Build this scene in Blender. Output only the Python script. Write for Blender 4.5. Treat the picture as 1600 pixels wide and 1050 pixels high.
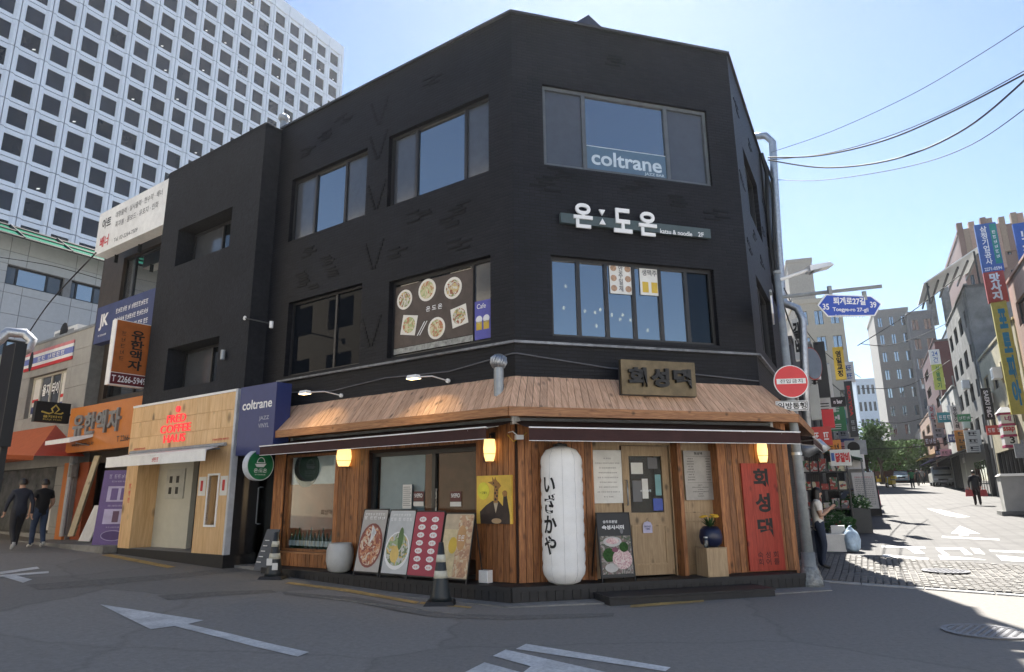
import bpy, bmesh, math, random
from mathutils import Vector, Matrix
R = math.radians
random.seed(7)
for o in list(bpy.data.objects): bpy.data.objects.remove(o)
SC = bpy.context.scene
COL = SC.collection
# ---------------------------------------------------------------- camera, sky, sun, exposure
FPX, PITCH, ROLL, CAMZ = 1040.0, R(13.6), R(-0.65), 1.5
SUN_AZ, SUN_EL = R(11), R(49)          # azimuth measured from +Y towards +X
cd = bpy.data.cameras.new('camera'); cam = bpy.data.objects.new('camera', cd); COL.objects.link(cam)
cd.sensor_fit = 'HORIZONTAL'; cd.sensor_width = 36; cd.lens = FPX / 1600 * 36; cd.clip_start = .05; cd.clip_end = 3000
CF = Vector((0, math.cos(PITCH), math.sin(PITCH))); _u = Vector((0, -math.sin(PITCH), math.cos(PITCH))); _x = Vector((1, 0, 0))
CX = math.cos(ROLL) * _x + math.sin(ROLL) * _u; CU = -math.sin(ROLL) * _x + math.cos(ROLL) * _u
M = Matrix((CX, CU, -CF)).transposed().to_4x4(); M.translation = (0, 0, CAMZ); cam.matrix_world = M
SC.camera = cam
wd = bpy.data.worlds.new('World'); SC.world = wd; wd.use_nodes = True
nt = wd.node_tree; bg = nt.nodes['Background']; sk = nt.nodes.new('ShaderNodeTexSky'); sk.sky_type = 'NISHITA'
sk.sun_disc = False; sk.sun_elevation = SUN_EL; sk.sun_rotation = SUN_AZ; sk.air_density = 1.0; sk.dust_density = .12; sk.ozone_density = 2.5
nt.links.new(sk.outputs[0], bg.inputs[0]); bg.inputs[1].default_value = 0.055
sl = bpy.data.lights.new('sun', 'SUN'); sl.energy = 5.0; sl.angle = R(.55); sl.color = (1, .95, .87)
so = bpy.data.objects.new('sun', sl); COL.objects.link(so)
sd = Vector((math.sin(SUN_AZ) * math.cos(SUN_EL), math.cos(SUN_AZ) * math.cos(SUN_EL), math.sin(SUN_EL)))
so.rotation_euler = (-sd).to_track_quat('-Z', 'Y').to_euler(); so.location = (0, 0, 40)
vs = SC.view_settings; vs.view_transform = 'Standard'; vs.look = 'None'; vs.gamma = 1; vs.exposure = 1.72; vs.use_curve_mapping = False
SC.cycles.max_bounces = 8; SC.cycles.transparent_max_bounces = 12; SC.cycles.use_denoising = True
SC.cycles.sample_clamp_indirect = 4; SC.cycles.caustics_reflective = False; SC.cycles.caustics_refractive = False

# ---------------------------------------------------------------- helpers: places
def ray(px, py): return CX * ((px - 800) / FPX) + CU * ((525 - py) / FPX) + CF
CAM = Vector((0, 0, CAMZ))
def gz(x, y):
    a = .035 * max(0, min(-x - 1.5, 60)); s = (x - 6) * .46 + (y - 14) * .887
    return a + (.0325 * max(0, min(s, 90)) if x > 0 else 0)
def G(px, py):                         # point of the street seen at a photo pixel
    d = ray(px, py); d = d / math.hypot(d.x, d.y); a = 1.0; t = 1.0
    while t < 140:
        P = CAM + d * t
        if P.z <= gz(P.x, P.y): break
        a = t; t += .5
    b = t
    for _ in range(24):
        m = (a + b) / 2; P = CAM + d * m
        if P.z <= gz(P.x, P.y): b = m
        else: a = m
    return CAM + d * b
def far(px, py, dist):                 # point at a ground distance along a pixel's bearing
    d = ray(px, py); return CAM + d * (dist / math.hypot(d.x, d.y))
class Fr:                              # a facade: x to the right as seen from the street, off = towards the street
    def __init__(s, O, ang):
        s.O = Vector((O[0], O[1], 0)); s.ang = ang; s.ux = Vector((math.cos(ang), math.sin(ang), 0)); s.n = Vector((math.sin(ang), -math.cos(ang), 0))
    def at(s, px, py, off=0):
        d = ray(px, py); t = (s.O + s.n * off - CAM).dot(s.n) / d.dot(s.n); q = CAM + d * t - s.O
        return q.dot(s.ux), q.z
    def off_at(s, px, py, S):          # off and height where the pixel meets the cross plane at s = S
        d = ray(px, py); t = (s.O + s.ux * S - CAM).dot(s.ux) / d.dot(s.ux); q = CAM + d * t - s.O
        return q.dot(s.n), q.z
    def W(s, S, off, z=0): return s.O + s.ux * S + s.n * off + Vector((0, 0, z))
AL, AF, AR = R(54.9), R(73.9), R(27.5)
C0 = Vector((.045, 10.75, 0))
FL = Fr(C0, -R(90) + AL)               # left face
FF = Fr(C0, R(90) - AF)                # front (corner) face
RC = C0 + FF.ux * 4.65
FRR = Fr(RC, R(90) - AR)               # right side face along the side street

# ---------------------------------------------------------------- helpers: materials
def lk(nt, a, b): nt.links.new(a, b)
def mat(name, col, rough=.6, metal=0., var=.15, vs=5., bump=0., bs=60., spec=.5, emit=None, es=1., stretch=None, coord='pos', dirt=0., alpha=None, rnd=0., bd=5.):
    m = bpy.data.materials.new(name); m.use_nodes = True; nt = m.node_tree; N = nt.nodes; b = N['Principled BSDF']
    b.inputs['Roughness'].default_value = rough; b.inputs['Metallic'].default_value = metal; b.inputs['Specular IOR Level'].default_value = spec
    c = (*col, 1)
    if coord == 'pos': src = N.new('ShaderNodeNewGeometry').outputs['Position']
    else: src = N.new('ShaderNodeTexCoord').outputs['Object']
    if stretch:
        mp = N.new('ShaderNodeMapping'); mp.inputs['Scale'].default_value = stretch; lk(nt, src, mp.inputs[0]); src = mp.outputs[0]
    if var or rnd:
        nz = N.new('ShaderNodeTexNoise'); nz.inputs['Scale'].default_value = vs; nz.inputs['Detail'].default_value = 6; nz.inputs['Roughness'].default_value = .65
        lk(nt, src, nz.inputs['Vector'])
        mr = N.new('ShaderNodeMapRange'); mr.inputs[1].default_value = .3; mr.inputs[2].default_value = .7; mr.inputs[3].default_value = 1 - var; mr.inputs[4].default_value = 1 + var
        lk(nt, nz.outputs[0], mr.inputs[0]); f = mr.outputs[0]
        if dirt:
            n2 = N.new('ShaderNodeTexNoise'); n2.inputs['Scale'].default_value = vs * .12; n2.inputs['Detail'].default_value = 4; lk(nt, src, n2.inputs['Vector'])
            m2 = N.new('ShaderNodeMapRange'); m2.inputs[1].default_value = .35; m2.inputs[2].default_value = .65; m2.inputs[3].default_value = 1 - dirt; m2.inputs[4].default_value = 1 + dirt * .4
            lk(nt, n2.outputs[0], m2.inputs[0]); mm = N.new('ShaderNodeMath'); mm.operation = 'MULTIPLY'; lk(nt, f, mm.inputs[0]); lk(nt, m2.outputs[0], mm.inputs[1]); f = mm.outputs[0]
        if rnd:
            oi = N.new('ShaderNodeObjectInfo'); m3 = N.new('ShaderNodeMapRange'); m3.inputs[3].default_value = 1 - rnd; m3.inputs[4].default_value = 1 + rnd
            lk(nt, oi.outputs['Random'], m3.inputs[0]); mm = N.new('ShaderNodeMath'); mm.operation = 'MULTIPLY'; lk(nt, f, mm.inputs[0]); lk(nt, m3.outputs[0], mm.inputs[1]); f = mm.outputs[0]
        mx = N.new('ShaderNodeVectorMath'); mx.operation = 'SCALE'; mx.inputs[0].default_value = col; lk(nt, f, mx.inputs['Scale']); lk(nt, mx.outputs[0], b.inputs['Base Color'])
    else: b.inputs['Base Color'].default_value = c
    if bump:
        nb = N.new('ShaderNodeTexNoise'); nb.inputs['Scale'].default_value = bs; nb.inputs['Detail'].default_value = bd; lk(nt, src, nb.inputs['Vector'])
        bp = N.new('ShaderNodeBump'); bp.inputs['Strength'].default_value = bump; bp.inputs['Distance'].default_value = .02; lk(nt, nb.outputs[0], bp.inputs['Height']); lk(nt, bp.outputs[0], b.inputs['Normal'])
    if emit: b.inputs['Emission Color'].default_value = (*emit, 1); b.inputs['Emission Strength'].default_value = es
    return m
def wood(name, dark, light, scale=1., along='z', rnd=.32, rough=.55):
    m = bpy.data.materials.new(name); m.use_nodes = True; nt = m.node_tree; N = nt.nodes; b = N['Principled BSDF']; b.inputs['Roughness'].default_value = rough
    src = N.new('ShaderNodeNewGeometry').outputs['Position'] if along == 'z' else N.new('ShaderNodeTexCoord').outputs['Object']
    oi = N.new('ShaderNodeObjectInfo'); ad = N.new('ShaderNodeVectorMath'); ad.operation = 'ADD'; sc = N.new('ShaderNodeMath'); sc.operation = 'MULTIPLY'; sc.inputs[1].default_value = 37
    lk(nt, oi.outputs['Random'], sc.inputs[0]); lk(nt, src, ad.inputs[0]); lk(nt, sc.outputs[0], ad.inputs[1])
    mp = N.new('ShaderNodeMapping'); mp.inputs['Scale'].default_value = (9, 9, .7) if along == 'z' else ((9, .7, 9) if along == 'y' else (.7, 9, 9)); lk(nt, ad.outputs[0], mp.inputs[0])
    n1 = N.new('ShaderNodeTexNoise'); n1.inputs['Scale'].default_value = 4 * scale; n1.inputs['Detail'].default_value = 8; n1.inputs['Distortion'].default_value = 1.2; lk(nt, mp.outputs[0], n1.inputs['Vector'])
    cr = N.new('ShaderNodeValToRGB'); cr.color_ramp.elements[0].position = .3; cr.color_ramp.elements[0].color = (*dark, 1); cr.color_ramp.elements[1].position = .68; cr.color_ramp.elements[1].color = (*light, 1); lk(nt, n1.outputs[0], cr.inputs[0])
    # knots
    mk = N.new('ShaderNodeMapping'); mk.inputs['Scale'].default_value = (1, 1, .6) if along == 'z' else (1, .6, 1); lk(nt, ad.outputs[0], mk.inputs[0])
    vo = N.new('ShaderNodeTexVoronoi'); vo.inputs['Scale'].default_value = 4.5 * scale; lk(nt, mk.outputs[0], vo.inputs['Vector'])
    kr = N.new('ShaderNodeMapRange'); kr.inputs[1].default_value = .06; kr.inputs[2].default_value = .2; kr.inputs[3].default_value = .35; kr.inputs[4].default_value = 1; lk(nt, vo.outputs[0], kr.inputs[0])
    rr = N.new('ShaderNodeMapRange'); rr.inputs[3].default_value = 1 - rnd; rr.inputs[4].default_value = 1 + rnd; lk(nt, oi.outputs['Random'], rr.inputs[0])
    mu = N.new('ShaderNodeMath'); mu.operation = 'MULTIPLY'; lk(nt, kr.outputs[0], mu.inputs[0]); lk(nt, rr.outputs[0], mu.inputs[1])
    mx = N.new('ShaderNodeVectorMath'); mx.operation = 'SCALE'; lk(nt, cr.outputs[0], mx.inputs[0]); lk(nt, mu.outputs[0], mx.inputs['Scale']); lk(nt, mx.outputs[0], b.inputs['Base Color'])
    bp = N.new('ShaderNodeBump'); bp.inputs['Strength'].default_value = .25; bp.inputs['Distance'].default_value = .01; lk(nt, n1.outputs[0], bp.inputs['Height']); lk(nt, bp.outputs[0], b.inputs['Normal'])
    return m
def brick(name, c1, c2, mortar, bw=.19, bh=.057, rough=.55, bump=.6, dirt=.25):
    m = bpy.data.materials.new(name); m.use_nodes = True; nt = m.node_tree; N = nt.nodes; b = N['Principled BSDF']; b.inputs['Roughness'].default_value = rough
    tc = N.new('ShaderNodeTexCoord'); sp = N.new('ShaderNodeSeparateXYZ'); lk(nt, tc.outputs['Object'], sp.inputs[0]); cb = N.new('ShaderNodeCombineXYZ'); lk(nt, sp.outputs[0], cb.inputs[0]); lk(nt, sp.outputs[2], cb.inputs[1])
    bt = N.new('ShaderNodeTexBrick'); bt.inputs['Scale'].default_value = 1; bt.inputs['Brick Width'].default_value = bw; bt.inputs['Row Height'].default_value = bh; bt.inputs['Mortar Size'].default_value = bh * .13; bt.inputs['Mortar Smooth'].default_value = .3
    bt.inputs['Color1'].default_value = (*c1, 1); bt.inputs['Color2'].default_value = (*c2, 1); bt.inputs['Mortar'].default_value = (*mortar, 1); lk(nt, cb.outputs[0], bt.inputs['Vector'])
    nz = N.new('ShaderNodeTexNoise'); nz.inputs['Scale'].default_value = 1.3; nz.inputs['Detail'].default_value = 7; lk(nt, tc.outputs['Object'], nz.inputs['Vector'])
    mr = N.new('ShaderNodeMapRange'); mr.inputs[1].default_value = .3; mr.inputs[2].default_value = .7; mr.inputs[3].default_value = 1 - dirt; mr.inputs[4].default_value = 1 + dirt; lk(nt, nz.outputs[0], mr.inputs[0])
    mx = N.new('ShaderNodeVectorMath'); mx.operation = 'SCALE'; lk(nt, bt.outputs[0], mx.inputs[0]); lk(nt, mr.outputs[0], mx.inputs['Scale']); lk(nt, mx.outputs[0], b.inputs['Base Color'])
    inv = N.new('ShaderNodeMath'); inv.operation = 'SUBTRACT'; inv.inputs[0].default_value = 1; lk(nt, bt.outputs['Fac'], inv.inputs[1])
    bp = N.new('ShaderNodeBump'); bp.inputs['Strength'].default_value = bump; bp.inputs['Distance'].default_value = .012; lk(nt, inv.outputs[0], bp.inputs['Height']); lk(nt, bp.outputs[0], b.inputs['Normal'])
    return m
def clear_glass(name, tint=(.8, .87, .9), refl=1.45, extra=.0):
    m = bpy.data.materials.new(name); m.use_nodes = True; nt = m.node_tree; N = nt.nodes; N.remove(N['Principled BSDF']); out = N['Material Output']
    t = N.new('ShaderNodeBsdfTransparent'); t.inputs[0].default_value = (*tint, 1); g = N.new('ShaderNodeBsdfGlossy'); g.inputs['Roughness'].default_value = .02
    fr = N.new('ShaderNodeFresnel'); fr.inputs[0].default_value = refl; ad = N.new('ShaderNodeMath'); ad.operation = 'ADD'; ad.inputs[1].default_value = extra; lk(nt, fr.outputs[0], ad.inputs[0])
    mx = N.new('ShaderNodeMixShader'); lk(nt, ad.outputs[0], mx.inputs[0]); lk(nt, t.outputs[0], mx.inputs[1]); lk(nt, g.outputs[0], mx.inputs[2]); lk(nt, mx.outputs[0], out.inputs[0])
    return m
def blotch(name, cols, scale=9., rough=.5):
    m = bpy.data.materials.new(name); m.use_nodes = True; nt = m.node_tree; N = nt.nodes; b = N['Principled BSDF']; b.inputs['Roughness'].default_value = rough
    tc = N.new('ShaderNodeTexCoord'); nz = N.new('ShaderNodeTexNoise'); nz.inputs['Scale'].default_value = 3; lk(nt, tc.outputs['Object'], nz.inputs['Vector'])
    ad = N.new('ShaderNodeVectorMath'); ad.operation = 'ADD'; lk(nt, tc.outputs['Object'], ad.inputs[0]); lk(nt, nz.outputs['Color'], ad.inputs[1])
    vo = N.new('ShaderNodeTexVoronoi'); vo.inputs['Scale'].default_value = scale; lk(nt, ad.outputs[0], vo.inputs['Vector'])
    sp = N.new('ShaderNodeSeparateColor'); lk(nt, vo.outputs['Color'], sp.inputs[0])
    cr = N.new('ShaderNodeValToRGB'); cr.color_ramp.interpolation = 'CONSTANT'
    for i, c in enumerate(cols):
        e = cr.color_ramp.elements[i] if i < 2 else cr.color_ramp.elements.new(i / len(cols))
        e.position = i / len(cols); e.color = (*c, 1)
    lk(nt, sp.outputs[0], cr.inputs[0]); lk(nt, cr.outputs[0], b.inputs['Base Color'])
    return m

# ---------------------------------------------------------------- helpers: meshes
def textgeo(body, bold=0., ext=0., align='CENTER', spacing=1., lsp=1.):
    c = bpy.data.curves.new('t', 'FONT'); c.body = body; c.offset = bold; c.extrude = ext; c.align_x = align; c.space_character = spacing; c.space_line = lsp; c.resolution_u = 4
    o = bpy.data.objects.new('t', c); COL.objects.link(o); dg = bpy.context.evaluated_depsgraph_get(); dg.update()
    me = bpy.data.meshes.new_from_object(o.evaluated_get(dg)); vs = [v.co.copy() for v in me.vertices]; fs = [tuple(p.vertices) for p in me.polygons]
    bpy.data.objects.remove(o); bpy.data.curves.remove(c); bpy.data.meshes.remove(me)
    return vs, fs
class MB:
    def __init__(s): s.v = []; s.f = []; s.mi = []; s.cur = 0
    def add(s, vs, fs):
        n = len(s.v); s.v += [tuple(v) for v in vs]; s.f += [tuple(i + n for i in f) for f in fs]; s.mi += [s.cur] * len(fs); return s
    def box(s, x0, x1, y0, y1, z0, z1):
        return s.add([(x0, y0, z0), (x1, y0, z0), (x1, y1, z0), (x0, y1, z0), (x0, y0, z1), (x1, y0, z1), (x1, y1, z1), (x0, y1, z1)],
              [(0, 3, 2, 1), (4, 5, 6, 7), (0, 1, 5, 4), (1, 2, 6, 5), (2, 3, 7, 6), (3, 0, 4, 7)])
    def hexa(s, b, t):                 # 4 bottom points, 4 top points
        return s.add(list(b) + list(t), [(0, 3, 2, 1), (4, 5, 6, 7), (0, 1, 5, 4), (1, 2, 6, 5), (2, 3, 7, 6), (3, 0, 4, 7)])
    def quad(s, a, b, c, d): return s.add([a, b, c, d], [(0, 1, 2, 3)])
    def plate(s, poly, y0, y1):        # polygon in x,z (counter-clockwise seen from -y) extruded from y0 (front) to y1
        n = len(poly); vs = [(p[0], y0, p[1]) for p in poly] + [(p[0], y1, p[1]) for p in poly]
        return s.add(vs, [tuple(range(n)), tuple(range(2 * n - 1, n - 1, -1))] + [((i + 1) % n, i, n + i, n + (i + 1) % n) for i in range(n)])
    def slab(s, poly, z0, z1):         # polygon in x,y (counter-clockwise from above)
        n = len(poly); vs = [(p[0], p[1], z1) for p in poly] + [(p[0], p[1], z0) for p in poly]
        return s.add(vs, [tuple(range(n)), tuple(range(2 * n - 1, n - 1, -1))] + [((i + 1) % n, i, n + i, n + (i + 1) % n) for i in range(n)])
    def disc(s, cx, cz, r, y0, y1, seg=24, rz=None):
        rz = rz or r; return s.plate([(cx + r * math.cos(2 * math.pi * i / seg), cz + rz * math.sin(2 * math.pi * i / seg)) for i in range(seg)], y0, y1)
    def cyl(s, p0, p1, r0, r1=None, seg=10, cap=True):
        r1 = r0 if r1 is None else r1; p0 = Vector(p0); p1 = Vector(p1); d = (p1 - p0).normalized(); a = d.orthogonal().normalized(); b = d.cross(a)
        vs = [p0 + (a * math.cos(t) + b * math.sin(t)) * r0 for t in [2 * math.pi * i / seg for i in range(seg)]] + [p1 + (a * math.cos(t) + b * math.sin(t)) * r1 for t in [2 * math.pi * i / seg for i in range(seg)]]
        fs = [(i, (i + 1) % seg, seg + (i + 1) % seg, seg + i) for i in range(seg)]
        if cap: fs += [tuple(range(seg - 1, -1, -1)), tuple(range(seg, 2 * seg))]
        return s.add(vs, fs)
    def tube(s, path, r, seg=8):
        path = [Vector(p) for p in path]; n = len(path); vs = []; a = None
        for i, p in enumerate(path):
            d = (path[min(i + 1, n - 1)] - path[max(i - 1, 0)]).normalized()
            a = d.orthogonal().normalized() if a is None else (a - d * a.dot(d)).normalized()
            b = d.cross(a); rr = r[i] if isinstance(r, (list, tuple)) else r
            vs += [p + (a * math.cos(2 * math.pi * k / seg) + b * math.sin(2 * math.pi * k / seg)) * rr for k in range(seg)]
        fs = [(i * seg + k, i * seg + (k + 1) % seg, (i + 1) * seg + (k + 1) % seg, (i + 1) * seg + k) for i in range(n - 1) for k in range(seg)]
        fs += [tuple(range(seg - 1, -1, -1)), tuple(range((n - 1) * seg, n * seg))]
        return s.add(vs, fs)
    def lathe(s, prof, cx=0, cy=0, seg=20):
        n = len(prof); vs = [(cx + r * math.cos(2 * math.pi * k / seg), cy + r * math.sin(2 * math.pi * k / seg), z) for r, z in prof for k in range(seg)]
        fs = [(i * seg + k, i * seg + (k + 1) % seg, (i + 1) * seg + (k + 1) % seg, (i + 1) * seg + k) for i in range(n - 1) for k in range(seg)]
        fs += [tuple(range(seg - 1, -1, -1)), tuple(range((n - 1) * seg, n * seg))]
        return s.add(vs, fs)
    def text(s, body, cx, y, cz, w, h=None, bold=0., ext=0., spacing=1., lsp=1., flip=False):
        vs, fs = textgeo(body, bold, 0, spacing=spacing, lsp=lsp)
        if not vs: return s
        x0 = min(v.x for v in vs); x1 = max(v.x for v in vs); y0 = min(v.y for v in vs); y1 = max(v.y for v in vs)
        k = w / (x1 - x0); kh = k if h is None else h / (y1 - y0); sg = -1 if flip else 1
        P = [((v.x - (x0 + x1) / 2) * k * sg + cx, (v.y - (y0 + y1) / 2) * kh + cz) for v in vs]
        if flip: fs = [f[::-1] for f in fs]
        if ext:
            n = len(P); ed = {}
            for f in fs:
                for i in range(len(f)):
                    e = (f[i], f[(i + 1) % len(f)]); ed[e] = 1
            A = [(p[0], y - ext, p[1]) for p in P] + [(p[0], y, p[1]) for p in P]
            side = [(b, a, a + n, b + n) for (a, b) in ed if (b, a) not in ed]
            return s.add(A, list(fs) + side)
        return s.add([(p[0], y, p[1]) for p in P], fs)
    def wall(s, x0, x1, z0, z1, holes, y=0., depth=.25):
        xs = sorted({x0, x1, *[h[0] for h in holes], *[h[1] for h in holes]}); zs = sorted({z0, z1, *[h[2] for h in holes], *[h[3] for h in holes]})
        for i in range(len(xs) - 1):
            for j in range(len(zs) - 1):
                cx = (xs[i] + xs[i + 1]) / 2; cz = (zs[j] + zs[j + 1]) / 2
                if any(h[0] < cx < h[1] and h[2] < cz < h[3] for h in holes): continue
                s.quad((xs[i], y, zs[j]), (xs[i + 1], y, zs[j]), (xs[i + 1], y, zs[j + 1]), (xs[i], y, zs[j + 1]))
        for a, b, c, d in holes:
            e = y + depth
            s.quad((a, y, c), (a, e, c), (b, e, c), (b, y, c)); s.quad((a, y, d), (b, y, d), (b, e, d), (a, e, d))
            s.quad((a, y, c), (a, y, d), (a, e, d), (a, e, c)); s.quad((b, y, c), (b, e, c), (b, e, d), (b, y, d))
        return s
    def mesh(s, name, mats, shift=(0, 0, 0), smooth=False):
        me = bpy.data.meshes.new(name); dx, dy, dz = shift
        me.from_pydata([(x - dx, y - dy, z - dz) for x, y, z in s.v], [], s.f)
        for m in (mats if isinstance(mats, (list, tuple)) else [mats]): me.materials.append(m)
        if any(s.mi): me.polygons.foreach_set('material_index', s.mi)
        if smooth: me.polygons.foreach_set('use_smooth', [True] * len(me.polygons))
        me.update(); return me
    def build(s, name, mats, parent=None, shift=(0, 0, 0), smooth=False, loc=None, rot=0):
        o = bpy.data.objects.new(name, s.mesh(name, mats, shift, smooth)); COL.objects.link(o)
        if parent is not None: o.parent = parent
        if loc is not None: o.location = loc; o.rotation_euler = (0, 0, rot)
        return o
def tag(o, label=None, cat=None, group=None, kind=None):
    if label: o['label'] = label
    if cat: o['category'] = cat
    if group: o['group'] = group
    if kind: o['kind'] = kind
    return o
UNIT = MB().box(0, 1, 0, 1, 0, 1)
_unit = {}
def unit(m):
    if m.name not in _unit: _unit[m.name] = UNIT.mesh('piece', m)
    return _unit[m.name]
class Th:
    """a thing: an Empty at its base; parts are written in facade coordinates (x along, y into the wall, z up)"""
    def __init__(s, name, label, cat, fr=None, S=0., off=0., z=0., group=None, loc=None, rot=0.):
        s.e = bpy.data.objects.new(name, None); COL.objects.link(s.e); s.e.empty_display_size = .2
        if fr is not None: s.e.location = fr.W(S, off, z); s.e.rotation_euler = (0, 0, fr.ang); s.sh = (S, -off, z)
        else: s.e.location = loc; s.e.rotation_euler = (0, 0, rot); s.sh = (0, 0, 0)
        tag(s.e, label, cat, group)
    def part(s, name, mb, m, parent=None, smooth=False, label=None, kind=None, fr=None):
        o = mb.build(name, m, parent or s.e, s.sh, smooth)
        if fr is not None and parent is None: o.location = fr.O - s.e.location; o.rotation_euler = (0, 0, fr.ang)
        if label: o['label'] = label
        if kind: o['kind'] = kind
        return o
    def piece(s, name, m, x0, x1, y0, y1, z0, z1, parent=None):   # one box-shaped piece that shares its mesh with its like
        o = bpy.data.objects.new(name, unit(m)); COL.objects.link(o); o.parent = parent or s.e
        o.location = (x0 - s.sh[0], y0 - s.sh[1], z0 - s.sh[2]); o.scale = (x1 - x0, y1 - y0, z1 - z0); return o
def panels(T, par, name, m, x0, x1, z0, z1, holes, pw, ph, y0, y1, gap=.006):
    nx, nz = max(1, round((x1 - x0) / pw)), max(1, round((z1 - z0) / ph)); xs = {round(x0 + (x1 - x0) * i / nx, 4) for i in range(nx + 1)}; zs = {round(z0 + (z1 - z0) * i / nz, 4) for i in range(nz + 1)}
    for h in holes:
        for v in h[:2]:
            if x0 < v < x1: xs = {x for x in xs if abs(x - v) > pw * .3} | {v}
        for v in h[2:]:
            if z0 < v < z1: zs = {z for z in zs if abs(z - v) > ph * .3} | {v}
    xs = sorted(xs | {x0, x1}); zs = sorted(zs | {z0, z1})
    for i in range(len(xs) - 1):
        for j in range(len(zs) - 1):
            cx, cz = (xs[i] + xs[i + 1]) / 2, (zs[j] + zs[j + 1]) / 2
            if any(h[0] < cx < h[1] and h[2] < cz < h[3] for h in holes): continue
            T.piece(name, m, xs[i] + gap, xs[i + 1] - gap, y0, y1, zs[j] + gap, zs[j + 1] - gap, par)
def window(T, x0, x1, z0, z1, y, fm, pm, cuts=(), fw=.05, th=.08, parent=None, name='window', fr=None):
    """frame with mullions at the fractions `cuts` and one pane for each light; y is the frame's front"""
    f = MB(); f.box(x0, x1, y, y + th, z0, z0 + fw); f.box(x0, x1, y, y + th, z1 - fw, z1); f.box(x0, x0 + fw, y, y + th, z0 + fw, z1 - fw); f.box(x1 - fw, x1, y, y + th, z0 + fw, z1 - fw)
    for c in cuts: xc = x0 + (x1 - x0) * c; f.box(xc - fw * .55, xc + fw * .55, y + .004, y + th, z0 + fw, z1 - fw)
    w = T.part(name, f, fm, parent, fr=fr); cs = [0, *cuts, 1]
    if parent is None or parent == T.e:
        for i in range(len(cs) - 1):
            a = x0 + (x1 - x0) * cs[i] + fw * .5; b = x0 + (x1 - x0) * cs[i + 1] - fw * .5
            m = pm[i % len(pm)] if isinstance(pm, (list, tuple)) else pm
            T.part('pane', MB().box(a, b, y + th * .5, y + th * .5 + .012, z0 + fw * .6, z1 - fw * .6), m, w)
    return w
def lettering(T, body, cx, y, cz, w, h, m, parent=None, bold=.01, ext=.0, spacing=1., lsp=1., name='lettering', flip=False):
    if body.startswith('~'):           # print that cannot be read in the photograph: n small strokes in rows or stacked
        n = len(body); r = body.count('|') + 1
        if r > 1: return T.part(name, sum_mb([scrib(cx, y - .001, cz + h * (.5 - (k + .5) / r), w, h / r * .7, 1, r * 5 + k) for k in range(r)]), m, parent)
        return T.part(name, scrib(cx, y - .001, cz, w, h, n, n), m, parent)
    return T.part(name, MB().text(body, cx, y, cz, w, h, bold, ext, spacing, lsp, flip), m, parent)

# ---------------------------------------------------------------- materials
black_brick = brick('black_brick', (.007, .0076, .011), (.0115, .0122, .0165), (.004, .004, .0052), .2, .06, .6)
black_brick.node_tree.nodes['Principled BSDF'].inputs['Specular IOR Level'].default_value = .3
black_paint = mat('black_paint', (.012, .012, .014), .45, var=.25)
stucco = mat('stucco', (.014, .015, .019), .9, var=.35, vs=9, bump=.8, bs=22, dirt=.2)
frame_dark = mat('frame_dark', (.02, .02, .022), .4)
frame_grey = mat('frame_grey', (.09, .1, .11), .4)
frame_white = mat('frame_white', (.7, .7, .7), .4)
pane_dark = mat('pane_dark', (.008, .01, .012), .0, var=0, spec=1., bump=.1, bs=1.1, bd=0.)
pane_blue = mat('pane_blue', (.01, .015, .02), .0, var=0, spec=1., bump=.08, bs=.9, bd=0.); pane_blue.node_tree.nodes['Principled BSDF'].inputs['IOR'].default_value = 2.6
pane_deep = mat('pane_deep', (.008, .01, .014), .0, var=0, spec=.07, bump=.06, bs=1.1, bd=0.)
pane_film = mat('pane_film', (.06, .065, .075), .12, var=.1, spec=1.)
pane_tower = mat('pane_tower', (.012, .016, .026), .08, var=.3, vs=.4, spec=.35, rnd=.7)
shop_glass = clear_glass('shop_glass', (.85, .9, .92), 1.22, .0)
plank_wood = wood('plank_wood', (.15, .05, .017), (.44, .185, .066))
roof_wood = wood('roof_wood', (.45, .255, .15), (.76, .49, .325), along='y', rnd=.13, rough=.75)
fascia_wood = wood('fascia_wood', (.2, .08, .03), (.44, .21, .09), along='x', rnd=.05)
tan_wood = wood('tan_wood', (.34, .23, .13), (.48, .35, .21), rnd=.05)
ply = wood('ply', (.58, .35, .16), (.76, .52, .28), scale=.5, rnd=.06)
red_wood = wood('red_wood', (.28, .028, .015), (.46, .055, .03), rnd=.05)
deck_black = mat('deck_black', (.016, .016, .018), .6, var=.3, vs=12, bump=.2, rnd=.25)
white_paint = mat('white_paint', (.82, .82, .81), .5, var=.08, dirt=.1)
white_metal = mat('white_metal', (.82, .82, .82), .35, var=.05)
steel = mat('steel', (.5, .52, .55), .42, metal=.8, var=.2, vs=14)
grey_metal = mat('grey_metal', (.3, .32, .34), .45, metal=.4, var=.2)
pole_grey = mat('pole_grey', (.27, .29, .3), .5, var=.2, vs=7, bump=.1)
rubber = mat('rubber', (.012, .012, .013), .6)
awning_brown = mat('awning_brown', (.045, .017, .016), .85, var=.2, vs=4, bump=.2, bs=90)
navy = mat('navy', (.03, .045, .16), .4, var=.08)
ink = mat('ink', (.008, .008, .009), .55, var=0)
red_ink = mat('red_ink', (.55, .02, .025), .5, var=.05)
white_ink = mat('white_ink', (.8, .8, .8), .5, var=0)
grey_ink = mat('grey_ink', (.16, .16, .17), .6, var=0)
paper = mat('paper', (.7, .69, .66), .5, var=.1, vs=3)
yellow = mat('yellow', (.62, .42, .05), .5, var=.1)
gold = mat('gold', (.55, .42, .1), .35, var=.05)
blue_sign = mat('blue_sign', (.02, .07, .42), .35, var=.05)
red_sign = mat('red_sign', (.62, .02, .03), .35, var=.05)
orange = mat('orange', (.56, .19, .05), .5, var=.1, vs=2)
leaf = mat('leaf', (.035, .085, .025), .8, var=.5, vs=30, spec=.2)
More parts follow.
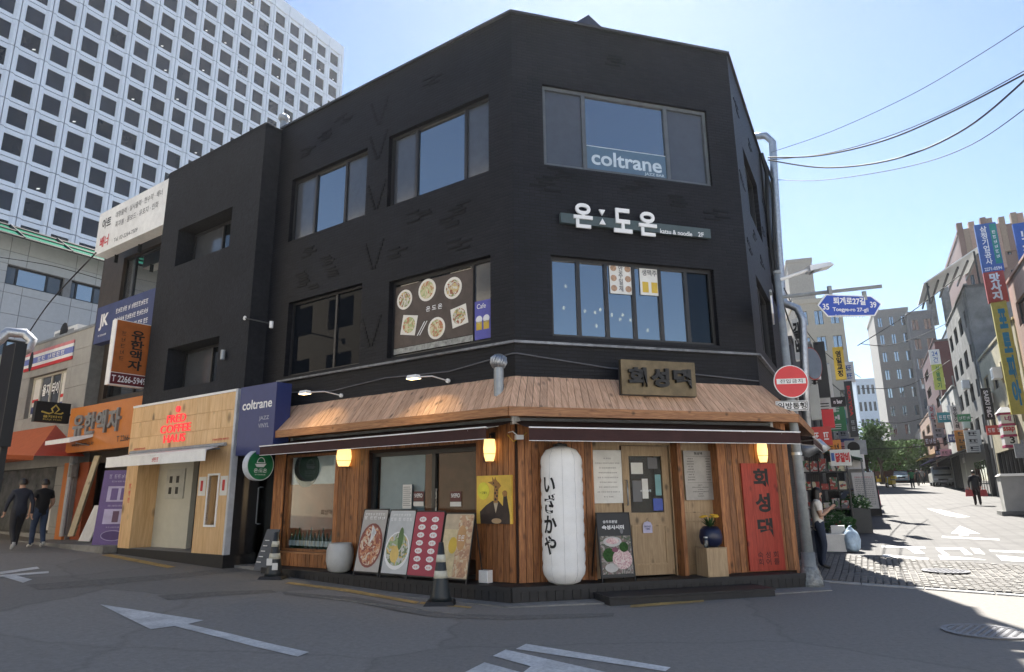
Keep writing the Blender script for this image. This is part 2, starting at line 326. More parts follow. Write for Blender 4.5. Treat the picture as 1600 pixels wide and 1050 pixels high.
leaf2 = mat('leaf2', (.1, .18, .06), .9, var=.5, vs=3, spec=.1)
skin = mat('skin', (.5, .3, .21), .5, var=.05); hair = mat('hair', (.012, .009, .008), .45, var=.2)
purple = mat('purple', (.1, .06, .22), .5, var=.1)
lamp_warm = mat('lamp_warm', (.8, .6, .3), .6, var=0, emit=(1, .62, .2), es=.65)
bulb = mat('bulb', (.9, .8, .6), .6, var=0, emit=(1, .72, .35), es=2.)
def glyphs(n, seed, gap=.25):
    """strokes of n small unreadable characters in a unit-high row: list of (x0, x1, z0, z1), and the row's width"""
    r = random.Random(seed); out = []; x = 0
    for i in range(n):
        if r.random() < .16 and i: x += .45
        k = r.randrange(4); w = .8
        out.append((x, x + w, .78, .92)) if k != 1 else out.append((x + .62, x + .76, .1, 1))
        out.append((x + .08, x + .24, .3, .8)); out.append((x + .05, x + w * (.6 if k == 1 else .95), .02, .16))
        if k != 2: out.append((x + .45, x + .6, .3, .72))
        if k > 1: out.append((x, x + w, .44, .56))
        x += w + gap
    return out, x - gap
def scrib(cx, y, cz, w, h, n, seed, d=.002):
    st, W = glyphs(n, seed); mb = MB()
    for a, b, c, e in st: mb.box(cx + (a / W - .5) * w, cx + (b / W - .5) * w, y, y + d, cz + (c - .5) * h, cz + (e - .5) * h)
    return mb
def sum_mb(l):
    m = MB()
    for q in l: m.add(q.v, q.f)
    return m
# ================================================================ the setting: street
asphalt = mat('asphalt', (.225, .214, .196), .85, var=.3, vs=16, bump=.35, bs=150)
_q = [n for n in asphalt.node_tree.nodes if n.type == 'TEX_NOISE'][0]; _q.inputs['Detail'].default_value = 12; _q.inputs['Roughness'].default_value = .85
def add_patches(m):
    nt = m.node_tree; N = nt.nodes; b = N['Principled BSDF']; base = b.inputs['Base Color'].links[0].from_socket
    g = N.new('ShaderNodeNewGeometry'); vo = N.new('ShaderNodeTexVoronoi'); vo.feature = 'DISTANCE_TO_EDGE'; vo.inputs['Scale'].default_value = .22; vo.inputs['Randomness'].default_value = .8
    nz = N.new('ShaderNodeTexNoise'); nz.inputs['Scale'].default_value = 1.6; nz.inputs['Detail'].default_value = 6; lk(nt, g.outputs['Position'], nz.inputs['Vector'])
    mx = N.new('ShaderNodeVectorMath'); mx.operation = 'MULTIPLY_ADD'; mx.inputs[1].default_value = (.5, .5, 0); lk(nt, nz.outputs['Color'], mx.inputs[0]); lk(nt, g.outputs['Position'], mx.inputs[2]); lk(nt, mx.outputs[0], vo.inputs['Vector'])
    mr = N.new('ShaderNodeMapRange'); mr.inputs[1].default_value = 0.; mr.inputs[2].default_value = .012; mr.inputs[3].default_value = .84; mr.inputs[4].default_value = 1; lk(nt, vo.outputs['Distance'], mr.inputs[0])
    v2 = N.new('ShaderNodeTexVoronoi'); v2.inputs['Scale'].default_value = .22; v2.inputs['Randomness'].default_value = .8; lk(nt, mx.outputs[0], v2.inputs['Vector'])
    sp = N.new('ShaderNodeSeparateColor'); lk(nt, v2.outputs['Color'], sp.inputs[0]); m2 = N.new('ShaderNodeMapRange'); m2.inputs[3].default_value = .86; m2.inputs[4].default_value = 1.12; lk(nt, sp.outputs[0], m2.inputs[0])
    mu = N.new('ShaderNodeMath'); mu.operation = 'MULTIPLY'; lk(nt, mr.outputs[0], mu.inputs[0]); lk(nt, m2.outputs[0], mu.inputs[1])
    sc = N.new('ShaderNodeVectorMath'); sc.operation = 'SCALE'; lk(nt, base, sc.inputs[0]); lk(nt, mu.outputs[0], sc.inputs['Scale']); lk(nt, sc.outputs[0], b.inputs['Base Color'])
add_patches(asphalt)
xs = [-600, -250, -120, -61.5] + [-50 + 4 * i for i in range(12)] + [-4, -2.75, -1.5, 0, .01, 2, 4, 6, 8, 10, 13, 16, 20, 25, 30, 40, 50, 60, 80, 120, 250, 600]
ys = [-300, -100, -40, -20, -10, 0, 3, 6, 8, 10, 12, 14, 16, 18, 21, 24, 28, 32, 38, 45, 55, 65, 80, 95, 115, 150, 300, 700]
mb = MB(); mb.add([(x, y, gz(x, y)) for y in ys for x in xs], [(j * len(xs) + i, j * len(xs) + i + 1, (j + 1) * len(xs) + i + 1, (j + 1) * len(xs) + i) for j in range(len(ys) - 1) for i in range(len(xs) - 1)])
street = tag(mb.build('street', asphalt), kind='structure')
def on_street(fr, s, off, dz): p = fr.W(s, off); return (p.x, p.y, gz(p.x, p.y) + dz)
def strip(fr, s_of, offs, dz):        # a sheet between two station lines s_of(off) -> list of s values
    mb = MB(); rows = [[on_street(fr, s, o, dz) for s in s_of(o)] for o in offs]; n = len(rows[0])
    return mb.add([p for r in rows for p in r], [(i * n + k, (i + 1) * n + k, (i + 1) * n + k + 1, i * n + k + 1) for i in range(len(rows) - 1) for k in range(n - 1)])
paving_m = brick('paving', (.08, .078, .075), (.09, .0875, .084), (.068, .066, .064), .9, .45, .8, .25, .18)
# the paving pattern follows the street plane: use position instead of object x,z
_n = paving_m.node_tree; _b = [n for n in _n.nodes if n.type == 'TEX_BRICK'][0]; _m = _n.nodes.new('ShaderNodeMapping'); _m.inputs['Rotation'].default_value = (0, 0, -(R(90) - AR))
_g = _n.nodes.new('ShaderNodeNewGeometry'); _n.links.new(_g.outputs['Position'], _m.inputs[0]); _n.links.new(_m.outputs[0], _b.inputs['Vector'])
st = [5.4, 8, 11, 15, 20, 26, 34, 44, 56, 70, 95, 130]
tag(strip(FRR, lambda o: [5.4 - .3 * o] + [s - .3 * o * max(0, 1 - s / 20) for s in st[1:]], [-1, 2, 4, 6, 8, 10, 14], .004).build('paved_lane', paving_m), kind='structure')
stone_m = mat('cobble_stone', (.15, .143, .132), .75, var=.35, vs=9, bump=.3, bs=50)
grout_m = mat('cobble_grout', (.07, .067, .06), .9, var=.3)
cb = tag(strip(FRR, lambda o: [.95 - .28 * o, 2.4 - .28 * o, 3.9 - .29 * o, 5.4 - .3 * o], [-.6, 1, 3, 5, 8, 11, 14], .004).build('cobbled_strip', grout_m), kind='structure')
mb = MB(); rnd = random.Random(3)
o = -.5
while o < 8:
    w = .115; s = 1.0 - .28 * o + rnd.random() * .1
    while s < 5.35 - .3 * o:
        l = .13 + rnd.random() * .08; p = [on_street(FRR, s + a, o + b, 0) for a, b in ((.008, .006), (l - .008, .006), (l - .008, w - .006), (.008, w - .006))]
        q = [on_street(FRR, s + a, o + b, 0) for a, b in ((.022, .02), (l - .022, .02), (l - .022, w - .02), (.022, w - .02))]; h = .02 + rnd.random() * .012
        mb.add([(x, y, z + .002) for x, y, z in p] + [(x, y, z + h) for x, y, z in q], [(7, 6, 5, 4), (4, 5, 1, 0), (5, 6, 2, 1), (6, 7, 3, 2), (7, 4, 0, 3)]); s += l
    o += w
st_o = mb.build('cobblestones', stone_m, cb); st_o['kind'] = 'stuff'
paint_white = mat('road_paint', (.62, .63, .62), .7, var=.22, vs=22, dirt=.2); paint_yellow = mat('road_paint_yellow', (.5, .34, .12), .75, var=.35, vs=14, dirt=.3)
def marking(name, pts, m, dz=.007, lift=0): 
    P = [G(*p) for p in pts]; mb = MB(); mb.add([(p.x, p.y, gz(p.x, p.y) + dz + lift) for p in P], [tuple(range(len(P) - 1, -1, -1))])
    o = mb.build(name, m, street)
    if o.data.polygons[0].normal.z < 0: o.data.flip_normals()
    return o
marking('arrow_marking', [(156, 945), (318, 970), (293, 976), (360, 991), (420, 1006), (483, 1020), (465, 1027), (400, 1012), (340, 996), (272, 979), (235, 984)], paint_white)
marking('lane_marking', [(0, 894), (58, 886), (62, 889), (0, 898)], paint_white); marking('lane_marking', [(0, 899), (76, 893), (76, 896), (0, 902)], paint_white); marking('lane_marking', [(2, 901), (22, 899), (50, 906), (36, 911)], paint_white)
marking('kerb_line', [(445, 912), (540, 925), (650, 944), (655, 941), (545, 921), (452, 910)], paint_yellow)
marking('kerb_line', [(655, 944), (735, 951), (738, 949), (658, 941)], paint_yellow)
marking('kerb_line', [(158, 868), (262, 888), (275, 886), (172, 866)], paint_yellow); marking('kerb_line', [(985, 950), (1100, 941), (1100, 937), (985, 946)], paint_yellow)
for q in ([(822, 1007), (1048, 1044), (1040, 1050), (806, 1015)], [(790, 1016), (985, 1060), (950, 1075), (770, 1026)], [(757, 1036), (815, 1052), (700, 1110), (660, 1085)], [(830, 1042), (905, 1062), (860, 1090), (800, 1065)]): marking('lane_letter', q, paint_white)
PV = .012
def mark2(name, pts): return marking(name, pts, paint_white, dz=PV)
mark2('lane_arrow', [(1500, 822), (1532, 835), (1515, 834), (1513, 838), (1498, 837), (1500, 834), (1486, 834)])
mark2('lane_arrow', [(1472, 838), (1562, 843), (1562, 845), (1472, 841)])
mark2('lane_letter', [(1378, 853), (1445, 855), (1447, 858), (1378, 856)]); mark2('lane_letter', [(1415, 856), (1432, 857), (1446, 866), (1430, 866)]); mark2('lane_letter', [(1380, 867), (1452, 873), (1450, 876), (1378, 870)])
mark2('lane_letter', [(1462, 856), (1505, 857), (1510, 860), (1465, 859)]); mark2('lane_letter', [(1462, 858), (1470, 859), (1484, 868), (1474, 868)]); mark2('lane_letter', [(1500, 859), (1510, 860), (1520, 868), (1508, 868)])
mark2('lane_letter', [(1466, 868), (1522, 873), (1542, 876), (1470, 875)]); mark2('lane_letter', [(1516, 857), (1530, 858), (1540, 867), (1524, 866)])
mark2('lane_letter', [(1545, 860), (1600, 862), (1600, 865), (1548, 863)]); mark2('lane_letter', [(1556, 868), (1600, 872), (1600, 879), (1566, 877)])
mark2('lane_arrow', [(1448, 795), (1470, 797), (1516, 808), (1498, 809), (1478, 806)])
patch_m = mat('asphalt_patch', (.17, .163, .15), .85, var=.26, vs=120, bump=.4, bs=160, dirt=.25)
for q in ([(40, 914), (150, 906), (270, 897), (420, 882), (436, 886), (290, 902), (160, 915), (60, 922)], [(245, 931), (330, 925), (425, 922), (432, 926), (345, 931), (262, 938)], [(440, 925), (560, 934), (690, 958), (800, 962), (960, 958), (958, 964), (790, 969), (680, 965), (550, 941), (445, 930)]): marking('asphalt_patch', q, patch_m, dz=.004)
# gutter line between asphalt and cobbles
mb = MB()
for k in range(14):
    o = -.55 + k * .9; a = on_street(FRR, .93 - .28 * o, o, .02); b = on_street(FRR, .93 - .28 * (o + .88), o + .88, .02); c = on_street(FRR, .78 - .28 * (o + .88), o + .88, .02); d = on_street(FRR, .78 - .28 * o, o, .02)
    mb.hexa([(p[0], p[1], p[2] - .03) for p in (d, c, b, a)], [d, c, b, a])
mb.build('gutter_kerb', mat('gutter', (.4, .4, .39), .8, var=.2), street)
conc = mat('concrete', (.24, .235, .225), .85, var=.2, vs=7, bump=.3, dirt=.25)
# ================================================================ the black corner building
B = Th('corner_building', 'black painted three-storey brick corner building with wooden ground-floor shopfront', 'building', loc=C0, rot=0)
HL = [(-3.14, -.53, 7.27, 8.86), (-6.34, -3.78, 7.27, 8.83), (-2.99, -.5, 4.1, 5.65), (-6.15, -3.77, 4.1, 5.78)]
HF = [(.67, 3.89, 4.14, 5.6), (.59, 4.04, 7.31, 8.95)]
HR = [(1.1, 3.2, 7.3, 8.8), (1.1, 3.4, 4.3, 5.9), (4.3, 6., 6.2, 8.)]
ZR = 10.35
wl = B.part('left_wall', MB().wall(-6.91, 0, 3.2, ZR, HL, 0, .22), black_brick, fr=FL)
wf = B.part('front_wall', MB().wall(0, 4.65, 3.2, ZR, HF, 0, .22), black_brick, fr=FF)
wr = B.part('side_wall', MB().wall(0, 7.2, 0, ZR, HR, 0, .22), black_brick, fr=FRR)
# roof, back walls, floor slabs
pl = [FL.W(-6.9, -.02), FL.W(-.02, -.02), FF.W(4.64, -.02), FRR.W(7.18, -.02), FL.W(-6.9, -12)]
pl = [(p.x - C0.x, p.y - C0.y) for p in pl]
B.part('roof', MB().slab(pl, 9.9, 10.05), black_paint)
mb = MB()
for i in (2, 3, 4):
    a, b = pl[(i + 1) % 5], pl[i]
    if i == 2: continue
    mb.quad((b[0], b[1], 0), (a[0], a[1], 0), (a[0], a[1], ZR), (b[0], b[1], ZR))
B.part('back_wall', mb, black_paint); B.part('floor_slab', MB().slab(pl, 3.15, 3.3), black_paint); B.part('floor_slab', MB().slab(pl, 6.5, 6.7), black_paint)
B.part('ground_floor', MB().slab(pl, .0, .2), mat('shop_floor', (.05, .04, .035), .5))
coping_m = mat('coping', (.03, .03, .034), .5)
for fr, a, b in ((FL, -6.91, .02), (FF, -.02, 4.67), (FRR, -.02, 7.2)): B.part('coping', MB().box(a, b, -.05, .2, ZR, ZR + .05), coping_m, fr=fr)
for fr, a, b in ((FL, -6.3, .03), (FF, -.03, 4.68), (FRR, 0, 4)): B.part('ledge_flashing', MB().box(a, b, -.07, -.002, 3.98, 4.02), mat('flashing', (.2, .21, .23), .45, var=.5, vs=6, dirt=.5), fr=fr)
s0, s1 = FF.at(893, 35)[0], FF.at(947, 47)[0]
B.part('roof_hatch', MB().add([(s0, .05, ZR + .04), (s1 + .05, .05, ZR + .04), (s1 + .05, 1.2, ZR + .04), (s0, 1.2, ZR + .04), (s0 + (s1 - s0) * .72, .35, ZR + .62)], [(0, 1, 4), (1, 2, 4), (2, 3, 4), (3, 0, 4), (3, 2, 1, 0)]), black_paint, fr=FF)
relief_m = mat('relief_black', (.003, .0033, .005), .6, var=.2, spec=.3)
# small diagonal and stretcher bricks standing proud of the wall
rnd = random.Random(11)
for zc in (9.55, 8.75, 7.6, 6.3, 4.7):
    for k in range(7):
        for sg in (-1, 1): B.piece('relief_brick', relief_m, -3.46 + sg * (.04 + k * .035) - .03, -3.46 + sg * (.04 + k * .035) + .03, -.014, -.001, zc - .3 + k * .09, zc - .3 + k * .09 + .065, wl)
for fr, w, pts in ((FL, wl, [(-5.9, 9.3), (-5.2, 9.5), (-4.6, 9.7), (-2.2, 6.75), (-1.6, 6.4), (-2.7, 6.1), (-1.1, 6.6), (-5.6, 6.75), (-4.9, 6.4), (-5.9, 6.2), (-4.6, 6.1), (-2., 9.6), (-5.5, 5.95), (-1.3, 5.9)]), (FF, wf, [(.9, 7.05), (2.4, 7.0), (3.4, 6.8), (.6, 6.8), (4.1, 6.6), (2.2, 9.6)]), (FRR, wr, [(.6, 9.4), (1.6, 6.8), (2.6, 6.5), (.5, 7.6), (3.6, 7.6), (2.5, 9.4), (.6, 6.2), (4.4, 8.6)])):
    for (x, z) in pts:
        for k in range(4):
            dx = rnd.uniform(-.22, .22); B.piece('relief_brick', relief_m, x + dx - .16, x + dx + .16, -.014, -.001, z + k * .062, z + k * .062 + .04, w)
# windows
film = pane_film
window(B, -3.14, -.53, 7.27, 8.86, .1, frame_dark, [film, pane_blue, film], (.27, .76), .06, fr=FL)
window(B, -6.34, -3.78, 7.27, 8.83, .1, frame_dark, [film, pane_blue, film], (.3, .7), .06, fr=FL)
w2 = window(B, -2.99, -.5, 4.1, 5.65, .12, frame_dark, [pane_dark, pane_film], (.8,), .06, fr=FL)
window(B, -6.15, -3.77, 4.1, 5.78, .12, frame_dark, [pane_deep, pane_deep], (.62,), .05, fr=FL)
window(B, .59, 4.04, 7.31, 8.95, .06, frame_grey, [film, pane_blue, film], (.24, .74), .07, fr=FF)
bif_glass = clear_glass('bifold_glass', (.35, .4, .45), 1.45, .38); bif_dark = clear_glass('bifold_dark', (.3, .33, .36), 1.4, .02)
window(B, .67, 3.89, 4.14, 5.6, .1, frame_dark, [bif_glass] * 5 + [bif_dark], (.168, .333, .5, .665, .832), .06, fr=FF)
for h in HR: window(B, *h, .1, frame_dark, [pane_blue, pane_dark], (.5,), .05, fr=FRR)
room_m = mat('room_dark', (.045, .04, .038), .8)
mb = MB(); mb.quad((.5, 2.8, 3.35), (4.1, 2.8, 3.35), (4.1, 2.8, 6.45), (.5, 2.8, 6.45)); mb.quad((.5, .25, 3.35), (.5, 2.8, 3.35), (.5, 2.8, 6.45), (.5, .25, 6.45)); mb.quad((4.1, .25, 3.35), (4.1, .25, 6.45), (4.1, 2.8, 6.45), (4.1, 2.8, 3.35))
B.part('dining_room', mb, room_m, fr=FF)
for i, (px, py) in enumerate([(884, 447), (881, 481), (914, 486), (930, 488), (938, 484), (956, 492), (973, 492), (969, 499), (985, 500), (1012, 516), (932, 509)]):
    s, z = FF.at(px, py, -1.2); T = Th('pendant_bulb', 'small glowing pendant bulb inside the folding windows', 'lamp', FF, s, -1.2, z, group='bulbs inside the first-floor dining room')
    T.part('bulb', MB().lathe([(.008, z - .035), (.024, z - .02), (.027, z), (.012, z + .035)], s, 1.2, 8), bulb, smooth=True)
    T.part('cord', MB().cyl((s, 1.2, z + .05), (s, 1.2, 6.4), .004, seg=5), ink)
# ---- ground floor: backing wall, planks, shop windows, doorway
seam_dark = mat('seam_dark', (.03, .012, .006), .8)
WL1, WL2 = (-5.86, -4.28, .5, 2.4), (-3.36, -.8, .22, 2.33)
DW = (1.27, 3.68, .2, 2.4)
gl = B.part('shopfront_left', MB().wall(-6.2, 0, .0, 3.2, [WL1, WL2], .004, .16), seam_dark, fr=FL)
gf = B.part('shopfront_front', MB().wall(0, 5.08, .0, 3.2, [DW], .004, .3), seam_dark, fr=FF)
rnd = random.Random(5)
def planks(T, par, x0, x1, z0, z1, n):
    w = (x1 - x0) / n
    for i in range(n): T.piece('plank', plank_wood, x0 + i * w + .005, x0 + (i + 1) * w - .005, -.024 - rnd.random() * .005, .001, z0 + .004, z1, par)
planks(B, gl, -6.2, WL1[0], .22, 2.75, 3); planks(B, gl, WL1[1], WL2[0], .22, 2.75, 8); planks(B, gl, WL2[1], -.02, .22, 2.75, 7); planks(B, gl, WL1[0], WL1[1], .22, .47, 13)
planks(B, gl, WL1[0], WL1[1], 2.44, 2.75, 13); planks(B, gl, WL2[0], WL2[1], 2.38, 2.75, 22)
planks(B, gf, .02, DW[0], .22, 2.75, 11); planks(B, gf, DW[1], 5.08, .22, 2.75, 12); planks(B, gf, DW[0], DW[1], 2.42, 2.75, 20)
B.part('side_return', MB().box(5.03, 5.08, .0, 1.5, .0, 3.0), plank_wood, fr=FF)
sill_m = fascia_wood
w1 = window(B, WL1[0], WL1[1], WL1[2], WL1[3], .03, plank_wood, shop_glass, (), .05, .1, fr=FL)
B.part('sill', MB().box(WL1[0] - .03, WL1[1] + .03, -.05, .1, WL1[2] - .035, WL1[2] - .002), sill_m, w1)
w3 = window(B, WL2[0], WL2[1], WL2[2], WL2[3], .08, frame_dark, [shop_glass, shop_glass], (.6,), .07, .1, fr=FL)
# room behind the shop windows
shop_in = mat('shop_inside', (.12, .05, .03), .6, var=.3, vs=3); inner_white = mat('shop_inner_white', (.8, .78, .74), .7)
mb = MB(); mb.quad((-6., 3., .2), (-.1, 3., .2), (-.1, 3., 3.1), (-6., 3., 3.1)); mb.quad((-6., .2, .2), (-6., 3., .2), (-6., 3., 3.1), (-6., .2, 3.1)); mb.quad((-3.8, .2, .2), (-3.8, 2., .2), (-3.8, 2., 3.1), (-3.8, .2, 3.1))
B.part('shop_room', mb, shop_in, fr=FL)
B.part('roller_blind', MB().box(-5.8, -4.33, .13, .14, 1.8, 2.4), inner_white, fr=FL)
B.part('round_decal', MB().disc(-5.32, 2.12, .38, .105, .12, 28), mat('decal_dark', (.01, .02, .018), .3), fr=FL)
B.part('window_decal', MB().text('회성댁', -4.6, .076, 1.25, .32, .1), ink, w1)
B.part('frosted_screen', MB().box(-3.27, -2.15, .22, .23, .3, 2.28), mat('frosted', (.3, .36, .4), .4, var=.1), fr=FL)
# ---- doorway: tan panels, door, side panel
dy = .22
dr = B.part('doorway', MB().wall(DW[0], DW[1], .2, 2.42, [(1.9, 2.84, .2, 2.34)], dy, .06), tan_wood, fr=FF)
B.part('return_board', MB().box(DW[0] - .002, DW[0] + .03, -.03, dy, .2, 2.42), plank_wood, fr=FF); B.part('return_board', MB().box(3.62, 3.7, -.04, dy, .2, 2.42), plank_wood, fr=FF); B.part('return_board', MB().box(2.86, 2.93, -.02, dy, .2, 2.42), plank_wood, fr=FF)
mb = MB().wall(1.94, 2.82, .22, 2.33, [(2.07, 2.69, 1.22, 2.16)], dy + .02, .05)
door = B.part('door', mb, tan_wood, fr=FF)
mb = MB()
for a, b, c, d in ((2.06, 2.7, .38, 1.02), ):
    for q in ((a, b, c, c + .025), (a, b, d - .025, d), (a, a + .025, c, d), (b - .025, b, c, d)): mb.box(q[0], q[1], dy, dy + .02, q[2], q[3])
B.part('door_moulding', mb, tan_wood, door)
B.part('door_pane', MB().box(2.07, 2.69, dy + .05, dy + .06, 1.22, 2.16), shop_glass, door)
B.part('door_handle', MB().tube([(2.0, dy + .02, 1.35), (2.0, dy - .03, 1.35), (2.0, dy - .03, 1.75), (2.0, dy + .02, 1.75)], .012), steel, door, True)
mb = MB()
for q in ((3.02, 3.55, .35, .375), (3.02, 3.55, 1.05, 1.075), (3.02, 3.045, .375, 1.05), (3.525, 3.55, .375, 1.05), (2.94, 3.6, 1.2, 1.22)): mb.box(q[0], q[1], dy - .02, dy - .001, q[2], q[3])
B.part('panel_moulding', mb, tan_wood, dr)
mb = MB(); mb.quad((.9, 3., .2), (4., 3., .2), (4., 3., 3.1), (.9, 3., 3.1)); mb.quad((.9, .4, .2), (.9, 3., .2), (.9, 3., 3.1), (.9, .4, 3.1))
B.part('hall', mb, shop_in, fr=FF)
stick = [('notice_sticker', 2.12, 2.34, 1.86, 2.05, paper), ('notice_sticker', 2.44, 2.62, 1.95, 2.14, grey_ink), ('notice_sticker', 2.13, 2.3, 1.4, 1.75, grey_ink), ('notice_sticker', 2.31, 2.42, 1.45, 1.78, paper), ('notice_sticker', 2.56, 2.67, 1.5, 1.85, mat('sticker_teal', (.2, .4, .42), .5)), ('notice_sticker', 2.5, 2.68, 1.25, 1.45, blue_sign)]
for n, a, b, c, d, m in stick: B.part(n, MB().box(a, b, dy + .044, dy + .048, c, d), m, door)
B.part('push_sign', scrib(2.37, dy + .036, 1.58, .2, .04, 6, 3), white_ink, door)
# ---- pent roof of boards over the shopfront
EO, EZ, TO, TZ, FH = .6, 2.83, .03, 3.42, .13
pent = B.part('pent_roof', MB().hexa([FL.W(-5.78, EO - .02, EZ - .03) - C0, Vector((0, 0, EZ - .03)) + FL.n * .0 + (FL.W(.0, 0) - C0), FL.W(0, 0, TZ - .05) - C0, FL.W(-5.78, 0, TZ - .05) - C0], [FL.W(-5.78, EO - .02, EZ - .015) - C0, FL.W(0, .02, EZ - .01) - C0, FL.W(0, 0, TZ - .03) - C0, FL.W(-5.78, 0, TZ - .03) - C0]), roof_wood)
def miter(fa, fb, off):               # plan point where two facades' offset lines meet
    A = fa.W(0, off); b = fb.W(0, off); d1, d2 = fa.ux, fb.ux; den = d1.x * d2.y - d1.y * d2.x; t = ((b.x - A.x) * d2.y - (b.y - A.y) * d2.x) / den
    p = A + d1 * t; return p
def boards(fr, sa_t, sb_t, sa_e, sb_e, n):
    rnd2 = random.Random(n)
    for i in range(n):
        f0, f1 = i / n, (i + 1) / n; ta, tb = sa_t + (sb_t - sa_t) * f0, sa_t + (sb_t - sa_t) * f1; ea, eb = sa_e + (sb_e - sa_e) * f0, sa_e + (sb_e - sa_e) * f1
        g = .004; lift = rnd2.random() * .006; nx = (TZ - EZ, EO - TO); L = math.hypot(*nx); no, nz = nx[0] / L, nx[1] / L
        def P(s, o, z, h): return fr.W(s, o + no * h, z + nz * h) - C0
        cen = P((ta + tb + ea + eb) / 4, (EO + TO) / 2, (EZ + TZ) / 2, 0)
        b4 = [P(ea + g, EO, EZ, -.02), P(eb - g, EO, EZ, -.02), P(tb - g, TO, TZ, -.02), P(ta + g, TO, TZ, -.02)]; t4 = [P(ea + g, EO, EZ, lift), P(eb - g, EO, EZ, lift), P(tb - g, TO, TZ, lift), P(ta + g, TO, TZ, lift)]
        # board object: x across, y up the slope, so that the grain follows it
        slope = (P(0, TO, TZ, 0) - P(0, EO, EZ, 0)).normalized(); ax = fr.ux.normalized(); nn = ax.cross(slope); Mx = Matrix((ax, slope, nn)).transposed().to_4x4(); Mx.translation = cen; inv = Mx.inverted()
        o = MB().hexa([inv @ v for v in b4], [inv @ v for v in t4]).build('roof_board', roof_wood, pent); o.matrix_local = Mx
mL = miter(FL, FF, EO); sLe = (mL - FL.O).dot(FL.ux); sFe = (mL - FF.O).dot(FF.ux); mT = miter(FL, FF, TO); sLt = (mT - FL.O).dot(FL.ux); sFt = (mT - FF.O).dot(FF.ux)
mR = miter(FF, FRR, EO); sRe = (mR - FF.O).dot(FF.ux); sRe2 = (mR - FRR.O).dot(FRR.ux); mRt = miter(FF, FRR, TO); sRt = (mRt - FF.O).dot(FF.ux); sRt2 = (mRt - FRR.O).dot(FRR.ux)
boards(FL, -5.85, sLt, -5.75, sLe, 44); boards(FF, sFt, sRt, sFe, sRe, 42); boards(FRR, sRt2, 3.4, sRe2, 3.4, 24)
def fascia(fr, a, b): return B.part('fascia', MB().box(a, b, -EO - .02, -EO + .03, EZ - FH, EZ + .012), fascia_wood, fr=fr)
fascia(FL, -5.75, sLe); fascia(FF, sFe, sRe); fascia(FRR, sRe2, 3.4)
for fr, a, b in ((FL, -5.75, 0), (FF, 0, sRe - .35), (FRR, 0, 3.4)): B.part('soffit', MB().box(a, b, -EO + .03, -.03, EZ - .1, EZ - .08), fascia_wood, fr=fr)
B.part('gable_board', MB().add([(-5.8, -EO, EZ - FH), (-5.8, -.02, EZ - FH), (-5.8, -.02, TZ), (-5.77, -EO, EZ - FH), (-5.77, -.02, EZ - FH), (-5.77, -.02, TZ)], [(0, 1, 2), (5, 4, 3), (0, 3, 4, 1), (1, 4, 5, 2), (2, 5, 3, 0)]), fascia_wood, fr=FL)
T = Th('shop_lamp', 'small lit bulb hanging inside the left shop window', 'lamp', FL, -4.7, -.9, 1.7); T.part('bulb', MB().lathe([(.01, 1.7), (.04, 1.73), (.045, 1.77), (.02, 1.82)], -4.7, .9, 10), bulb, smooth=True); T.part('cord', MB().cyl((-4.7, .9, 1.82), (-4.7, .9, 3.1), .005, seg=5), ink)
_l = bpy.data.lights.new('shop_lamp_light', 'POINT'); _l.energy = 16; _l.color = (1, .72, .42); _l.shadow_soft_size = .05; _lo = bpy.data.objects.new('shop_lamp_light', _l); COL.objects.link(_lo); _lo.parent = T.e; _lo.location = (0, -.1, -.06)
# ================================================================ black deck and step
D = Th('deck', 'low black timber deck wrapping round the wooden shopfront', 'deck', loc=C0, rot=0)
mD = miter(FL, FF, .5); dk = [FL.W(-5.7, .02), FL.W(-5.7, .5), mD, FF.W(4.78, .5), FF.W(4.78, .02), C0.copy()]
pts = [(p.x - C0.x, p.y - C0.y) for p in dk]
D.part('deck_top', MB().slab(pts, .0, .185), deck_black)
sL5, sF5 = (mD - FL.O).dot(FL.ux), (mD - FF.O).dot(FF.ux)
def deckboards(fr, a, b, name):
    pr = D.part(name, MB().box(a, b, -.53, -.505, .16, .23), deck_black, fr=fr)
    for k in range(4): D.piece('deck_board', deck_black, a + (.0 if k else 0), b, -.5 + k * .125 + .003, -.5 + (k + 1) * .125 - .003, .19, .215 if fr is FF else .2135, pr)
    n = int((b - a) / .13); w = (b - a) / n
    for i in range(n): D.piece('fascia_board', deck_black, a + i * w + .004, a + (i + 1) * w - .004, -.522, -.504, -.02, .158, pr)
deckboards(FL, -5.7, sL5, 'left_edge'); deckboards(FF, sF5, 4.78, 'front_edge')
a = FF.at(955, 948, 1.15)[0]; b = FF.at(1214, 937, 1.15)[0]
S = Th('deck_step', 'low black plank step in front of the deck below the door', 'step', FF, (a + b) / 2, .9, 0)
pr = S.part('frame', MB().box(a, b, -1.12, -.56, .0, .085), deck_black)
for k in range(4): S.piece('step_board', deck_black, a - .01, b + .01, -1.13 + k * .145, -1.13 + (k + 1) * .145 - .006, .09, .115, pr)
mA, mA2 = miter(FL, FF, .8), miter(FF, FRR, .9); ap = [FL.W(-5.9, .45), FL.W(-5.9, .8), mA, FF.W(2, 1.0), FF.W(4.9, .95), FRR.W(.5, .75), FRR.W(1., .4), FRR.W(1, .05), FF.W(4.6, .3), FF.W(.2, .3)]
tag(MB().slab([(p.x, p.y) for p in ap], -.05, .018).build('concrete_apron', conc), kind='structure')
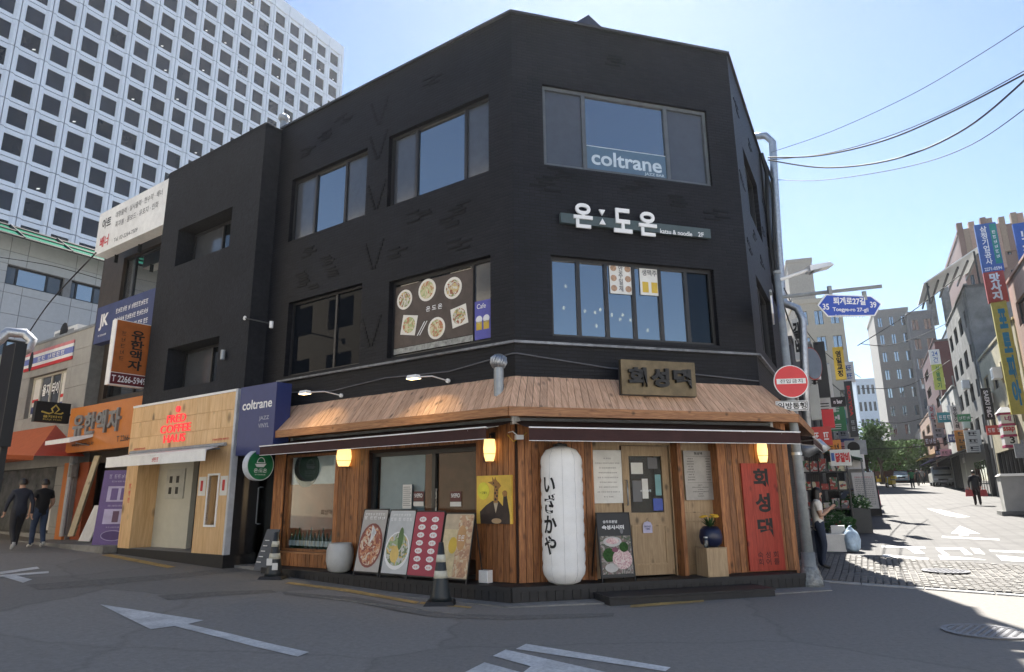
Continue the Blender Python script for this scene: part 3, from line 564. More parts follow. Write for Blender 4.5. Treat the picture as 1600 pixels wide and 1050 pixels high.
# ================================================================ things on the corner building
def awning(name, label, fr, a, b, off, zt, zf, val, m, trim=white_metal):
    T = Th(name, label, 'awning', fr, (a + b) / 2, .05, zf)
    n = 16; mb = MB()
    # slightly slack fabric
    vs = []
    for j in range(5):
        v = j / 4
        for i in range(n + 1):
            u = i / n; sag = -.02 * math.sin(math.pi * v) * (1 + .5 * math.sin(9 * u)); vs.append((a + (b - a) * u, -.06 - (off - .06) * v, zt + (zf - zt) * v + sag))
    mb.add(vs, [(j * (n + 1) + i, (j + 1) * (n + 1) + i, (j + 1) * (n + 1) + i + 1, j * (n + 1) + i + 1) for j in range(4) for i in range(n)])
    T.part('fabric', mb, m, smooth=True)
    T.part('front_bar', MB().box(a, b, -off - .03, -off, zf - .009, zf + .009), trim)
    mb = MB(); vs = []
    for i in range(n * 2 + 1):
        u = i / (2 * n); w = .012 * math.sin(i * 1.9); vs += [(a + (b - a) * u, -off - .008, zf - .015), (a + (b - a) * u, -off - .008 + w, zf - val)]
    mb.add(vs, [(2 * i, 2 * i + 1, 2 * i + 3, 2 * i + 2) for i in range(n * 2)]); T.part('valance', mb, m, smooth=True)
    T.part('hem', MB().box(a, b, -off - .014, -off - .003, zf - val - .008, zf - val), trim)
    T.part('roller', MB().cyl((a, -.1, zt + .02), (b, -.1, zt + .02), .045), grey_metal)
    for s in (a + .35, b - .35):
        k = .5 if s < (a + b) / 2 else -.5
        T.part('folding_arm', MB().tube([(s, -.1, zt - .07), (s + k, -.1 - off * .42, (zt + zf) / 2 - .09), (s, -off, zf - .03)], .014, 6), trim)
    for s in (a - .02, b + .02): T.part('end_bracket', MB().box(s - .025, s + .025, -.16, -.028, zt - .07, zt + .07), trim)
    return T
awning('awning', 'brown fabric folding awning over the left menu boards', FL, -5.5, .08, .88, 2.7, 2.52, .17, awning_brown)
awning('awning', 'brown fabric folding awning above the shop door', FF, -.06, 4.68, .88, 2.7, 2.5, .19, awning_brown)
awning('awning', 'short brown awning on the side-street face beside the duct', FRR, .5, 3.2, .75, 2.66, 2.5, .14, awning_brown)
def wall_lantern(fr, px0, py0, px1, py1, label):
    s0, z1 = fr.at(px0, py0, .14); s1, z0 = fr.at(px1, py1, .14); c = (s0 + s1) / 2; w = abs(s1 - s0) / 2
    T = Th('wall_lantern', label, 'lantern', fr, c, .03, z0, group='lit paper lanterns on the plank wall')
    T.part('backplate', MB().box(c - .04, c + .04, -.045, -.03, z1 - .02, z1 + .12), ink); T.part('arm', MB().tube([(c, -.045, z1 + .07), (c, -.14, z1 + .09), (c, -.14, z1 + .01)], .012, 6), ink)
    h = z1 - z0; T.part('shade', MB().lathe([(w * .62, z0), (w * .9, z0 + h * .3), (w * .98, z0 + h * .6), (w * .85, z1)], c, -.14, 12), lamp_warm, smooth=True)
    for k in (0, .34, .67, 1): T.part('rib', MB().lathe([(w * (.66 + .3 * math.sin(1 + 1.6 * k)), z0 + h * k - .004), (w * (.68 + .3 * math.sin(1 + 1.6 * k)), z0 + h * k + .004)], c, -.14, 12), ink)
    T.part('cap', MB().cyl((c, -.14, z1), (c, -.14, z1 + .025), w * .7), ink)
wall_lantern(FL, 530, 703, 545, 729, 'lit paper wall lantern between the two shop windows'); wall_lantern(FL, 757, 687, 773, 721, 'lit paper wall lantern above the giraffe poster'); wall_lantern(FF, 1183, 691, 1200, 723, 'lit paper wall lantern above the red vertical signboard')
# giraffe poster
s0, z0 = FL.at(746, 818, .05); s1, z1 = FL.at(800, 742, .05); w = s1 - s0; h = z1 - z0
T = Th('poster', 'yellow canvas poster of a giraffe in a dark suit', 'poster', FL, s0, .03, z0)
T.part('canvas', MB().box(s0, s1, -.07, -.03, z0, z1), [mat('poster_yellow', (.75, .5, .08), .6, var=.25, vs=2)])
P = lambda pts: [(s0 + w * x, z0 + h * y) for x, y in pts]
T.part('suit', MB().plate(P([(.12, .0), (.95, .0), (.95, .18), (.86, .62), (.78, .62), (.76, .36), (.64, .47), (.46, .47), (.28, .38), (.1, .25)]), -.074, -.071), mat('suit_print', (.04, .025, .02), .6, var=.4, vs=8))
T.part('giraffe', MB().plate(P([(.5, .42), (.62, .42), (.64, .72), (.72, .78), (.66, .84), (.58, .9), (.55, .97), (.52, .9), (.46, .97), (.47, .88), (.34, .86), (.46, .8), (.52, .76)]), -.078, -.075), mat('giraffe_print', (.34, .17, .05), .6, var=.5, vs=40))
T.part('shirt', MB().plate(P([(.56, .22), (.63, .44), (.5, .44)]), -.078, -.0745), mat('shirt_print', (.5, .42, .3), .6)); T.part('hand', MB().disc(s0 + w * .82, z0 + h * .62, w * .07, -.079, -.0745, 12), bpy.data.materials['giraffe_print']); T.part('hoof', MB().disc(s0 + w * .58, z0 + h * .06, w * .14, -.079, -.0745, 14, w * .06), mat('hoof_print', (.5, .33, .18), .6))
for u, v, q in ((.56, .5, .03), (.6, .57, .026), (.55, .63, .028), (.6, .69, .024), (.57, .76, .022), (.5, .84, .02)): T.part('spot', MB().disc(s0 + w * u, z0 + h * v, w * q, -.081, -.0785, 8), bpy.data.materials['suit_print'])
T.part('logo', MB().disc(s0 + w * .2, z0 + h * .68, w * .17, -.076, -.071, 24, w * .2), mat('logo_yellow', (.75, .68, .06), .5)); lettering(T, '一番搾り', s0 + w * .2, -.078, z0 + h * .64, w * .2, w * .06, ink)
# giant capsule lantern
s, z0 = FF.at(880, 914, .36); s, z1 = FF.at(878, 698, .36); s = FF.at(879, 800, .36)[0]; r = .325
T = Th('paper_lantern', 'tall white capsule paper lantern with black brush lettering', 'lantern', FF, s, .36, z0)
prof = []; H = z1 - z0
for i in range(41):
    t = i / 40; zz = z0 + H * t; e = min(t, 1 - t) * H
    rr = r * (1 if e > .26 else math.sqrt(max(0, 1 - ((.26 - e) / .26) ** 2.2)) * .68 + .32)
    prof.append((max(.09, rr) - (.01 if i % 4 == 2 else 0), zz))
lant = mat('lantern_paper', (.88, .87, .85), .7, var=.05, bump=.15, bs=14); lant.node_tree.nodes['Principled BSDF'].inputs['Subsurface Weight'].default_value = .0
T.part('paper_body', MB().lathe(prof, s, -.36, 32), lant, smooth=True)
for k in range(10):
    a = 2 * math.pi * k / 10; path = [(s + (pr + .001) * math.cos(a), -.36 + (pr + .001) * math.sin(a), zz) for pr, zz in prof[1:-1]]; T.part('seam', MB().tube(path, .0025, 4), mat('seam', (.5, .5, .5), .7) if k == 0 else bpy.data.materials['seam'])
T.part('top_ring', MB().cyl((s, -.36, z1 - .01), (s, -.36, z1 + .04), .1, seg=20), ink); T.part('bottom_ring', MB().cyl((s, -.36, z0 - .03), (s, -.36, z0 + .01), .1, seg=20), ink); T.part('wall_bracket', MB().box(s - .02, s + .02, -.36, -.03, z1 + .03, z1 + .06), ink)
vs, fs = textgeo('い\nざ\nか\nや', .028, lsp=1.0); x0 = min(v.x for v in vs); x1 = max(v.x for v in vs); y0 = min(v.y for v in vs); y1 = max(v.y for v in vs); V = []
fs2 = []
for v in vs:
    a = -math.pi / 2 - 1.0 + ((v.x - (x0 + x1) / 2) / (x1 - x0)) * .75; zz = z0 + H * .22 + (v.y - y0) / (y1 - y0) * H * .55; V.append((s + (r + .004) * math.cos(a), -.36 + (r + .004) * math.sin(a), zz))
T.part('lettering', MB().add(V, fs), ink)
# framed notices by the door
def board(name, label, cat, fr, px0, py0, px1, py1, off, m, th=.02):
    s0, z1 = fr.at(px0, py0, off); s1, z0 = fr.at(px1, py1, off); T = Th(name, label, cat, fr, (s0 + s1) / 2, off - th, z0)
    T.part('panel', MB().box(s0, s1, -off, -off + th, z0, z1), m); return T, s0, s1, z0, z1, -off
T, s0, s1, z0, z1, y = board('notice_board', 'white acrylic notice with grey lines of text left of the door', 'notice', FF, 926, 703, 974, 786, -.17, mat('acrylic', (.62, .62, .6), .15, var=.12, vs=4))
for i, nn in enumerate((4, 14, 9, 10, 11, 9, 10, 12, 5)): T.part('text_row', scrib((s0 + s1) / 2, y - .002, z1 - (z1 - z0) * (.16 + .09 * i), (s1 - s0) * min(.85, .065 * nn), .022, nn, i), grey_ink)
for x, z in ((s0 + .02, z0 + .02), (s1 - .02, z0 + .02), (s0 + .02, z1 - .02), (s1 - .02, z1 - .02)): T.part('bolt', MB().disc(x, z, .008, y - .008, y, 8), steel)
T, s0, s1, z0, z1, y = board('menu_board', 'grey metal menu board with black printed rows right of the door', 'menu', FF, 1067, 704, 1119, 781, -.17, mat('menu_grey', (.3, .29, .28), .4, metal=.3))
lettering(T, '회성댁', (s0 + s1) / 2, y - .002, z1 - .05, .16, .05, ink, bold=.03)
for i in range(9):
    z = z1 - .14 - i * .045; T.part('text_row', scrib(s0 + .13, y - .002, z, .1 + .02 * (i % 3), .02, 4 + i % 3, 20 + i), ink); T.part('price_row', scrib(s1 - .11, y - .002, z, .08, .018, 5, 40 + i), ink)
T.part('rule', MB().box(s0 + .05, s1 - .05, y - .003, y, z1 - .1, z1 - .097), ink); T.part('rule', MB().box(s0 + .05, s1 - .05, y - .003, y, z1 - .55, z1 - .547), ink)
for i, nn in enumerate((4, 16, 5, 15, 4, 6)): T.part('text_row', scrib((s0 + s1) / 2, y - .002, z1 - .59 - i * .037, .02 * nn, .016, nn, 60 + i), ink)
# break-time tag hanging on the door
s, z = FF.at(1012, 824, -.2); T = Th('door_tag', 'small pale lilac break time tag hanging on the door', 'sign', FF, s, -.2, z - .09)
T.part('tag', MB().plate([(s - .085, z - .09), (s + .085, z - .09), (s + .085, z + .03), (s + .06, z + .08), (s, z + .1), (s - .06, z + .08), (s - .085, z + .03)], .2, .208), mat('tag_lilac', (.5, .48, .66), .5)); lettering(T, 'BREAK\nTIME', s, .197, z - .005, .12, .07, navy, bold=.02); T.part('cord', MB().tube([(s - .03, .2, z + .09), (s, .2, z + .15), (s + .03, .2, z + .09)], .003, 4), ink)
# red vertical signboard
s0, z0 = FF.at(1170, 893, .06); s1, z1 = FF.at(1211, 724, .06); s0 = FF.at(1157, 724, .06)[0]; T = Th('signboard', 'tall red wooden signboard with black brush lettering', 'sign', FF, (s0 + s1) / 2, .03, z0)
nb = 4
for i in range(nb): T.piece('board', red_wood, s0 + (s1 - s0) * i / nb + .001, s0 + (s1 - s0) * (i + 1) / nb - .001, -.065, -.03, z0, z1)
for k, ch in enumerate('회성댁'): lettering(T, ch, (s0 + s1) / 2 + .02, -.068, z0 + (z1 - z0) * (.86 - .235 * k), .3, .32, ink, bold=.04)
lettering(T, '숙 성 회\n회 어 를', (s0 + s1) / 2 + .03, -.067, z0 + .2, .42, .22, mat('red_dark', (.09, .01, .008), .6), bold=.02)
# bronze plaque on the pent roof
s0, z1 = FF.at(968, 562, .42); s1, z0 = FF.at(1087, 620, .42); T = Th('name_plaque', 'bronze plaque with dark raised letters on the pent roof', 'sign', FF, (s0 + s1) / 2, .4, z0)
br = mat('bronze', (.13, .1, .06), .4, metal=.6, var=.3, vs=6); T.part('plate', MB().box(s0, s1, -.46, -.4, z0, z1), br); T.part('frame', MB().box(s0 - .01, s1 + .01, -.4, -.37, z0 - .01, z1 + .01), frame_dark)
for k, ch in enumerate('회성댁'): lettering(T, ch, s0 + (s1 - s0) * (.2 + .3 * k), -.462, (z0 + z1) / 2, (s1 - s0) * .24, (z1 - z0) * .55, ink, bold=.05, ext=.05)
for x in (s0 + .2, s1 - .2): T.part('strut', MB().cyl((x, -.38, z1 - .1), (x, 0, z1 - .1), .015, seg=6), ink)
# on-do-on sign
s0, z1 = FF.at(876, 332, .1); s1 = FF.at(1110, 359, .1)[0]; z0 = FF.at(876, 347, .1)[1]; T = Th('shop_sign', 'slim grey-green sign bar with white raised letters and 2F', 'sign', FF, (s0 + s1) / 2, 0, z0)
T.part('bar', MB().box(s0, s1, -.1, -.02, z0, z1), mat('bar_green', (.06, .085, .09), .45))
for txt_, px, wd in (('온', 911, .36), ('도', 973, .36), ('온', 1012, .36)):
    s, z = FF.at(px, {911: 337, 973: 345, 1012: 350}[px], .12); lettering(T, txt_, s, -.102, z, wd, .47, white_ink, bold=.03, ext=.03)
s, z = FF.at(941, 340, .12); T.part('hourglass_mark', MB().plate([(s - .06, z + .15), (s, z + .04), (s + .06, z + .15)][::-1], -.13, -.1), white_ink); T.part('hourglass_mark', MB().plate([(s - .06, z - .13), (s + .06, z - .13), (s, z - .02)], -.13, -.1), white_ink)
s, z = FF.at(1059, 363, .12); lettering(T, 'katsu & noodle', s - .02, -.103, z, .66, .09, white_ink, bold=.015); s, z = FF.at(1096, 366, .12); lettering(T, '2F', s, -.103, z, .12, .09, white_ink, bold=.015)
# coltrane lettering in the top window
x0, x1 = .59 + 3.45 * .24 + .04, .59 + 3.45 * .74 - .04
T = Th('window_sticker', 'pale blue lettered sticker across the foot of the top corner window', 'sticker', FF, (x0 + x1) / 2, -.09, 7.4)
T.part('film', MB().box(x0, x1, .088, .092, 7.4, 7.86), mat('film_blue', (.09, .15, .22), .3, var=.1)); T.part('line', MB().box(x0, x1, .084, .088, 7.86, 7.868), white_ink)
lettering(T, 'coltrane', (x0 + x1) / 2, .084, 7.64, 1.45, .3, mat('letter_pale', (.5, .58, .65), .4), bold=.02); lettering(T, 'JAZZ BAR', x1 - .26, .084, 7.43, .42, .07, bpy.data.materials['letter_pale'])
# posters in the folding windows
for k, (txt_, lab) in enumerate([('안\n주\n일\n체', 'white poster with a vertical word and plates in the third folding pane'), ('생맥주', 'white poster of two beer mugs in the fourth folding pane')]):
    px0, px1 = ((951, 988), (998, 1031))[k]; s0, z1 = FF.at(px0, 410 + 5 * k, -.13); s1, z0 = FF.at(px1, 461 + 2 * k, -.13)
    T = Th('window_poster', lab, 'poster', FF, (s0 + s1) / 2, -.13, z0); T.part('sheet', MB().box(s0, s1, .118, .124, z0, z1), paper)
    if k == 0:
        lettering(T, txt_, (s0 + s1) / 2, .114, (z0 + z1) / 2, .09, (z1 - z0) * .85, grey_ink, bold=.02)
        for q in range(3):
            for sg in (-1, 1): T.part('plate_print', MB().disc((s0 + s1) / 2 + sg * .14, z0 + .1 + q * .19, .06, .114, .117, 14), mat('food_a', (.4, .25, .16), .5, var=.4, vs=30))
    else:
        lettering(T, txt_, (s0 + s1) / 2, .114, z1 - .13, .3, .12, grey_ink, bold=.02)
        for sg in (-1, 1): T.part('mug_print', MB().box((s0 + s1) / 2 + sg * .09 - .06, (s0 + s1) / 2 + sg * .09 + .06, .114, .117, z0 + .05, z0 + .25), yellow)
# food poster in the left first-floor window
fx0, fx1, fz0, fz1 = -2.92, -.98, 4.18, 5.58
T = Th('food_poster', 'dark window poster of plated dishes with a knife and fork', 'poster', FL, (fx0 + fx1) / 2, -.12, fz0)
T.part('sheet', MB().box(fx0, fx1, .112, .118, fz0 + .12, fz1 - .05), mat('poster_brown', (.07, .05, .042), .5, var=.3, vs=5)); T.part('lower_shelf', MB().box(fx0, fx1, .112, .118, fz0, fz0 + .11), mat('shelf_print', (.3, .3, .28), .5, var=.6, vs=9))
fm = [blotch('dish_a', [(.55, .5, .4), (.6, .45, .2), (.35, .12, .06), (.7, .65, .55), (.25, .3, .1)], 16), blotch('dish_b', [(.6, .55, .3), (.4, .45, .2), (.7, .6, .4), (.5, .2, .1)], 16)]
plate_m = mat('plate_print', (.8, .76, .68), .5, var=.1)
for i, (u, v, r_) in enumerate([(.13, .76, .2), (.43, .82, .22), (.76, .76, .21), (.56, .26, .21)]):
    cx, cz = fx0 + (fx1 - fx0) * u, fz0 + (fz1 - fz0) * v; T.part('plate', MB().disc(cx, cz, r_, .108, .111, 24), plate_m); T.part('dish', MB().disc(cx, cz, r_ * .78, .104, .107, 20), fm[i % 2])
for i, (u, v, r_, ph) in enumerate([(.2, .38, .21, .6), (.84, .36, .2, .95)]):
    cx, cz = fx0 + (fx1 - fx0) * u, fz0 + (fz1 - fz0) * v; sq = [(cx + r_ * 1.3 * math.cos(ph + k * math.pi / 2), cz + r_ * 1.3 * math.sin(ph + k * math.pi / 2)) for k in range(4)]; T.part('plate', MB().plate(sq, .108, .111), plate_m)
    T.part('dish', MB().disc(cx, cz, r_ * .75, .104, .107, 20), fm[(i + 1) % 2])
lettering(T, '온 도 온', (fx0 + fx1) / 2 + .05, .108, fz0 + (fz1 - fz0) * .55, .4, .1, white_ink, bold=.02)
for dx in (0, .06): T.part('cutlery', MB().hexa([(-2.32 + dx, .106, 4.47), (-2.3 + dx, .106, 4.47), (-2.3 + dx, .11, 4.47), (-2.32 + dx, .11, 4.47)], [(-2.14 + dx, .106, 4.72), (-2.12 + dx, .106, 4.72), (-2.12 + dx, .11, 4.72), (-2.14 + dx, .11, 4.72)]), white_ink)
T = Th('beer_poster', 'blue cafe poster with two beer glasses beside the food poster', 'poster', FL, -.75, -.12, 4.2); T.part('sheet', MB().box(-.93, -.57, .104, .11, 4.18, 4.88), mat('poster_blue', (.09, .09, .38), .5)); lettering(T, 'Cafe', -.78, .1, 4.78, .2, .09, white_ink)
for sg in (-1, 1): T.part('glass_print', MB().box(-.75 + sg * .08 - .06, -.75 + sg * .08 + .06, .1, .103, 4.35, 4.5), yellow); T.part('foam_print', MB().disc(-.75 + sg * .08, 4.54, .07, .1, .103, 12), white_ink)
# A-frame menu boards on the left of the deck
def easel(name, label, fr, q, off, tilt, m, group, face=None):
    (xa, ya), (xb, yb) = q; s0, z1 = fr.at(xa, ya, off); s1, _ = fr.at(xb, ya, off); z0 = .3; w = abs(s1 - s0); c = (s0 + s1) / 2; h = z1 - z0
    T = Th(name, label, 'menu board', fr, c, off, .215, group)
    def pt(x, u, d=0): return (c + x, -off - .12 + tilt * u + d, z0 + h * u)
    def slab(x0, x1, u0, u1, d0, d1): return MB().hexa([pt(x0, u0, d0), pt(x1, u0, d0), pt(x1, u0, d1), pt(x0, u0, d1)], [pt(x0, u1, d0), pt(x1, u1, d0), pt(x1, u1, d1), pt(x0, u1, d1)])
    T.part('panel', slab(-w / 2, w / 2, 0, 1, 0, .012), m)
    fm_ = MB(); 
    for x0, x1, u0, u1 in ((-w / 2 - .012, -w / 2, -.02, 1.02), (w / 2, w / 2 + .012, -.02, 1.02)): 
        b = slab(x0, x1, u0, u1, -.004, .02); T.part('frame_rail', b, ink)
    T.part('frame_rail', slab(-w / 2, w / 2, 1, 1.02, -.004, .02), ink); T.part('frame_rail', slab(-w / 2, w / 2, -.02, 0, -.004, .02), ink)
    for sg in (-1, 1):
        T.part('leg', MB().cyl(pt(sg * w / 2, 0), (c + sg * w / 2, -off - .14, .215), .011, seg=6), ink); T.part('leg', MB().cyl(pt(sg * w / 2, 1), (c + sg * w / 2, -off + .3, .215), .011, seg=6), ink)
    return T, w, h, slab, pt
soup = blotch('soup', [(.35, .1, .06), (.5, .2, .1), (.6, .5, .4), (.25, .06, .04), (.55, .3, .18)], 14); noodle = blotch('noodle', [(.55, .55, .5), (.6, .42, .12), (.3, .4, .2), (.5, .5, .48), (.15, .2, .1)], 13); beige_food = blotch('beige_food', [(.55, .4, .25), (.5, .3, .18), (.6, .5, .35), (.4, .22, .14)], 12); sash = blotch('sashimi', [(.1, .09, .08), (.16, .14, .12), (.3, .27, .25), (.07, .09, .05), (.2, .13, .12)], 20); pinkf = blotch('pink_slices', [(.6, .38, .38), (.68, .5, .48), (.5, .28, .3), (.7, .6, .56)], 34)
gm = 'menu boards standing on the deck by the left window'
def printed(T, slab, w, u0, u1, x0, x1, m, name='print'): return T.part(name, slab(x0, x1, u0, u1, -.004, -.001), m)
def pdisc(T, pt, cx, u, rx, ru, m, name, d=-.006, seg=22):
    vs = [pt(cx + rx * math.cos(2 * math.pi * k / seg), u + ru * math.sin(2 * math.pi * k / seg), d) for k in range(seg)]; return T.part(name, MB().add(vs, [tuple(range(seg))]), m)
def pscrib(T, pt, n, seed, cx, u, w, hu, m):
    st, W = glyphs(n, seed); mb = MB()
    for a, b, c, e in st: mb.quad(*[pt(cx + (x / W - .5) * w, u + (q - .5) * hu, -.012) for x, q in ((a, c), (b, c), (b, e), (a, e))])
    return T.part('lettering', mb, m)
def ptext(T, pt, body, cx, u, w, hu, m, bold=.02):
    vs, fs = textgeo(body, bold); x0 = min(v.x for v in vs); x1 = max(v.x for v in vs); y0 = min(v.y for v in vs); y1 = max(v.y for v in vs)
    return T.part('lettering', MB().add([pt(cx + ((v.x - x0) / (x1 - x0) - .5) * w, u + ((v.y - y0) / (y1 - y0) - .5) * hu, -.008) for v in vs], fs), m)
T, w, h, sb, pt = easel('menu_easel', 'menu easel with a red spicy soup photo, leftmost of four on the deck', FL, ((565, 797), (602, 885)), .42, .2, mat('print_grey', (.42, .4, .38), .5, var=.1), gm)
pdisc(T, pt, 0, .42, w * .48, .36, mat('bowl_red', (.22, .06, .05), .5), 'bowl'); pdisc(T, pt, 0, .42, w * .42, .32, soup, 'soup', -.008)
for k in range(6): T.part('bean_sprout', sb(-.02 + k * .012, -.005 + k * .02, .45 + .03 * k, .75 - .02 * k, -.011, -.009), white_ink)
pscrib(T, pt, 8, 1, 0, .93, w * .8, .04, white_ink); pscrib(T, pt, 5, 2, 0, .87, w * .85, .055, white_ink)
T, w, h, sb, pt = easel('menu_easel', 'menu easel with a noodle bowl photo, second of four on the deck', FL, ((606, 798), (645, 887)), .42, .2, mat('print_pale', (.5, .52, .53), .5, var=.1), gm)
pdisc(T, pt, 0, .36, w * .48, .3, white_ink, 'bowl'); pdisc(T, pt, 0, .38, w * .43, .26, noodle, 'noodles', -.008); pdisc(T, pt, -.04, .3, w * .17, .13, mat('egg', (.7, .5, .15), .5), 'egg', -.01); pdisc(T, pt, .05, .55, w * .1, .18, mat('greens', (.08, .16, .05), .5), 'greens', -.01)
pscrib(T, pt, 7, 3, 0, .93, w * .7, .04, white_ink); pscrib(T, pt, 6, 4, 0, .86, w * .85, .055, white_ink)
T, w, h, sb, pt = easel('menu_easel', 'crimson menu easel with white rounded squares, third of four on the deck', FL, ((646, 800), (690, 890)), .42, .2, mat('print_crimson', (.36, .035, .07), .5, var=.08), gm)
for i in range(7):
    for sg in (-1, 1):
        (pdisc(T, pt, sg * w * .22, .88 - i * .125, w * .13, .045, white_ink, 'menu_patch', -.006, 8 if (i + sg) % 3 else 16)); pscrib(T, pt, 2, 5, sg * w * .22, .88 - i * .125, w * .14, .03, red_ink)
T, w, h, sb, pt = easel('menu_easel', 'beige menu easel of fried food and noodles, rightmost of four on the deck', FL, ((693, 803), (737, 893)), .42, .2, mat('print_beige', (.5, .4, .28), .5, var=.2, vs=4), gm)
printed(T, sb, w, .02, .98, .0, w * .48, beige_food, 'fried_food'); printed(T, sb, w, .02, .75, -w * .48, -.01, mat('print_cream', (.6, .5, .3), .5, var=.3, vs=5), 'noodle_photo'); pdisc(T, pt, -.07, .5, w * .15, .13, yellow, 'plate'); pdisc(T, pt, .09, .62, w * .16, .2, mat('print_gold', (.5, .28, .12), .5), 'badge', -.008); pscrib(T, pt, 5, 6, .09, .62, w * .2, .1, white_ink)
T, w, h, sb, pt = easel('menu_easel', 'black menu easel with a sashimi platter photo beside the white lantern', FF, ((932, 803), (982, 890)), .3, .12, mat('print_black', (.014, .016, .02), .5), None)
printed(T, sb, w, .04, .64, -w * .47, w * .47, sash, 'sashimi_photo'); ptext(T, pt, '숭두초원담', -.06, .87, w * .45, .05, white_ink); ptext(T, pt, '숙성사시미', -.02, .78, w * .68, .07, white_ink, .04); pdisc(T, pt, -.12, .34, w * .2, .11, leaf, 'leaf_print', -.006); pdisc(T, pt, -.05, .55, w * .28, .08, mat('plate_pale', (.5, .48, .46), .5), 'plate_print', -.006); pdisc(T, pt, -.05, .56, w * .2, .05, pinkf, 'fish_print', -.008); pdisc(T, pt, .09, .27, w * .3, .16, pinkf, 'fish_print', -.007); pdisc(T, pt, -.1, .14, w * .2, .07, bpy.data.materials['plate_pale'], 'plate_print', -.007); pdisc(T, pt, .13, .46, w * .14, .08, leaf, 'leaf_print', -.009); pdisc(T, pt, -.02, .42, w * .1, .04, mat('plum_print', (.2, .06, .1), .5), 'garnish_print', -.01); pdisc(T, pt, .12, .72, w * .05, .05, grey_ink, 'cup_print', -.006)
# tan box with a plant pot beside the door
s, z = FF.at(1122, 897, .3); T = Th('plinth', 'plain tan wooden box standing by the door', 'box', FF, s, .3, .215); T.part('box', MB().box(s - .2, s + .17, -.34, .0, .215, .66), tan_wood); T.part('lid_edge', MB().box(s - .205, s + .175, -.345, .005, .645, .665), tan_wood)
sp_ = s; T = Th('flower_pot', 'round blue pot with yellow flowers on the tan box', 'plant', FF, s, .17, .665)
T.part('pot', MB().lathe([(.1, .665), (.17, .72), (.19, .83), (.17, .93), (.12, .99), (.11, .97)], s, -.17, 20), mat('pot_blue', (.01, .015, .05), .35), smooth=True); mb = MB(); rnd = random.Random(2)
for k in range(46):
    a = rnd.random() * 6.28; l = rnd.uniform(.1, .24); el = rnd.uniform(.3, 1.3); b = Vector((s, -.17, .98)); d = Vector((math.cos(a) * math.cos(el), math.sin(a) * math.cos(el), math.sin(el))); t = b + d * l; sd_ = Vector((-math.sin(a), math.cos(a), 0)) * .018; mb.quad(b, b + d * l * .5 + sd_, t, b + d * l * .5 - sd_)
T.part('leaves', mb, leaf); mb = MB()
for k in range(9):
    a = rnd.random() * 6.28; c = Vector((s + math.cos(a) * .13 - .03, -.2 + math.sin(a) * .08, 1.13 + rnd.random() * .06)); mb.lathe([(.005, c.z - .01), (.05, c.z), (.05, c.z + .012), (.01, c.z + .02)], c.x, c.y, 8)
T.part('flowers', mb, mat('petal', (.75, .45, .02), .5))
T = Th('glass_jar', 'small clear glass jar next to the blue pot', 'jar', FF, s - .16, .27, .665); T.part('jar', MB().lathe([(.035, .665), (.04, .68), (.04, .78), (.03, .8), (.03, .815)], s - .16, -.27, 12), clear_glass('jar_glass', (.85, .9, .9), 1.5, .05), smooth=True); T.part('lid', MB().cyl((s - .16, -.27, .815), (s - .16, -.27, .835), .034), steel)
# white jar planter, meter box, bottles
s, z = FL.at(526, 890, .33); T = Th('jar_planter', 'large white rounded jar planter on the deck', 'planter', FL, s, .3, .215); T.part('jar', MB().lathe([(.14, .216), (.2, .25), (.245, .42), (.24, .6), (.205, .71), (.2, .72), (.18, .715), (.18, .66)], s, -.27, 28), mat('jar_white', (.5, .5, .49), .5, var=.1), smooth=True); T.part('soil', MB().cyl((s, -.27, .655), (s, -.27, .67), .185, seg=24), mat('soil', (.03, .022, .016), .9))
s, z = FL.at(749, 905, .3); T = Th('meter_box', 'small white plastic box at the end of the deck', 'box', FL, s, .2, .215); T.part('case', MB().box(s - .09, s + .09, -.2, -.08, .216, .4), white_metal); T.part('cover', MB().box(s - .07, s + .07, -.208, -.2, .24, .38), white_paint)
bot_g = mat('bottle_green', (.01, .04, .02), .08, var=0, spec=.8)
for i in range(12):
    s = -5.72 + i * .122; T = Th('sake_bottle', 'dark green bottle with pale label on the window ledge', 'bottle', FL, s, -.14, .55, group='green bottles lined up inside the left window'); hh = .3 + .05 * ((i * 7) % 3)
    T.part('glass', MB().lathe([(.04, .55), (.045, .56), (.045, .55 + hh * .55), (.016, .55 + hh * .78), (.014, .55 + hh), (.012, .55 + hh)], s, .15, 10), bot_g, smooth=True); T.part('label', MB().lathe([(.0465, .6), (.0465, .7)], s, .15, 10), paper)
T = Th('bottle_shelf', 'dark ledge inside the left window under the bottles', 'shelf', FL, -5., -.1, .5); T.part('board', MB().box(-5.8, -4.33, .1, .3, .515, .548), deck_black)
# OPEN signs and leaflets in the second window
for k, (px, lab) in enumerate(((653, 'dark red open sign seen reversed behind the leaflets'), (711, 'dark red open sign seen reversed on the dark pane'))):
    s, z = FL.at(px, 777, -.1); T = Th('open_sign', lab, 'sign', FL, s, -.1, z - .1); T.part('card', MB().box(s - .12, s + .12, .114, .12, z - .07, z + .1), mat('open_red%d' % k, (.09, .01, .015), .4)); lettering(T, 'OPEN!', s, .11, z + .03, .19, .07, white_ink, bold=.02, flip=True); T.part('strip', MB().box(s - .12, s + .12, .114, .12, z - .15, z - .075), paper)
s, z = FL.at(636, 775, -.1); T = Th('leaflet', 'long white price list taped inside the second window', 'notice', FL, s, -.1, z - .2); T.part('sheet', MB().box(s - .11, s + .11, .1, .106, z - .22, z + .2), paper)
for i in range(10): T.part('text_row', MB().box(s - .09, s + .07 + .02 * (i % 2), .096, .1, z + .15 - i * .035, z + .16 - i * .035), grey_ink)
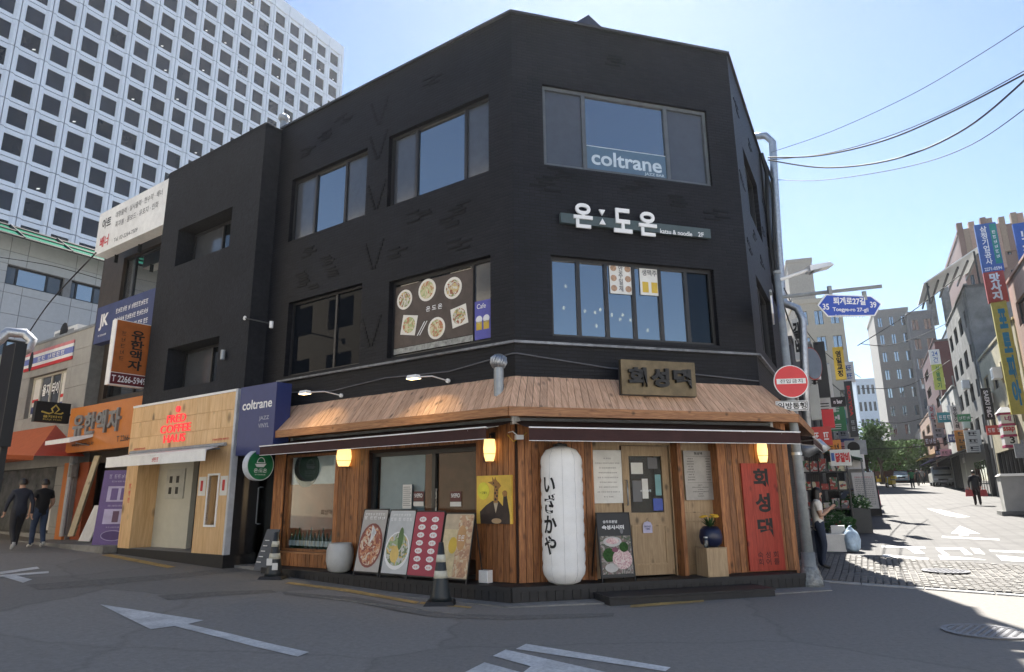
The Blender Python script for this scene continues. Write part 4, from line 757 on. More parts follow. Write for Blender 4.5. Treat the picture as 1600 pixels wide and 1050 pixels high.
s, z = FL.at(678, 780, -.1); T = Th('window_decoration', 'patterned vertical strip of stickers beside the window mullion', 'sticker', FL, s, -.1, z - .2); T.part('strip', MB().box(s - .06, s + .06, .1, .106, z - .25, z + .18), blotch('sticker_mix', [(.5, .48, .42), (.1, .06, .05), (.3, .25, .2), (.6, .6, .55)], 22))
# spot lamps on arms
for k, (pa, pb, lab) in enumerate((((533, 618), (478, 613), 'lit spot lamp on a thin arm over the left end of the pent roof'), ((700, 595), (648, 589), 'lit spot lamp on a thin arm over the middle of the left pent roof'))):
    s, z = FL.at(*pa, .02); of = .9; s2, z2 = FL.at(*pb, of); T = Th('spot_lamp', lab, 'lamp', FL, s, 0, z, group='spot lamps over the pent roof'); tip = Vector((s2, -of, z2)); base = Vector((s, -.01, z)); 
    T.part('wall_plate', MB().cyl((s, 0, z), (s, -.04, z), .04), white_metal); T.part('arm', MB().tube([base, base.lerp(tip, .5) + Vector((0, 0, .05)), tip], .012, 6), white_metal); d = (tip - base).normalized()
    hd = MB(); hd.hexa([tip + Vector((-.13, -.08, -.03)), tip + Vector((.1, -.08, -.03)), tip + Vector((.1, .06, -.03)), tip + Vector((-.13, .06, -.03))], [tip + Vector((-.11, -.06, .03)), tip + Vector((.08, -.06, .03)), tip + Vector((.08, .04, .03)), tip + Vector((-.11, .04, .03))]); T.part('head', hd, white_metal)
    T.part('lens', MB().box(tip.x - .12, tip.x + .09, tip.y - .07, tip.y + .05, tip.z - .036, tip.z - .031), bulb)
    l = bpy.data.lights.new('spot_light', 'SPOT'); l.energy = 6; l.color = (1, .75, .4); l.spot_size = R(110); l.shadow_soft_size = .08; lo = bpy.data.objects.new('spot_light', l); COL.objects.link(lo); lo.parent = T.e; lo.location = (tip.x - s, tip.y - 0, tip.z - z - .06); lo.rotation_euler = (R(25), 0, 0)
# roof turbine vent and tall vent behind the stucco block
def turbine(T, c, r, z0):
    T.part('duct', MB().cyl((c.x, c.y, z0 - .6), (c.x, c.y, z0), r * .62, seg=14), grey_metal); vn = MB()
    for k in range(16):
        a = k * math.pi / 8; pts = [(c.x + r * f * math.cos(a + t), c.y + r * f * math.sin(a + t), z0 + hh) for f, t, hh in ((.7, 0, 0), (1, .25, r * .6), (.95, .5, r * 1.2), (.4, .75, r * 1.6))]; vn.tube(pts, r * .1, 5)
    vn.lathe([(r * .6, z0), (r * .86, z0 + r * .6), (r * .8, z0 + r * 1.2), (r * .3, z0 + r * 1.62), (.01, z0 + r * 1.66)], c.x, c.y, 16); T.part('turbine_head', vn, steel, smooth=True)
s, z = FL.at(778, 574, .32); T = Th('turbine_vent', 'small silver turbine vent sticking out of the pent roof', 'vent', FL, s, .3, z); turbine(T, Vector((s, -.3, 0)), .13, z)
s, z = FL.at(443, 190, -1.5); T = Th('roof_vent', 'white turbine vent on the roof beside the stucco block', 'vent', FL, s, -1.5, z - .8); turbine(T, Vector((s, 1.5, 0)), .14, z)
# thin cable stapled along the wall over the roof
mb = MB(); path = [FL.W(-6.2, .04, 3.75), FL.W(-4.5, .03, 3.62), FL.W(-3, .03, 3.72), FL.W(-1.4, .03, 3.66), FL.W(-.02, .05, 3.8), FF.W(.02, .05, 3.8), FF.W(1.7, .03, 3.62), FF.W(3, .03, 3.6), FF.W(4.6, .05, 3.5)]
tag(mb.tube(path, .012, 5).build('wall_cable', mat('cable_grey', (.12, .12, .13), .5)), 'thin grey cable running along the black wall above the pent roof', 'cable')
for fr, px, py, lab in ((FL, 797, 672, 'floodlight with yellow cable at the corner between the two awnings'),):
    s, z = FF.at(816, 682, .45); T = Th('flood_light', lab, 'lamp', FF, s, .1, z); T.part('head', MB().box(s - .05, s + .07, -.3, -.2, z - .03, z + .04), white_metal); T.part('bracket', MB().tube([(s - .1, -.02, z + .1), (s - .08, -.2, z + .1), (s, -.24, z + .02)], .01, 5), white_metal); T.part('cable', MB().tube([(s - .12, -.05, z + .06), (s - .05, -.12, z - .05), (s + .1, -.1, z + .02), (s + .2, -.05, z + .1)], .008, 5), yellow)
# traffic cones
cone_w = mat('cone_white', (.6, .58, .48), .5, var=.15)
for px, py, lab, h in ((427, 904, 'dark striped traffic cone at the left end of the deck', .82), (688, 944, 'dark striped traffic cone in front of the menu easels', .86)):
    P = G(px, py); T = Th('traffic_cone', lab, 'cone', loc=(P.x, P.y, gz(P.x, P.y)), group='traffic cones along the deck'); rr = lambda z: .15 - .115 * (z / h)
    T.part('base', MB().hexa([(-.22, -.22, 0), (.22, -.22, 0), (.22, .22, 0), (-.22, .22, 0)], [(-.19, -.19, .05), (.19, -.19, .05), (.19, .19, .05), (-.19, .19, .05)]), rubber)
    T.part('body', MB().lathe([(.17, .05), (rr(.12) + .012, .12), (rr(h * .5), h * .5), (rr(h), h), (rr(h) * .7, h)], 0, 0, 20), mat('cone_black', (.018, .024, .028), .45, var=.2), smooth=True)
    for a, b in ((.42, .54), (.68, .8)): T.part('stripe', MB().lathe([(rr(h * a) + .004, h * a), (rr(h * b) + .004, h * b)], 0, 0, 20), cone_w, smooth=True)
    if px < 500:
        for x, z in ((-.05, .3), (.06, .22)): T.part('sticker', MB().box(x - .05, x + .05, -rr(z) - .02, -rr(z) - .012, z - .06, z + .06), paper)
# leaning blackboard beside the left cone
s, z = FL.at(416, 880, .25); T = Th('chalk_board', 'narrow dark slate board with white writing leaning beside the left cone', 'sign', FL, s, .3, .14); w = .2
T.part('slate', MB().hexa([(s - w, -.4, .14), (s + w, -.4, .14), (s + w, -.37, .14), (s - w, -.37, .14)], [(s - w + .05, -.18, .92), (s + w + .05, -.18, .92), (s + w + .05, -.15, .92), (s - w + .05, -.15, .92)]), mat('slate', (.06, .075, .1), .5))
for i in range(5): T.part('chalk_line', MB().hexa([(s - w * .4 + .01 * i, -.365 + .04 * i - .06, .3 + .1 * i), (s + w * .3, -.365 + .04 * i - .06, .3 + .1 * i), (s + w * .3, -.36 + .04 * i - .06, .3 + .1 * i), (s - w * .4, -.36 + .04 * i - .06, .3 + .1 * i)], [(s - w * .4 + .01 * i, -.36 + .04 * i - .06, .315 + .1 * i), (s + w * .3, -.36 + .04 * i - .06, .315 + .1 * i), (s + w * .3, -.355 + .04 * i - .06, .315 + .1 * i), (s - w * .4, -.355 + .04 * i - .06, .315 + .1 * i)]), white_ink)
# ================================================================ the left row
# black stucco bay
T = Th('stucco_bay', 'projecting black stucco bay with two deep-set windows', 'building', FL, -9.1, 0, 0)
sb0, sb1 = -11.3, -6.9; HB = [(-10.45, -8., 7.42, 8.45), (-10.3, -8.04, 4.15, 5.22)]
bw = T.part('front_wall', MB().wall(sb0, sb1, 3.85, 10.3, HB, -.45, .5), stucco)
mb = MB(); mb.quad((sb1, -.45, 3.85), (sb1, 1.5, 3.85), (sb1, 1.5, 10.3), (sb1, -.45, 10.3)); mb.quad((sb0, 1.5, 3.85), (sb0, -.45, 3.85), (sb0, -.45, 10.3), (sb0, 1.5, 10.3)); T.part('side_wall', mb, stucco)
T.part('roof', MB().box(sb0, sb1, -.45, 6, 10.24, 10.34), stucco); T.part('underside', MB().box(sb0, sb1, -.44, 1., 3.8, 3.86), black_paint)
for h in HB: window(T, h[0], h[1], h[2], h[3], .0, frame_dark, [pane_film, pane_dark], (.55,), .06)
T.part('lower_wall', MB().box(sb0, sb1, .02, .3, .3, 3.8), black_paint)
s, z = FL.at(350, 554, .5); T = Th('wall_light', 'small dark cylinder wall light on the stucco bay', 'lamp', FL, s, .45, z); T.part('body', MB().cyl((s, -.53, z - .12), (s, -.53, z + .1), .05), grey_metal); T.part('mount', MB().box(s - .03, s + .03, -.5, -.45, z - .05, z + .05), ink)
s, z = FL.at(383, 497, .45); s2, z2 = FL.at(424, 508, .8); T = Th('wall_camera', 'white security camera on a short arm at the bay corner', 'camera', FL, s, .45, z); T.part('arm', MB().tube([(s, -.45, z), (s2 - .1, -.8, z2 + .06), (s2, -.8, z2)], .015, 6), ink); T.part('camera', MB().cyl((s2, -.8, z2 - .06), (s2, -.8, z2 + .08), .04), white_metal); T.part('plate', MB().disc(s, z, .05, -.47, -.45, 10), white_metal)
# coltrane: blue sign and glass door
a, zt = FL.at(377, 606, .66); b = FL.at(433, 598, .66)[0]; zb = FL.at(372, 712, .66)[1]; c = (a + b) / 2; w = b - a
T = Th('blue_sign', 'blue panel sign with white coltrane lettering', 'sign', FL, c, .3, zb)
T.part('panel', MB().box(a, b, -.66, -.3, zb, zt), navy); lettering(T, 'coltrane', c, -.664, zb + (zt - zb) * .72, w * .82, .2, white_ink, bold=.02); lettering(T, 'JAZZ', c + w * .22, -.664, zb + (zt - zb) * .5, w * .27, .1, mat('pale_ink', (.4, .42, .5), .5)); lettering(T, 'VINYL', c + w * .22, -.664, zb + (zt - zb) * .4, w * .28, .09, bpy.data.materials['pale_ink'])
T = Th('glass_door', 'narrow glass door with long steel handles under the blue sign', 'door', FL, -6.7, -.1, .15)
T.part('leaf', MB().box(-7.1, -6.3, .1, .115, .2, 2.5), shop_glass); T.part('frame', MB().box(-7.14, -7.1, .06, .16, .2, 2.55).box(-6.3, -6.26, .06, .16, .2, 2.55).box(-7.1, -6.3, .06, .16, 2.5, 2.55), frame_dark)
for y in (.05, .16): T.part('handle', MB().tube([(-6.82, .1, 1.0), (-6.82, y, 1.02), (-6.82, y, 1.75), (-6.82, .1, 1.77)], .014, 6), steel)
T.part('back', MB().box(-7.2, -6.2, 1.2, 1.25, .1, 2.6), mat('dark_green', (.02, .05, .05), .6)); T.part('threshold', MB().box(-7.2, -5.8, -.35, .3, .0, .2), conc)
# round green blade sign
s = FL.at(403, 725, .55)[0]; o0, zc = FL.off_at(381, 726, s); o1, _ = FL.off_at(427, 726, s); P = FL.W(s, (o0 + o1) / 2, zc); rr = abs(o0 - o1) / 2
T = Th('round_sign', 'round green projecting sign with white bowl mark and lettering', 'sign', loc=P, rot=FL.ang + R(90)); rr = min(rr, .31)
T.part('drum', MB().disc(0, 0, rr, -.06, .1, 36), mat('drum_white', (.65, .68, .72), .4)); T.part('face', MB().disc(0, 0, rr * .94, -.066, -.061, 36), mat('sign_green', (.01, .16, .06), .35))
T.part('bowl_mark', MB().plate([(-.14, .02), (-.09, -.04), (.07, -.04), (.13, .03)][0:4], -.07, -.067), white_ink); arc = [(.085 * math.cos(a), -.07, .05 + .1 * math.sin(a)) for a in [math.pi * k / 10 for k in range(11)]]; T.part('bowl_mark', MB().tube(arc, .008, 5), white_ink)
T.part('bowl_mark', MB().box(-.1, .1, -.07, -.067, .04, .055), white_ink); lettering(T, '온:도온', 0, -.069, -.11, .3, .08, white_ink, bold=.02); T.part('text_row', scrib(0, -.069, -.19, .24, .025, 12, 4), white_ink); T.part('bracket', MB().box(-.02, .02, 0, .04, rr, rr + .12).box(rr, rr + .35, 0, .04, rr + .06, rr + .1), ink)
# coffee shop
FO = .62
T = Th('coffee_shop', 'small plywood coffee kiosk shopfront on a black plinth', 'shop', FL, -9., 0, .1); x0, x1 = -11.3, -6.86
plp = T.part('plinth', MB().box(x0, x1, -FO, .6, .02, .42), deck_black)
fas = T.part('fascia', MB().box(x0, x1, -FO, .0, 2.62, 3.78), ply)
nx, nz = 9, 3
for i in range(nx):
    for j in range(nz): T.piece('tile', ply, x0 + (x1 - x0) * i / nx + .004, x0 + (x1 - x0) * (i + 1) / nx - .004, -FO - .018, -FO - .002, 2.64 + 1.14 * j / nz + .004, 2.64 + 1.14 * (j + 1) / nz - .004, fas)
T.part('edge_trim', MB().box(x1, x1 + .07, -FO - .03, -FO + .1, .42, 3.83), mat('trim_grey', (.5, .52, .55), .4)); T.part('side_panel', MB().box(x1 + .001, x1 + .06, -FO + .1, .0, .42, 3.8), black_paint); T.part('edge_trim', MB().box(x0, x1, -FO - .03, .0, 3.78, 3.83), white_metal)
pil = T.part('right_pillar', MB().wall(-8.05, x1, .42, 2.62, [(-7.62, -7.26, 1.0, 2.02)], -FO, .3), ply)
T.part('pillar_side', MB().quad((-8.05, -FO, .42), (-8.05, -.1, .42), (-8.05, -.1, 2.62), (-8.05, -FO, 2.62)), ply)
T.part('pickup_window', MB().box(-7.66, -7.62, -FO - .02, -FO + .05, .96, 2.06).box(-7.26, -7.22, -FO - .02, -FO + .05, .96, 2.06).box(-7.62, -7.26, -FO - .02, -FO + .05, 2.02, 2.06).box(-7.62, -7.26, -FO - .04, -FO + .05, .96, 1.0), white_metal, pil); T.part('window_back', MB().box(-7.62, -7.26, -FO + .28, -FO + .3, 1., 2.02), grey_ink, pil)
for a, b in ((-8.0, -7.72), (-7.18, -6.92)): T.part('poster', MB().box(a, b, -FO - .008, -FO - .002, 1.6, 2.0), paper, pil); T.part('poster_print', MB().box(a + .08, a + .17, -FO - .012, -FO - .009, 1.7, 1.92), red_ink, pil)
T.part('left_pillar', MB().box(-11.3, -10.75, -FO, -.1, .42, 2.62), ply); lettering(T, '~|~|~', -11.02, -FO - .004, 1.7, .1, .5, red_ink)
inw = mat('kiosk_cream', (.5, .49, .42), .6, var=.06); mb = MB(); mb.quad((-10.75, -.1, .42), (-9.2, -.1, .42), (-9.2, -.1, 2.62), (-10.75, -.1, 2.62)); mb.quad((-9.2, -.1, .42), (-9.2, .5, .42), (-9.2, .5, 2.62), (-9.2, -.1, 2.62)); mb.quad((-9.2, .5, .42), (-8.05, .5, .42), (-8.05, .5, 2.62), (-9.2, .5, 2.62))
T.part('inner_wall', mb, inw); T.part('floor_mat', MB().box(-10.7, -8.1, -FO + .02, .45, .42, .43), grey_ink); T.part('wood_dado', MB().box(-9.1, -8.1, .47, .495, .44, 1.5), ply)
mbd = T.part('menu_card', MB().box(-10.3, -9.5, -.13, -.105, 1.55, 2.25), mat('menu_card', (.42, .42, .38), .5)); T.part('card_reader', MB().box(-8.75, -8.67, .46, .49, 1.75, 1.9), ink)
for i in range(2):
    for j in range(2): T.part('cup_picture', MB().box(-10.15 + .3 * i, -10.03 + .3 * i, -.136, -.131, 1.66 + .26 * j, 1.82 + .26 * j), ink, mbd)
fr_w = mat('letter_red', (.75, .03, .05), .4, emit=(1, .05, .06), es=.25)
for ln, zc, w in (('FRED', 3.37, .82), ('COFFEE', 3.14, 1.3), ('HAUS', 2.91, .92)): lettering(T, ln, -9.18, -FO - .02, zc, w, .185, fr_w, bold=.0, ext=.02)
T.part('emblem', MB().disc(-9.12, 3.58, .075, -FO - .06, -FO - .02, 14), fr_w); T.part('text_row', scrib(-10.75, -FO - .024, 2.74, .55, .05, 10, 3), red_ink); T.part('text_row', scrib(-7.3, -FO - .024, 2.78, .6, .05, 11, 5), red_ink)
# its white awning
a = FL.at(166, 724, 1.5)[0]; b = FL.at(322, 706, 1.5)[0]
T = Th('awning', 'white fabric awning over the coffee kiosk opening', 'awning', FL, (a + b) / 2, FO, 2.4); zf = FL.at(166, 724, 1.5)[1]
ab = -7.05; T.part('fabric', MB().hexa([(a, -1.5, zf + .1), (b, -1.5, zf + .1), (ab - .3, -FO - .02, 2.62), (-11.1, -FO - .02, 2.62)], [(a, -1.5, zf + .11), (b, -1.5, zf + .11), (ab - .3, -FO - .02, 2.635), (-11.1, -FO - .02, 2.635)]), white_paint)
T.part('valance', MB().box(a, b, -1.51, -1.5, zf - .1, zf + .1), white_paint); T.part('hem', MB().box(a, b, -1.515, -1.495, zf + .1, zf + .13), white_metal); T.part('roller', MB().cyl((-11.1, -FO - .05, 2.66), (ab, -FO - .05, 2.66), .04), grey_metal); T.part('folding_arm', MB().tube([(ab - .2, -FO - .05, 2.58), (ab - .75, -1.1, 2.5), (b - .05, -1.48, zf + .08)], .018, 6), grey_metal)
lettering(T, '~~~', (a + b) / 2 + .15, -1.513, zf, .26, .09, red_ink)
# purple roll-up banner
P = G(172, 862); P1 = G(205, 858); T = Th('roll_banner', 'purple roll-up banner with drink pictures and a black base', 'banner', loc=(P.x, P.y, gz(P.x, P.y)), rot=R(-4)); w = .5
T.part('base', MB().box(-w - .04, w + .04, -.12, .12, 0, .16), ink); T.part('sheet', MB().hexa([(-w, -.01, .16), (w, -.01, .16), (w, .0, .16), (-w, .0, .16)], [(-w, .13, 1.98), (w, .13, 1.98), (w, .14, 1.98), (-w, .14, 1.98)]), purple); T.part('pole', MB().cyl((0, .06, .1), (0, .16, 1.98), .012), grey_metal)
sy = lambda z: -.012 + .14 * (z - .16) / 1.82
def bn(name, x0, x1, z0, z1, m, d=.004): return T.part(name, MB().hexa([(x0, sy(z0) - d, z0), (x1, sy(z0) - d, z0), (x1, sy(z0), z0), (x0, sy(z0), z0)], [(x0, sy(z1) - d, z1), (x1, sy(z1) - d, z1), (x1, sy(z1), z1), (x0, sy(z1), z1)]), m)
lil = mat('lilac_print', (.4, .36, .55), .5)
def sbn(z, w_, h_, n, seed):
    st, W = glyphs(n, seed); mb = MB()
    for q, b, c, e in st: mb.quad(*[((x / W - .5) * w_, sy(z + (v - .5) * h_) - .004, z + (v - .5) * h_) for x, v in ((q, c), (b, c), (b, e), (q, e))])
    T.part('lettering', mb, lil)
sbn(1.83, .68, .1, 7, 2); sbn(1.7, .5, .04, 12, 5); sbn(1.1, .5, .04, 12, 6); sbn(.58, .4, .03, 9, 8)
for z0, z1 in ((1.2, 1.58), (.66, 1.02)): bn('picture_panel', -.32, .32, z0, z1, lil)
for x in (-.13, .13): bn('cup_print', x - .09, x + .09, 1.24, 1.53, purple, .008)
bn('cup_print', -.08, .08, .7, .97, mat('cup_plum', (.08, .03, .08), .5), .008)
T.part('oval_mark', MB().tube([(.3 * math.cos(t), sy(.38) - .006, .38 + .12 * math.sin(t)) for t in [k * math.pi / 12 for k in range(25)]], .008, 4), lil); T.part('oval_fill', MB().disc(0, .38, .26, sy(.38) - .006, sy(.38), 20, .1), mat('oval_plum', (.06, .03, .14), .5))
# framing shop building
FB = -.35
T = Th('framing_shop', 'narrow brown building with orange ground-floor shopfront', 'building', FL, -13.8, 0, 0); x0, x1 = -16.6, -11.32; brown = mat('brown_metal', (.05, .038, .03), .5, var=.3, vs=4)
hs = [(-15.2, -12.1, 7.35, 8.95), (-15.4, -12.2, 4.5, 6.0), (-15.5, -12.1, .4, 2.6)]
T.part('front_wall', MB().wall(x0, x1, .2, 10.3, hs, -FB, .3), brown); T.part('roof', MB().box(x0, x1, -FB, 6, 10.3, 10.4), brown); T.part('side_wall', MB().quad((x0, 6, .2), (x0, -FB, .2), (x0, -FB, 10.3), (x0, 6, 10.3)), brown)
window(T, *hs[0], .45, frame_dark, [pane_film, pane_blue, pane_film], (.18, .82), .06); window(T, *hs[1], .45, frame_dark, [pane_dark, pane_dark], (.5,), .06)
T.part('shop_inside', MB().box(-15.5, -12.1, .62, .66, .4, 2.6), mat('frame_shop_dark', (.05, .04, .035), .7, var=.4, vs=4)); T.part('column', MB().box(-16.2, -15.75, -.1, -FB - .002, .3, 2.62), orange); T.part('column', MB().box(-15.74, -15.1, .1, -FB - .004, .3, 2.62), mat('dark_orange', (.26, .06, .02), .5)); T.part('door_step', MB().box(-16.4, -11.4, -.9, -FB, .3, .46), conc); T.part('counter', MB().box(-14.3, -12.2, .1, .3, .46, .8), conc)
a, zt = FL.at(113, 641, .35); b = -11.33; zb = FL.at(108, 708, .35)[1]
T = Th('orange_sign', 'glossy orange fascia sign with raised grey letters and phone number', 'sign', FL, (a + b) / 2, .1, zb); T.part('panel', MB().box(a, b, -.38, -.06, zb, 4.15), mat('orange_gloss', (.56, .2, .05), .2, var=.06)); gl = mat('letter_grey', (.2, .2, .2), .4)
lettering(T, '유한액자', (a + b) / 2 - .35, -.382, 3.62, 2.75, .62, gl, bold=.03, ext=.06, spacing=1.1); lettering(T, 'www.yhframe.co.kr', a + 1.05, -.384, zb + .2, 1.35, .14, ink, bold=.02); lettering(T, 'T 2266-5949', b - .65, -.384, zb + .24, 1.15, .16, ink, bold=.02)
# orange blade sign
s = FL.at(235, 560, .3)[0]; o0, zt = FL.off_at(183, 498, s); o1, zb = FL.off_at(229, 607, s); T = Th('blade_sign', 'tall orange projecting sign with vertical lettering and phone number', 'sign', loc=FL.W(s, (o0 + o1) / 2, zb), rot=FL.ang + R(90)); w = abs(o0 - o1) / 2; H = zt - zb
T.part('case', MB().box(-w, w, -.0, .22, 0, H), white_metal); T.part('face', MB().box(-w + .02, w, -.012, -.001, .32, H - .02), mat('blade_orange', (.4, .12, .03), .35)); T.part('phone_strip', MB().box(-w + .02, w, -.012, -.001, .02, .3), mat('phone_maroon', (.12, .015, .02), .35)); lettering(T, 'T 2266-5949', 0, -.016, .16, w * 1.8, .17, white_ink, bold=.02)
lettering(T, '유\n한\n액\n자', w * .2, -.016, H * .56, w * .75, H * .62, ink, bold=.03); lettering(T, '~|~|~|~|~', -w * .55, -.016, H * .6, w * .22, H * .48, mat('ink_brown', (.12, .05, .02), .5)); T.part('mount', MB().box(w, w + .3, .08, .12, H * .3, H * .33).box(w, w + .3, .08, .12, H * .7, H * .73), ink)
# JK sign
a, zt = FL.at(155, 482, .25); b = -11.33; zb = FL.at(150, 538, .25)[1]; T = Th('print_shop_sign', 'dark blue print shop sign with white JK logo', 'sign', FL, (a + b) / 2, .05, zb); T.part('panel', MB().box(a, b, -.28, -.055, zb, zt), mat('jk_navy', (.045, .06, .16), .45)); lettering(T, 'JK', a + .5, -.284, zb + .62, .55, .5, white_ink, bold=.04); T.part('text_row', scrib(a + .5, -.285, zb + .22, .5, .06, 6, 2), white_ink)
for i, n in enumerate((13, 15, 15)): T.part('text_row', scrib(a + 2.1, -.285, zt - .3 - i * .28, 1.8 + .1 * i, .15, n, 30 + i), white_ink)
# white banner-shop sign
a, zt = FL.at(157, 340, .4); b = -11.35; zb = FL.at(155, 397, .4)[1]; T = Th('banner_shop_sign', 'white box sign with black and red lettering below the roofline', 'sign', FL, (a + b) / 2, .05, zb); T.part('case', MB().box(a, b, -.42, -.06, zb, zt + .1), white_paint); lettering(T, '아트', a + .55, -.424, zt - .32, .55, .34, ink, bold=.03); lettering(T, '배너', a + .55, -.424, zb + .35, .55, .36, red_ink, bold=.03)
lettering(T, '대형출력 · 실사출력 · 현수막 · 배너', a + 2.45, -.424, zt - .22, 2.7, .2, grey_ink); lettering(T, '족자봉 · 폼보드 · 유포지 · 인화', a + 2.4, -.424, zt - .55, 2.5, .2, grey_ink); lettering(T, 'Tel. 02-2264-7509', a + 1.9, -.424, zb + .22, 1.4, .13, grey_ink)
for x in (a + .6, (a + b) / 2, b - .6): T.part('bracket', MB().box(x, x + .04, -.1, .0, zb - .25, zb), ink)
# leaning timber and boards in front of the framing shop
b0 = FL.at(111, 838, .8); q = FL.at(153, 712, .2); p0 = FL.W(b0[0], .8, b0[1]); T = Th('leaning_beam', 'long pale timber beam leaning against the orange shopfront', 'beam', loc=p0); e = FL.W(q[0], .2, q[1]) - p0; T.part('beam', MB().hexa([(-.07, -.04, 0), (.07, -.04, 0), (.07, .05, 0), (-.07, .05, 0)], [e + Vector(v) for v in ((-.07, -.04, 0), (.07, -.04, 0), (.07, .05, 0), (-.07, .05, 0))]), wood('beam_wood', (.55, .42, .24), (.68, .55, .35)))
s = FL.at(142, 800, .0)[0]; T = Th('white_board', 'blank white board leaning inside the framing shop entrance', 'board', FL, s, .2, .46); T.part('sheet', MB().hexa([(s - .3, -.1, .46), (s + .35, -.1, .46), (s + .35, -.07, .46), (s - .3, -.07, .46)], [(s - .3, .2, 1.4), (s + .35, .2, 1.4), (s + .35, .23, 1.4), (s - .3, .23, 1.4)]), white_paint)
# Thai restaurant
TO_ = 0.0
x1 = FL.at(122, 700, TO_)[0]; x0 = FL.at(12, 700, TO_)[0]; zt = FL.at(146, 511, TO_)[1]
stone_t = mat('grey_stone', (.34, .335, .32), .8, var=.1, vs=3, dirt=.2, rnd=.06)
T = Th('thai_restaurant', 'grey stone two-storey restaurant with banner windows', 'building', FL, (x0 + x1) / 2, TO_, 0); wx0, wz0 = FL.at(38, 648, TO_); wx1, wz1 = FL.at(106, 575, TO_)
hs = [(wx0, wx1, wz0 - .15, wz1), (x0 - 3, x1 - 1.2, .6, 2.55)]
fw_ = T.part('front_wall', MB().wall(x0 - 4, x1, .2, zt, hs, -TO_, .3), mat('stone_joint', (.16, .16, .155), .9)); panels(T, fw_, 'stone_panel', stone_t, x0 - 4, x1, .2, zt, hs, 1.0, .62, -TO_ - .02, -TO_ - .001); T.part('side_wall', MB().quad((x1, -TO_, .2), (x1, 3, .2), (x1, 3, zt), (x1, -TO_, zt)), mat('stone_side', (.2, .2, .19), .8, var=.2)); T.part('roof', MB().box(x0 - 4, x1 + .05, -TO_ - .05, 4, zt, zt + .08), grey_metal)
wt = window(T, *hs[0], -TO_ + .12, mat('frame_cream', (.5, .48, .42), .5), [paper, pane_film, pane_dark, paper], (.22, .5, .76), .06); T.part('shop_glass', MB().box(hs[1][0], hs[1][1], -TO_ + .2, -TO_ + .21, .6, 2.55), mat('thai_inside', (.12, .12, .11), .25, var=.6, vs=2))
for i, (u, lab) in enumerate(((.1, 0), (.88, 0))):
    xc = wx0 + (wx1 - wx0) * u; T.part('window_stripe', MB().box(xc - .3, xc + .3, -TO_ + .145, -TO_ + .155, wz0 + .4, wz0 + .5), red_ink, wt); T.part('window_stripe', MB().box(xc - .3, xc + .3, -TO_ + .145, -TO_ + .155, wz0 + .02, wz0 + .25), navy, wt)
lettering(T, '을지', wx0 + (wx1 - wx0) * .37, -TO_ + .14, wz1 - .5, .55, .4, white_ink, wt, bold=.03); lettering(T, '타이', wx0 + (wx1 - wx0) * .62, -TO_ + .14, wz1 - .5, .5, .4, white_ink, wt, bold=.03)
a, zb = FL.at(36, 582, TO_ + .06); b, zt2 = FL.at(117, 523, TO_ + .06); T = Th('flag_banner', 'red white and blue striped banner over the restaurant window', 'banner', FL, (a + b) / 2, TO_, zb)
hh = zt2 - zb - .15; zz = zb
for f, m in ((.17, red_ink), (.17, white_paint), (.32, mat('flag_blue', (.16, .2, .5), .5)), (.17, white_paint), (.17, mat('flag_red', (.6, .2, .22), .5))): T.part('stripe', MB().box(a, b, -TO_ - .06, -TO_ - .03, zz, zz + hh * f - .002), m); zz += hh * f
lettering(T, '~~~~~~', (a + b) / 2 + .25, -TO_ - .063, zb + hh * .5, (b - a) * .55, hh * .24, white_ink, bold=.02); T.part('emblem', MB().disc(a + .55, zb + hh * .5, .16, -TO_ - .066, -TO_ - .061, 16, .34), ink)
# black blade sign of the restaurant
s = FL.at(108, 640, .2)[0]; o0, zt = FL.off_at(58, 626, s); o1, zb = FL.off_at(107, 662, s); T = Th('black_sign', 'square black projecting sign with golden lotus mark', 'sign', loc=FL.W(s, (o0 + o1) / 2, zb), rot=FL.ang + R(90)); w = abs(o0 - o1) / 2; H = zt - zb
T.part('case', MB().box(-w, w, 0, .2, 0, H), ink); T.part('lotus_mark', MB().tube([(-.3, -.01, H * .5), (-.1, -.01, H * .42), (0, -.01, H * .5), (-.05, -.01, H * .66), (.05, -.01, H * .86), (.15, -.01, H * .66), (.05, -.01, H * .45), (.22, -.01, H * .45), (.26, -.01, H * .52)], .025, 5), gold); lettering(T, '을지타이', 0, -.012, H * .28, w * 1.1, H * .13, gold, bold=.03); lettering(T, 'EULJI THAI', 0, -.012, H * .13, w * 1.05, H * .09, gold); T.part('bracket', MB().box(w, w + .3, .05, .1, H * .4, H * .5), ink)
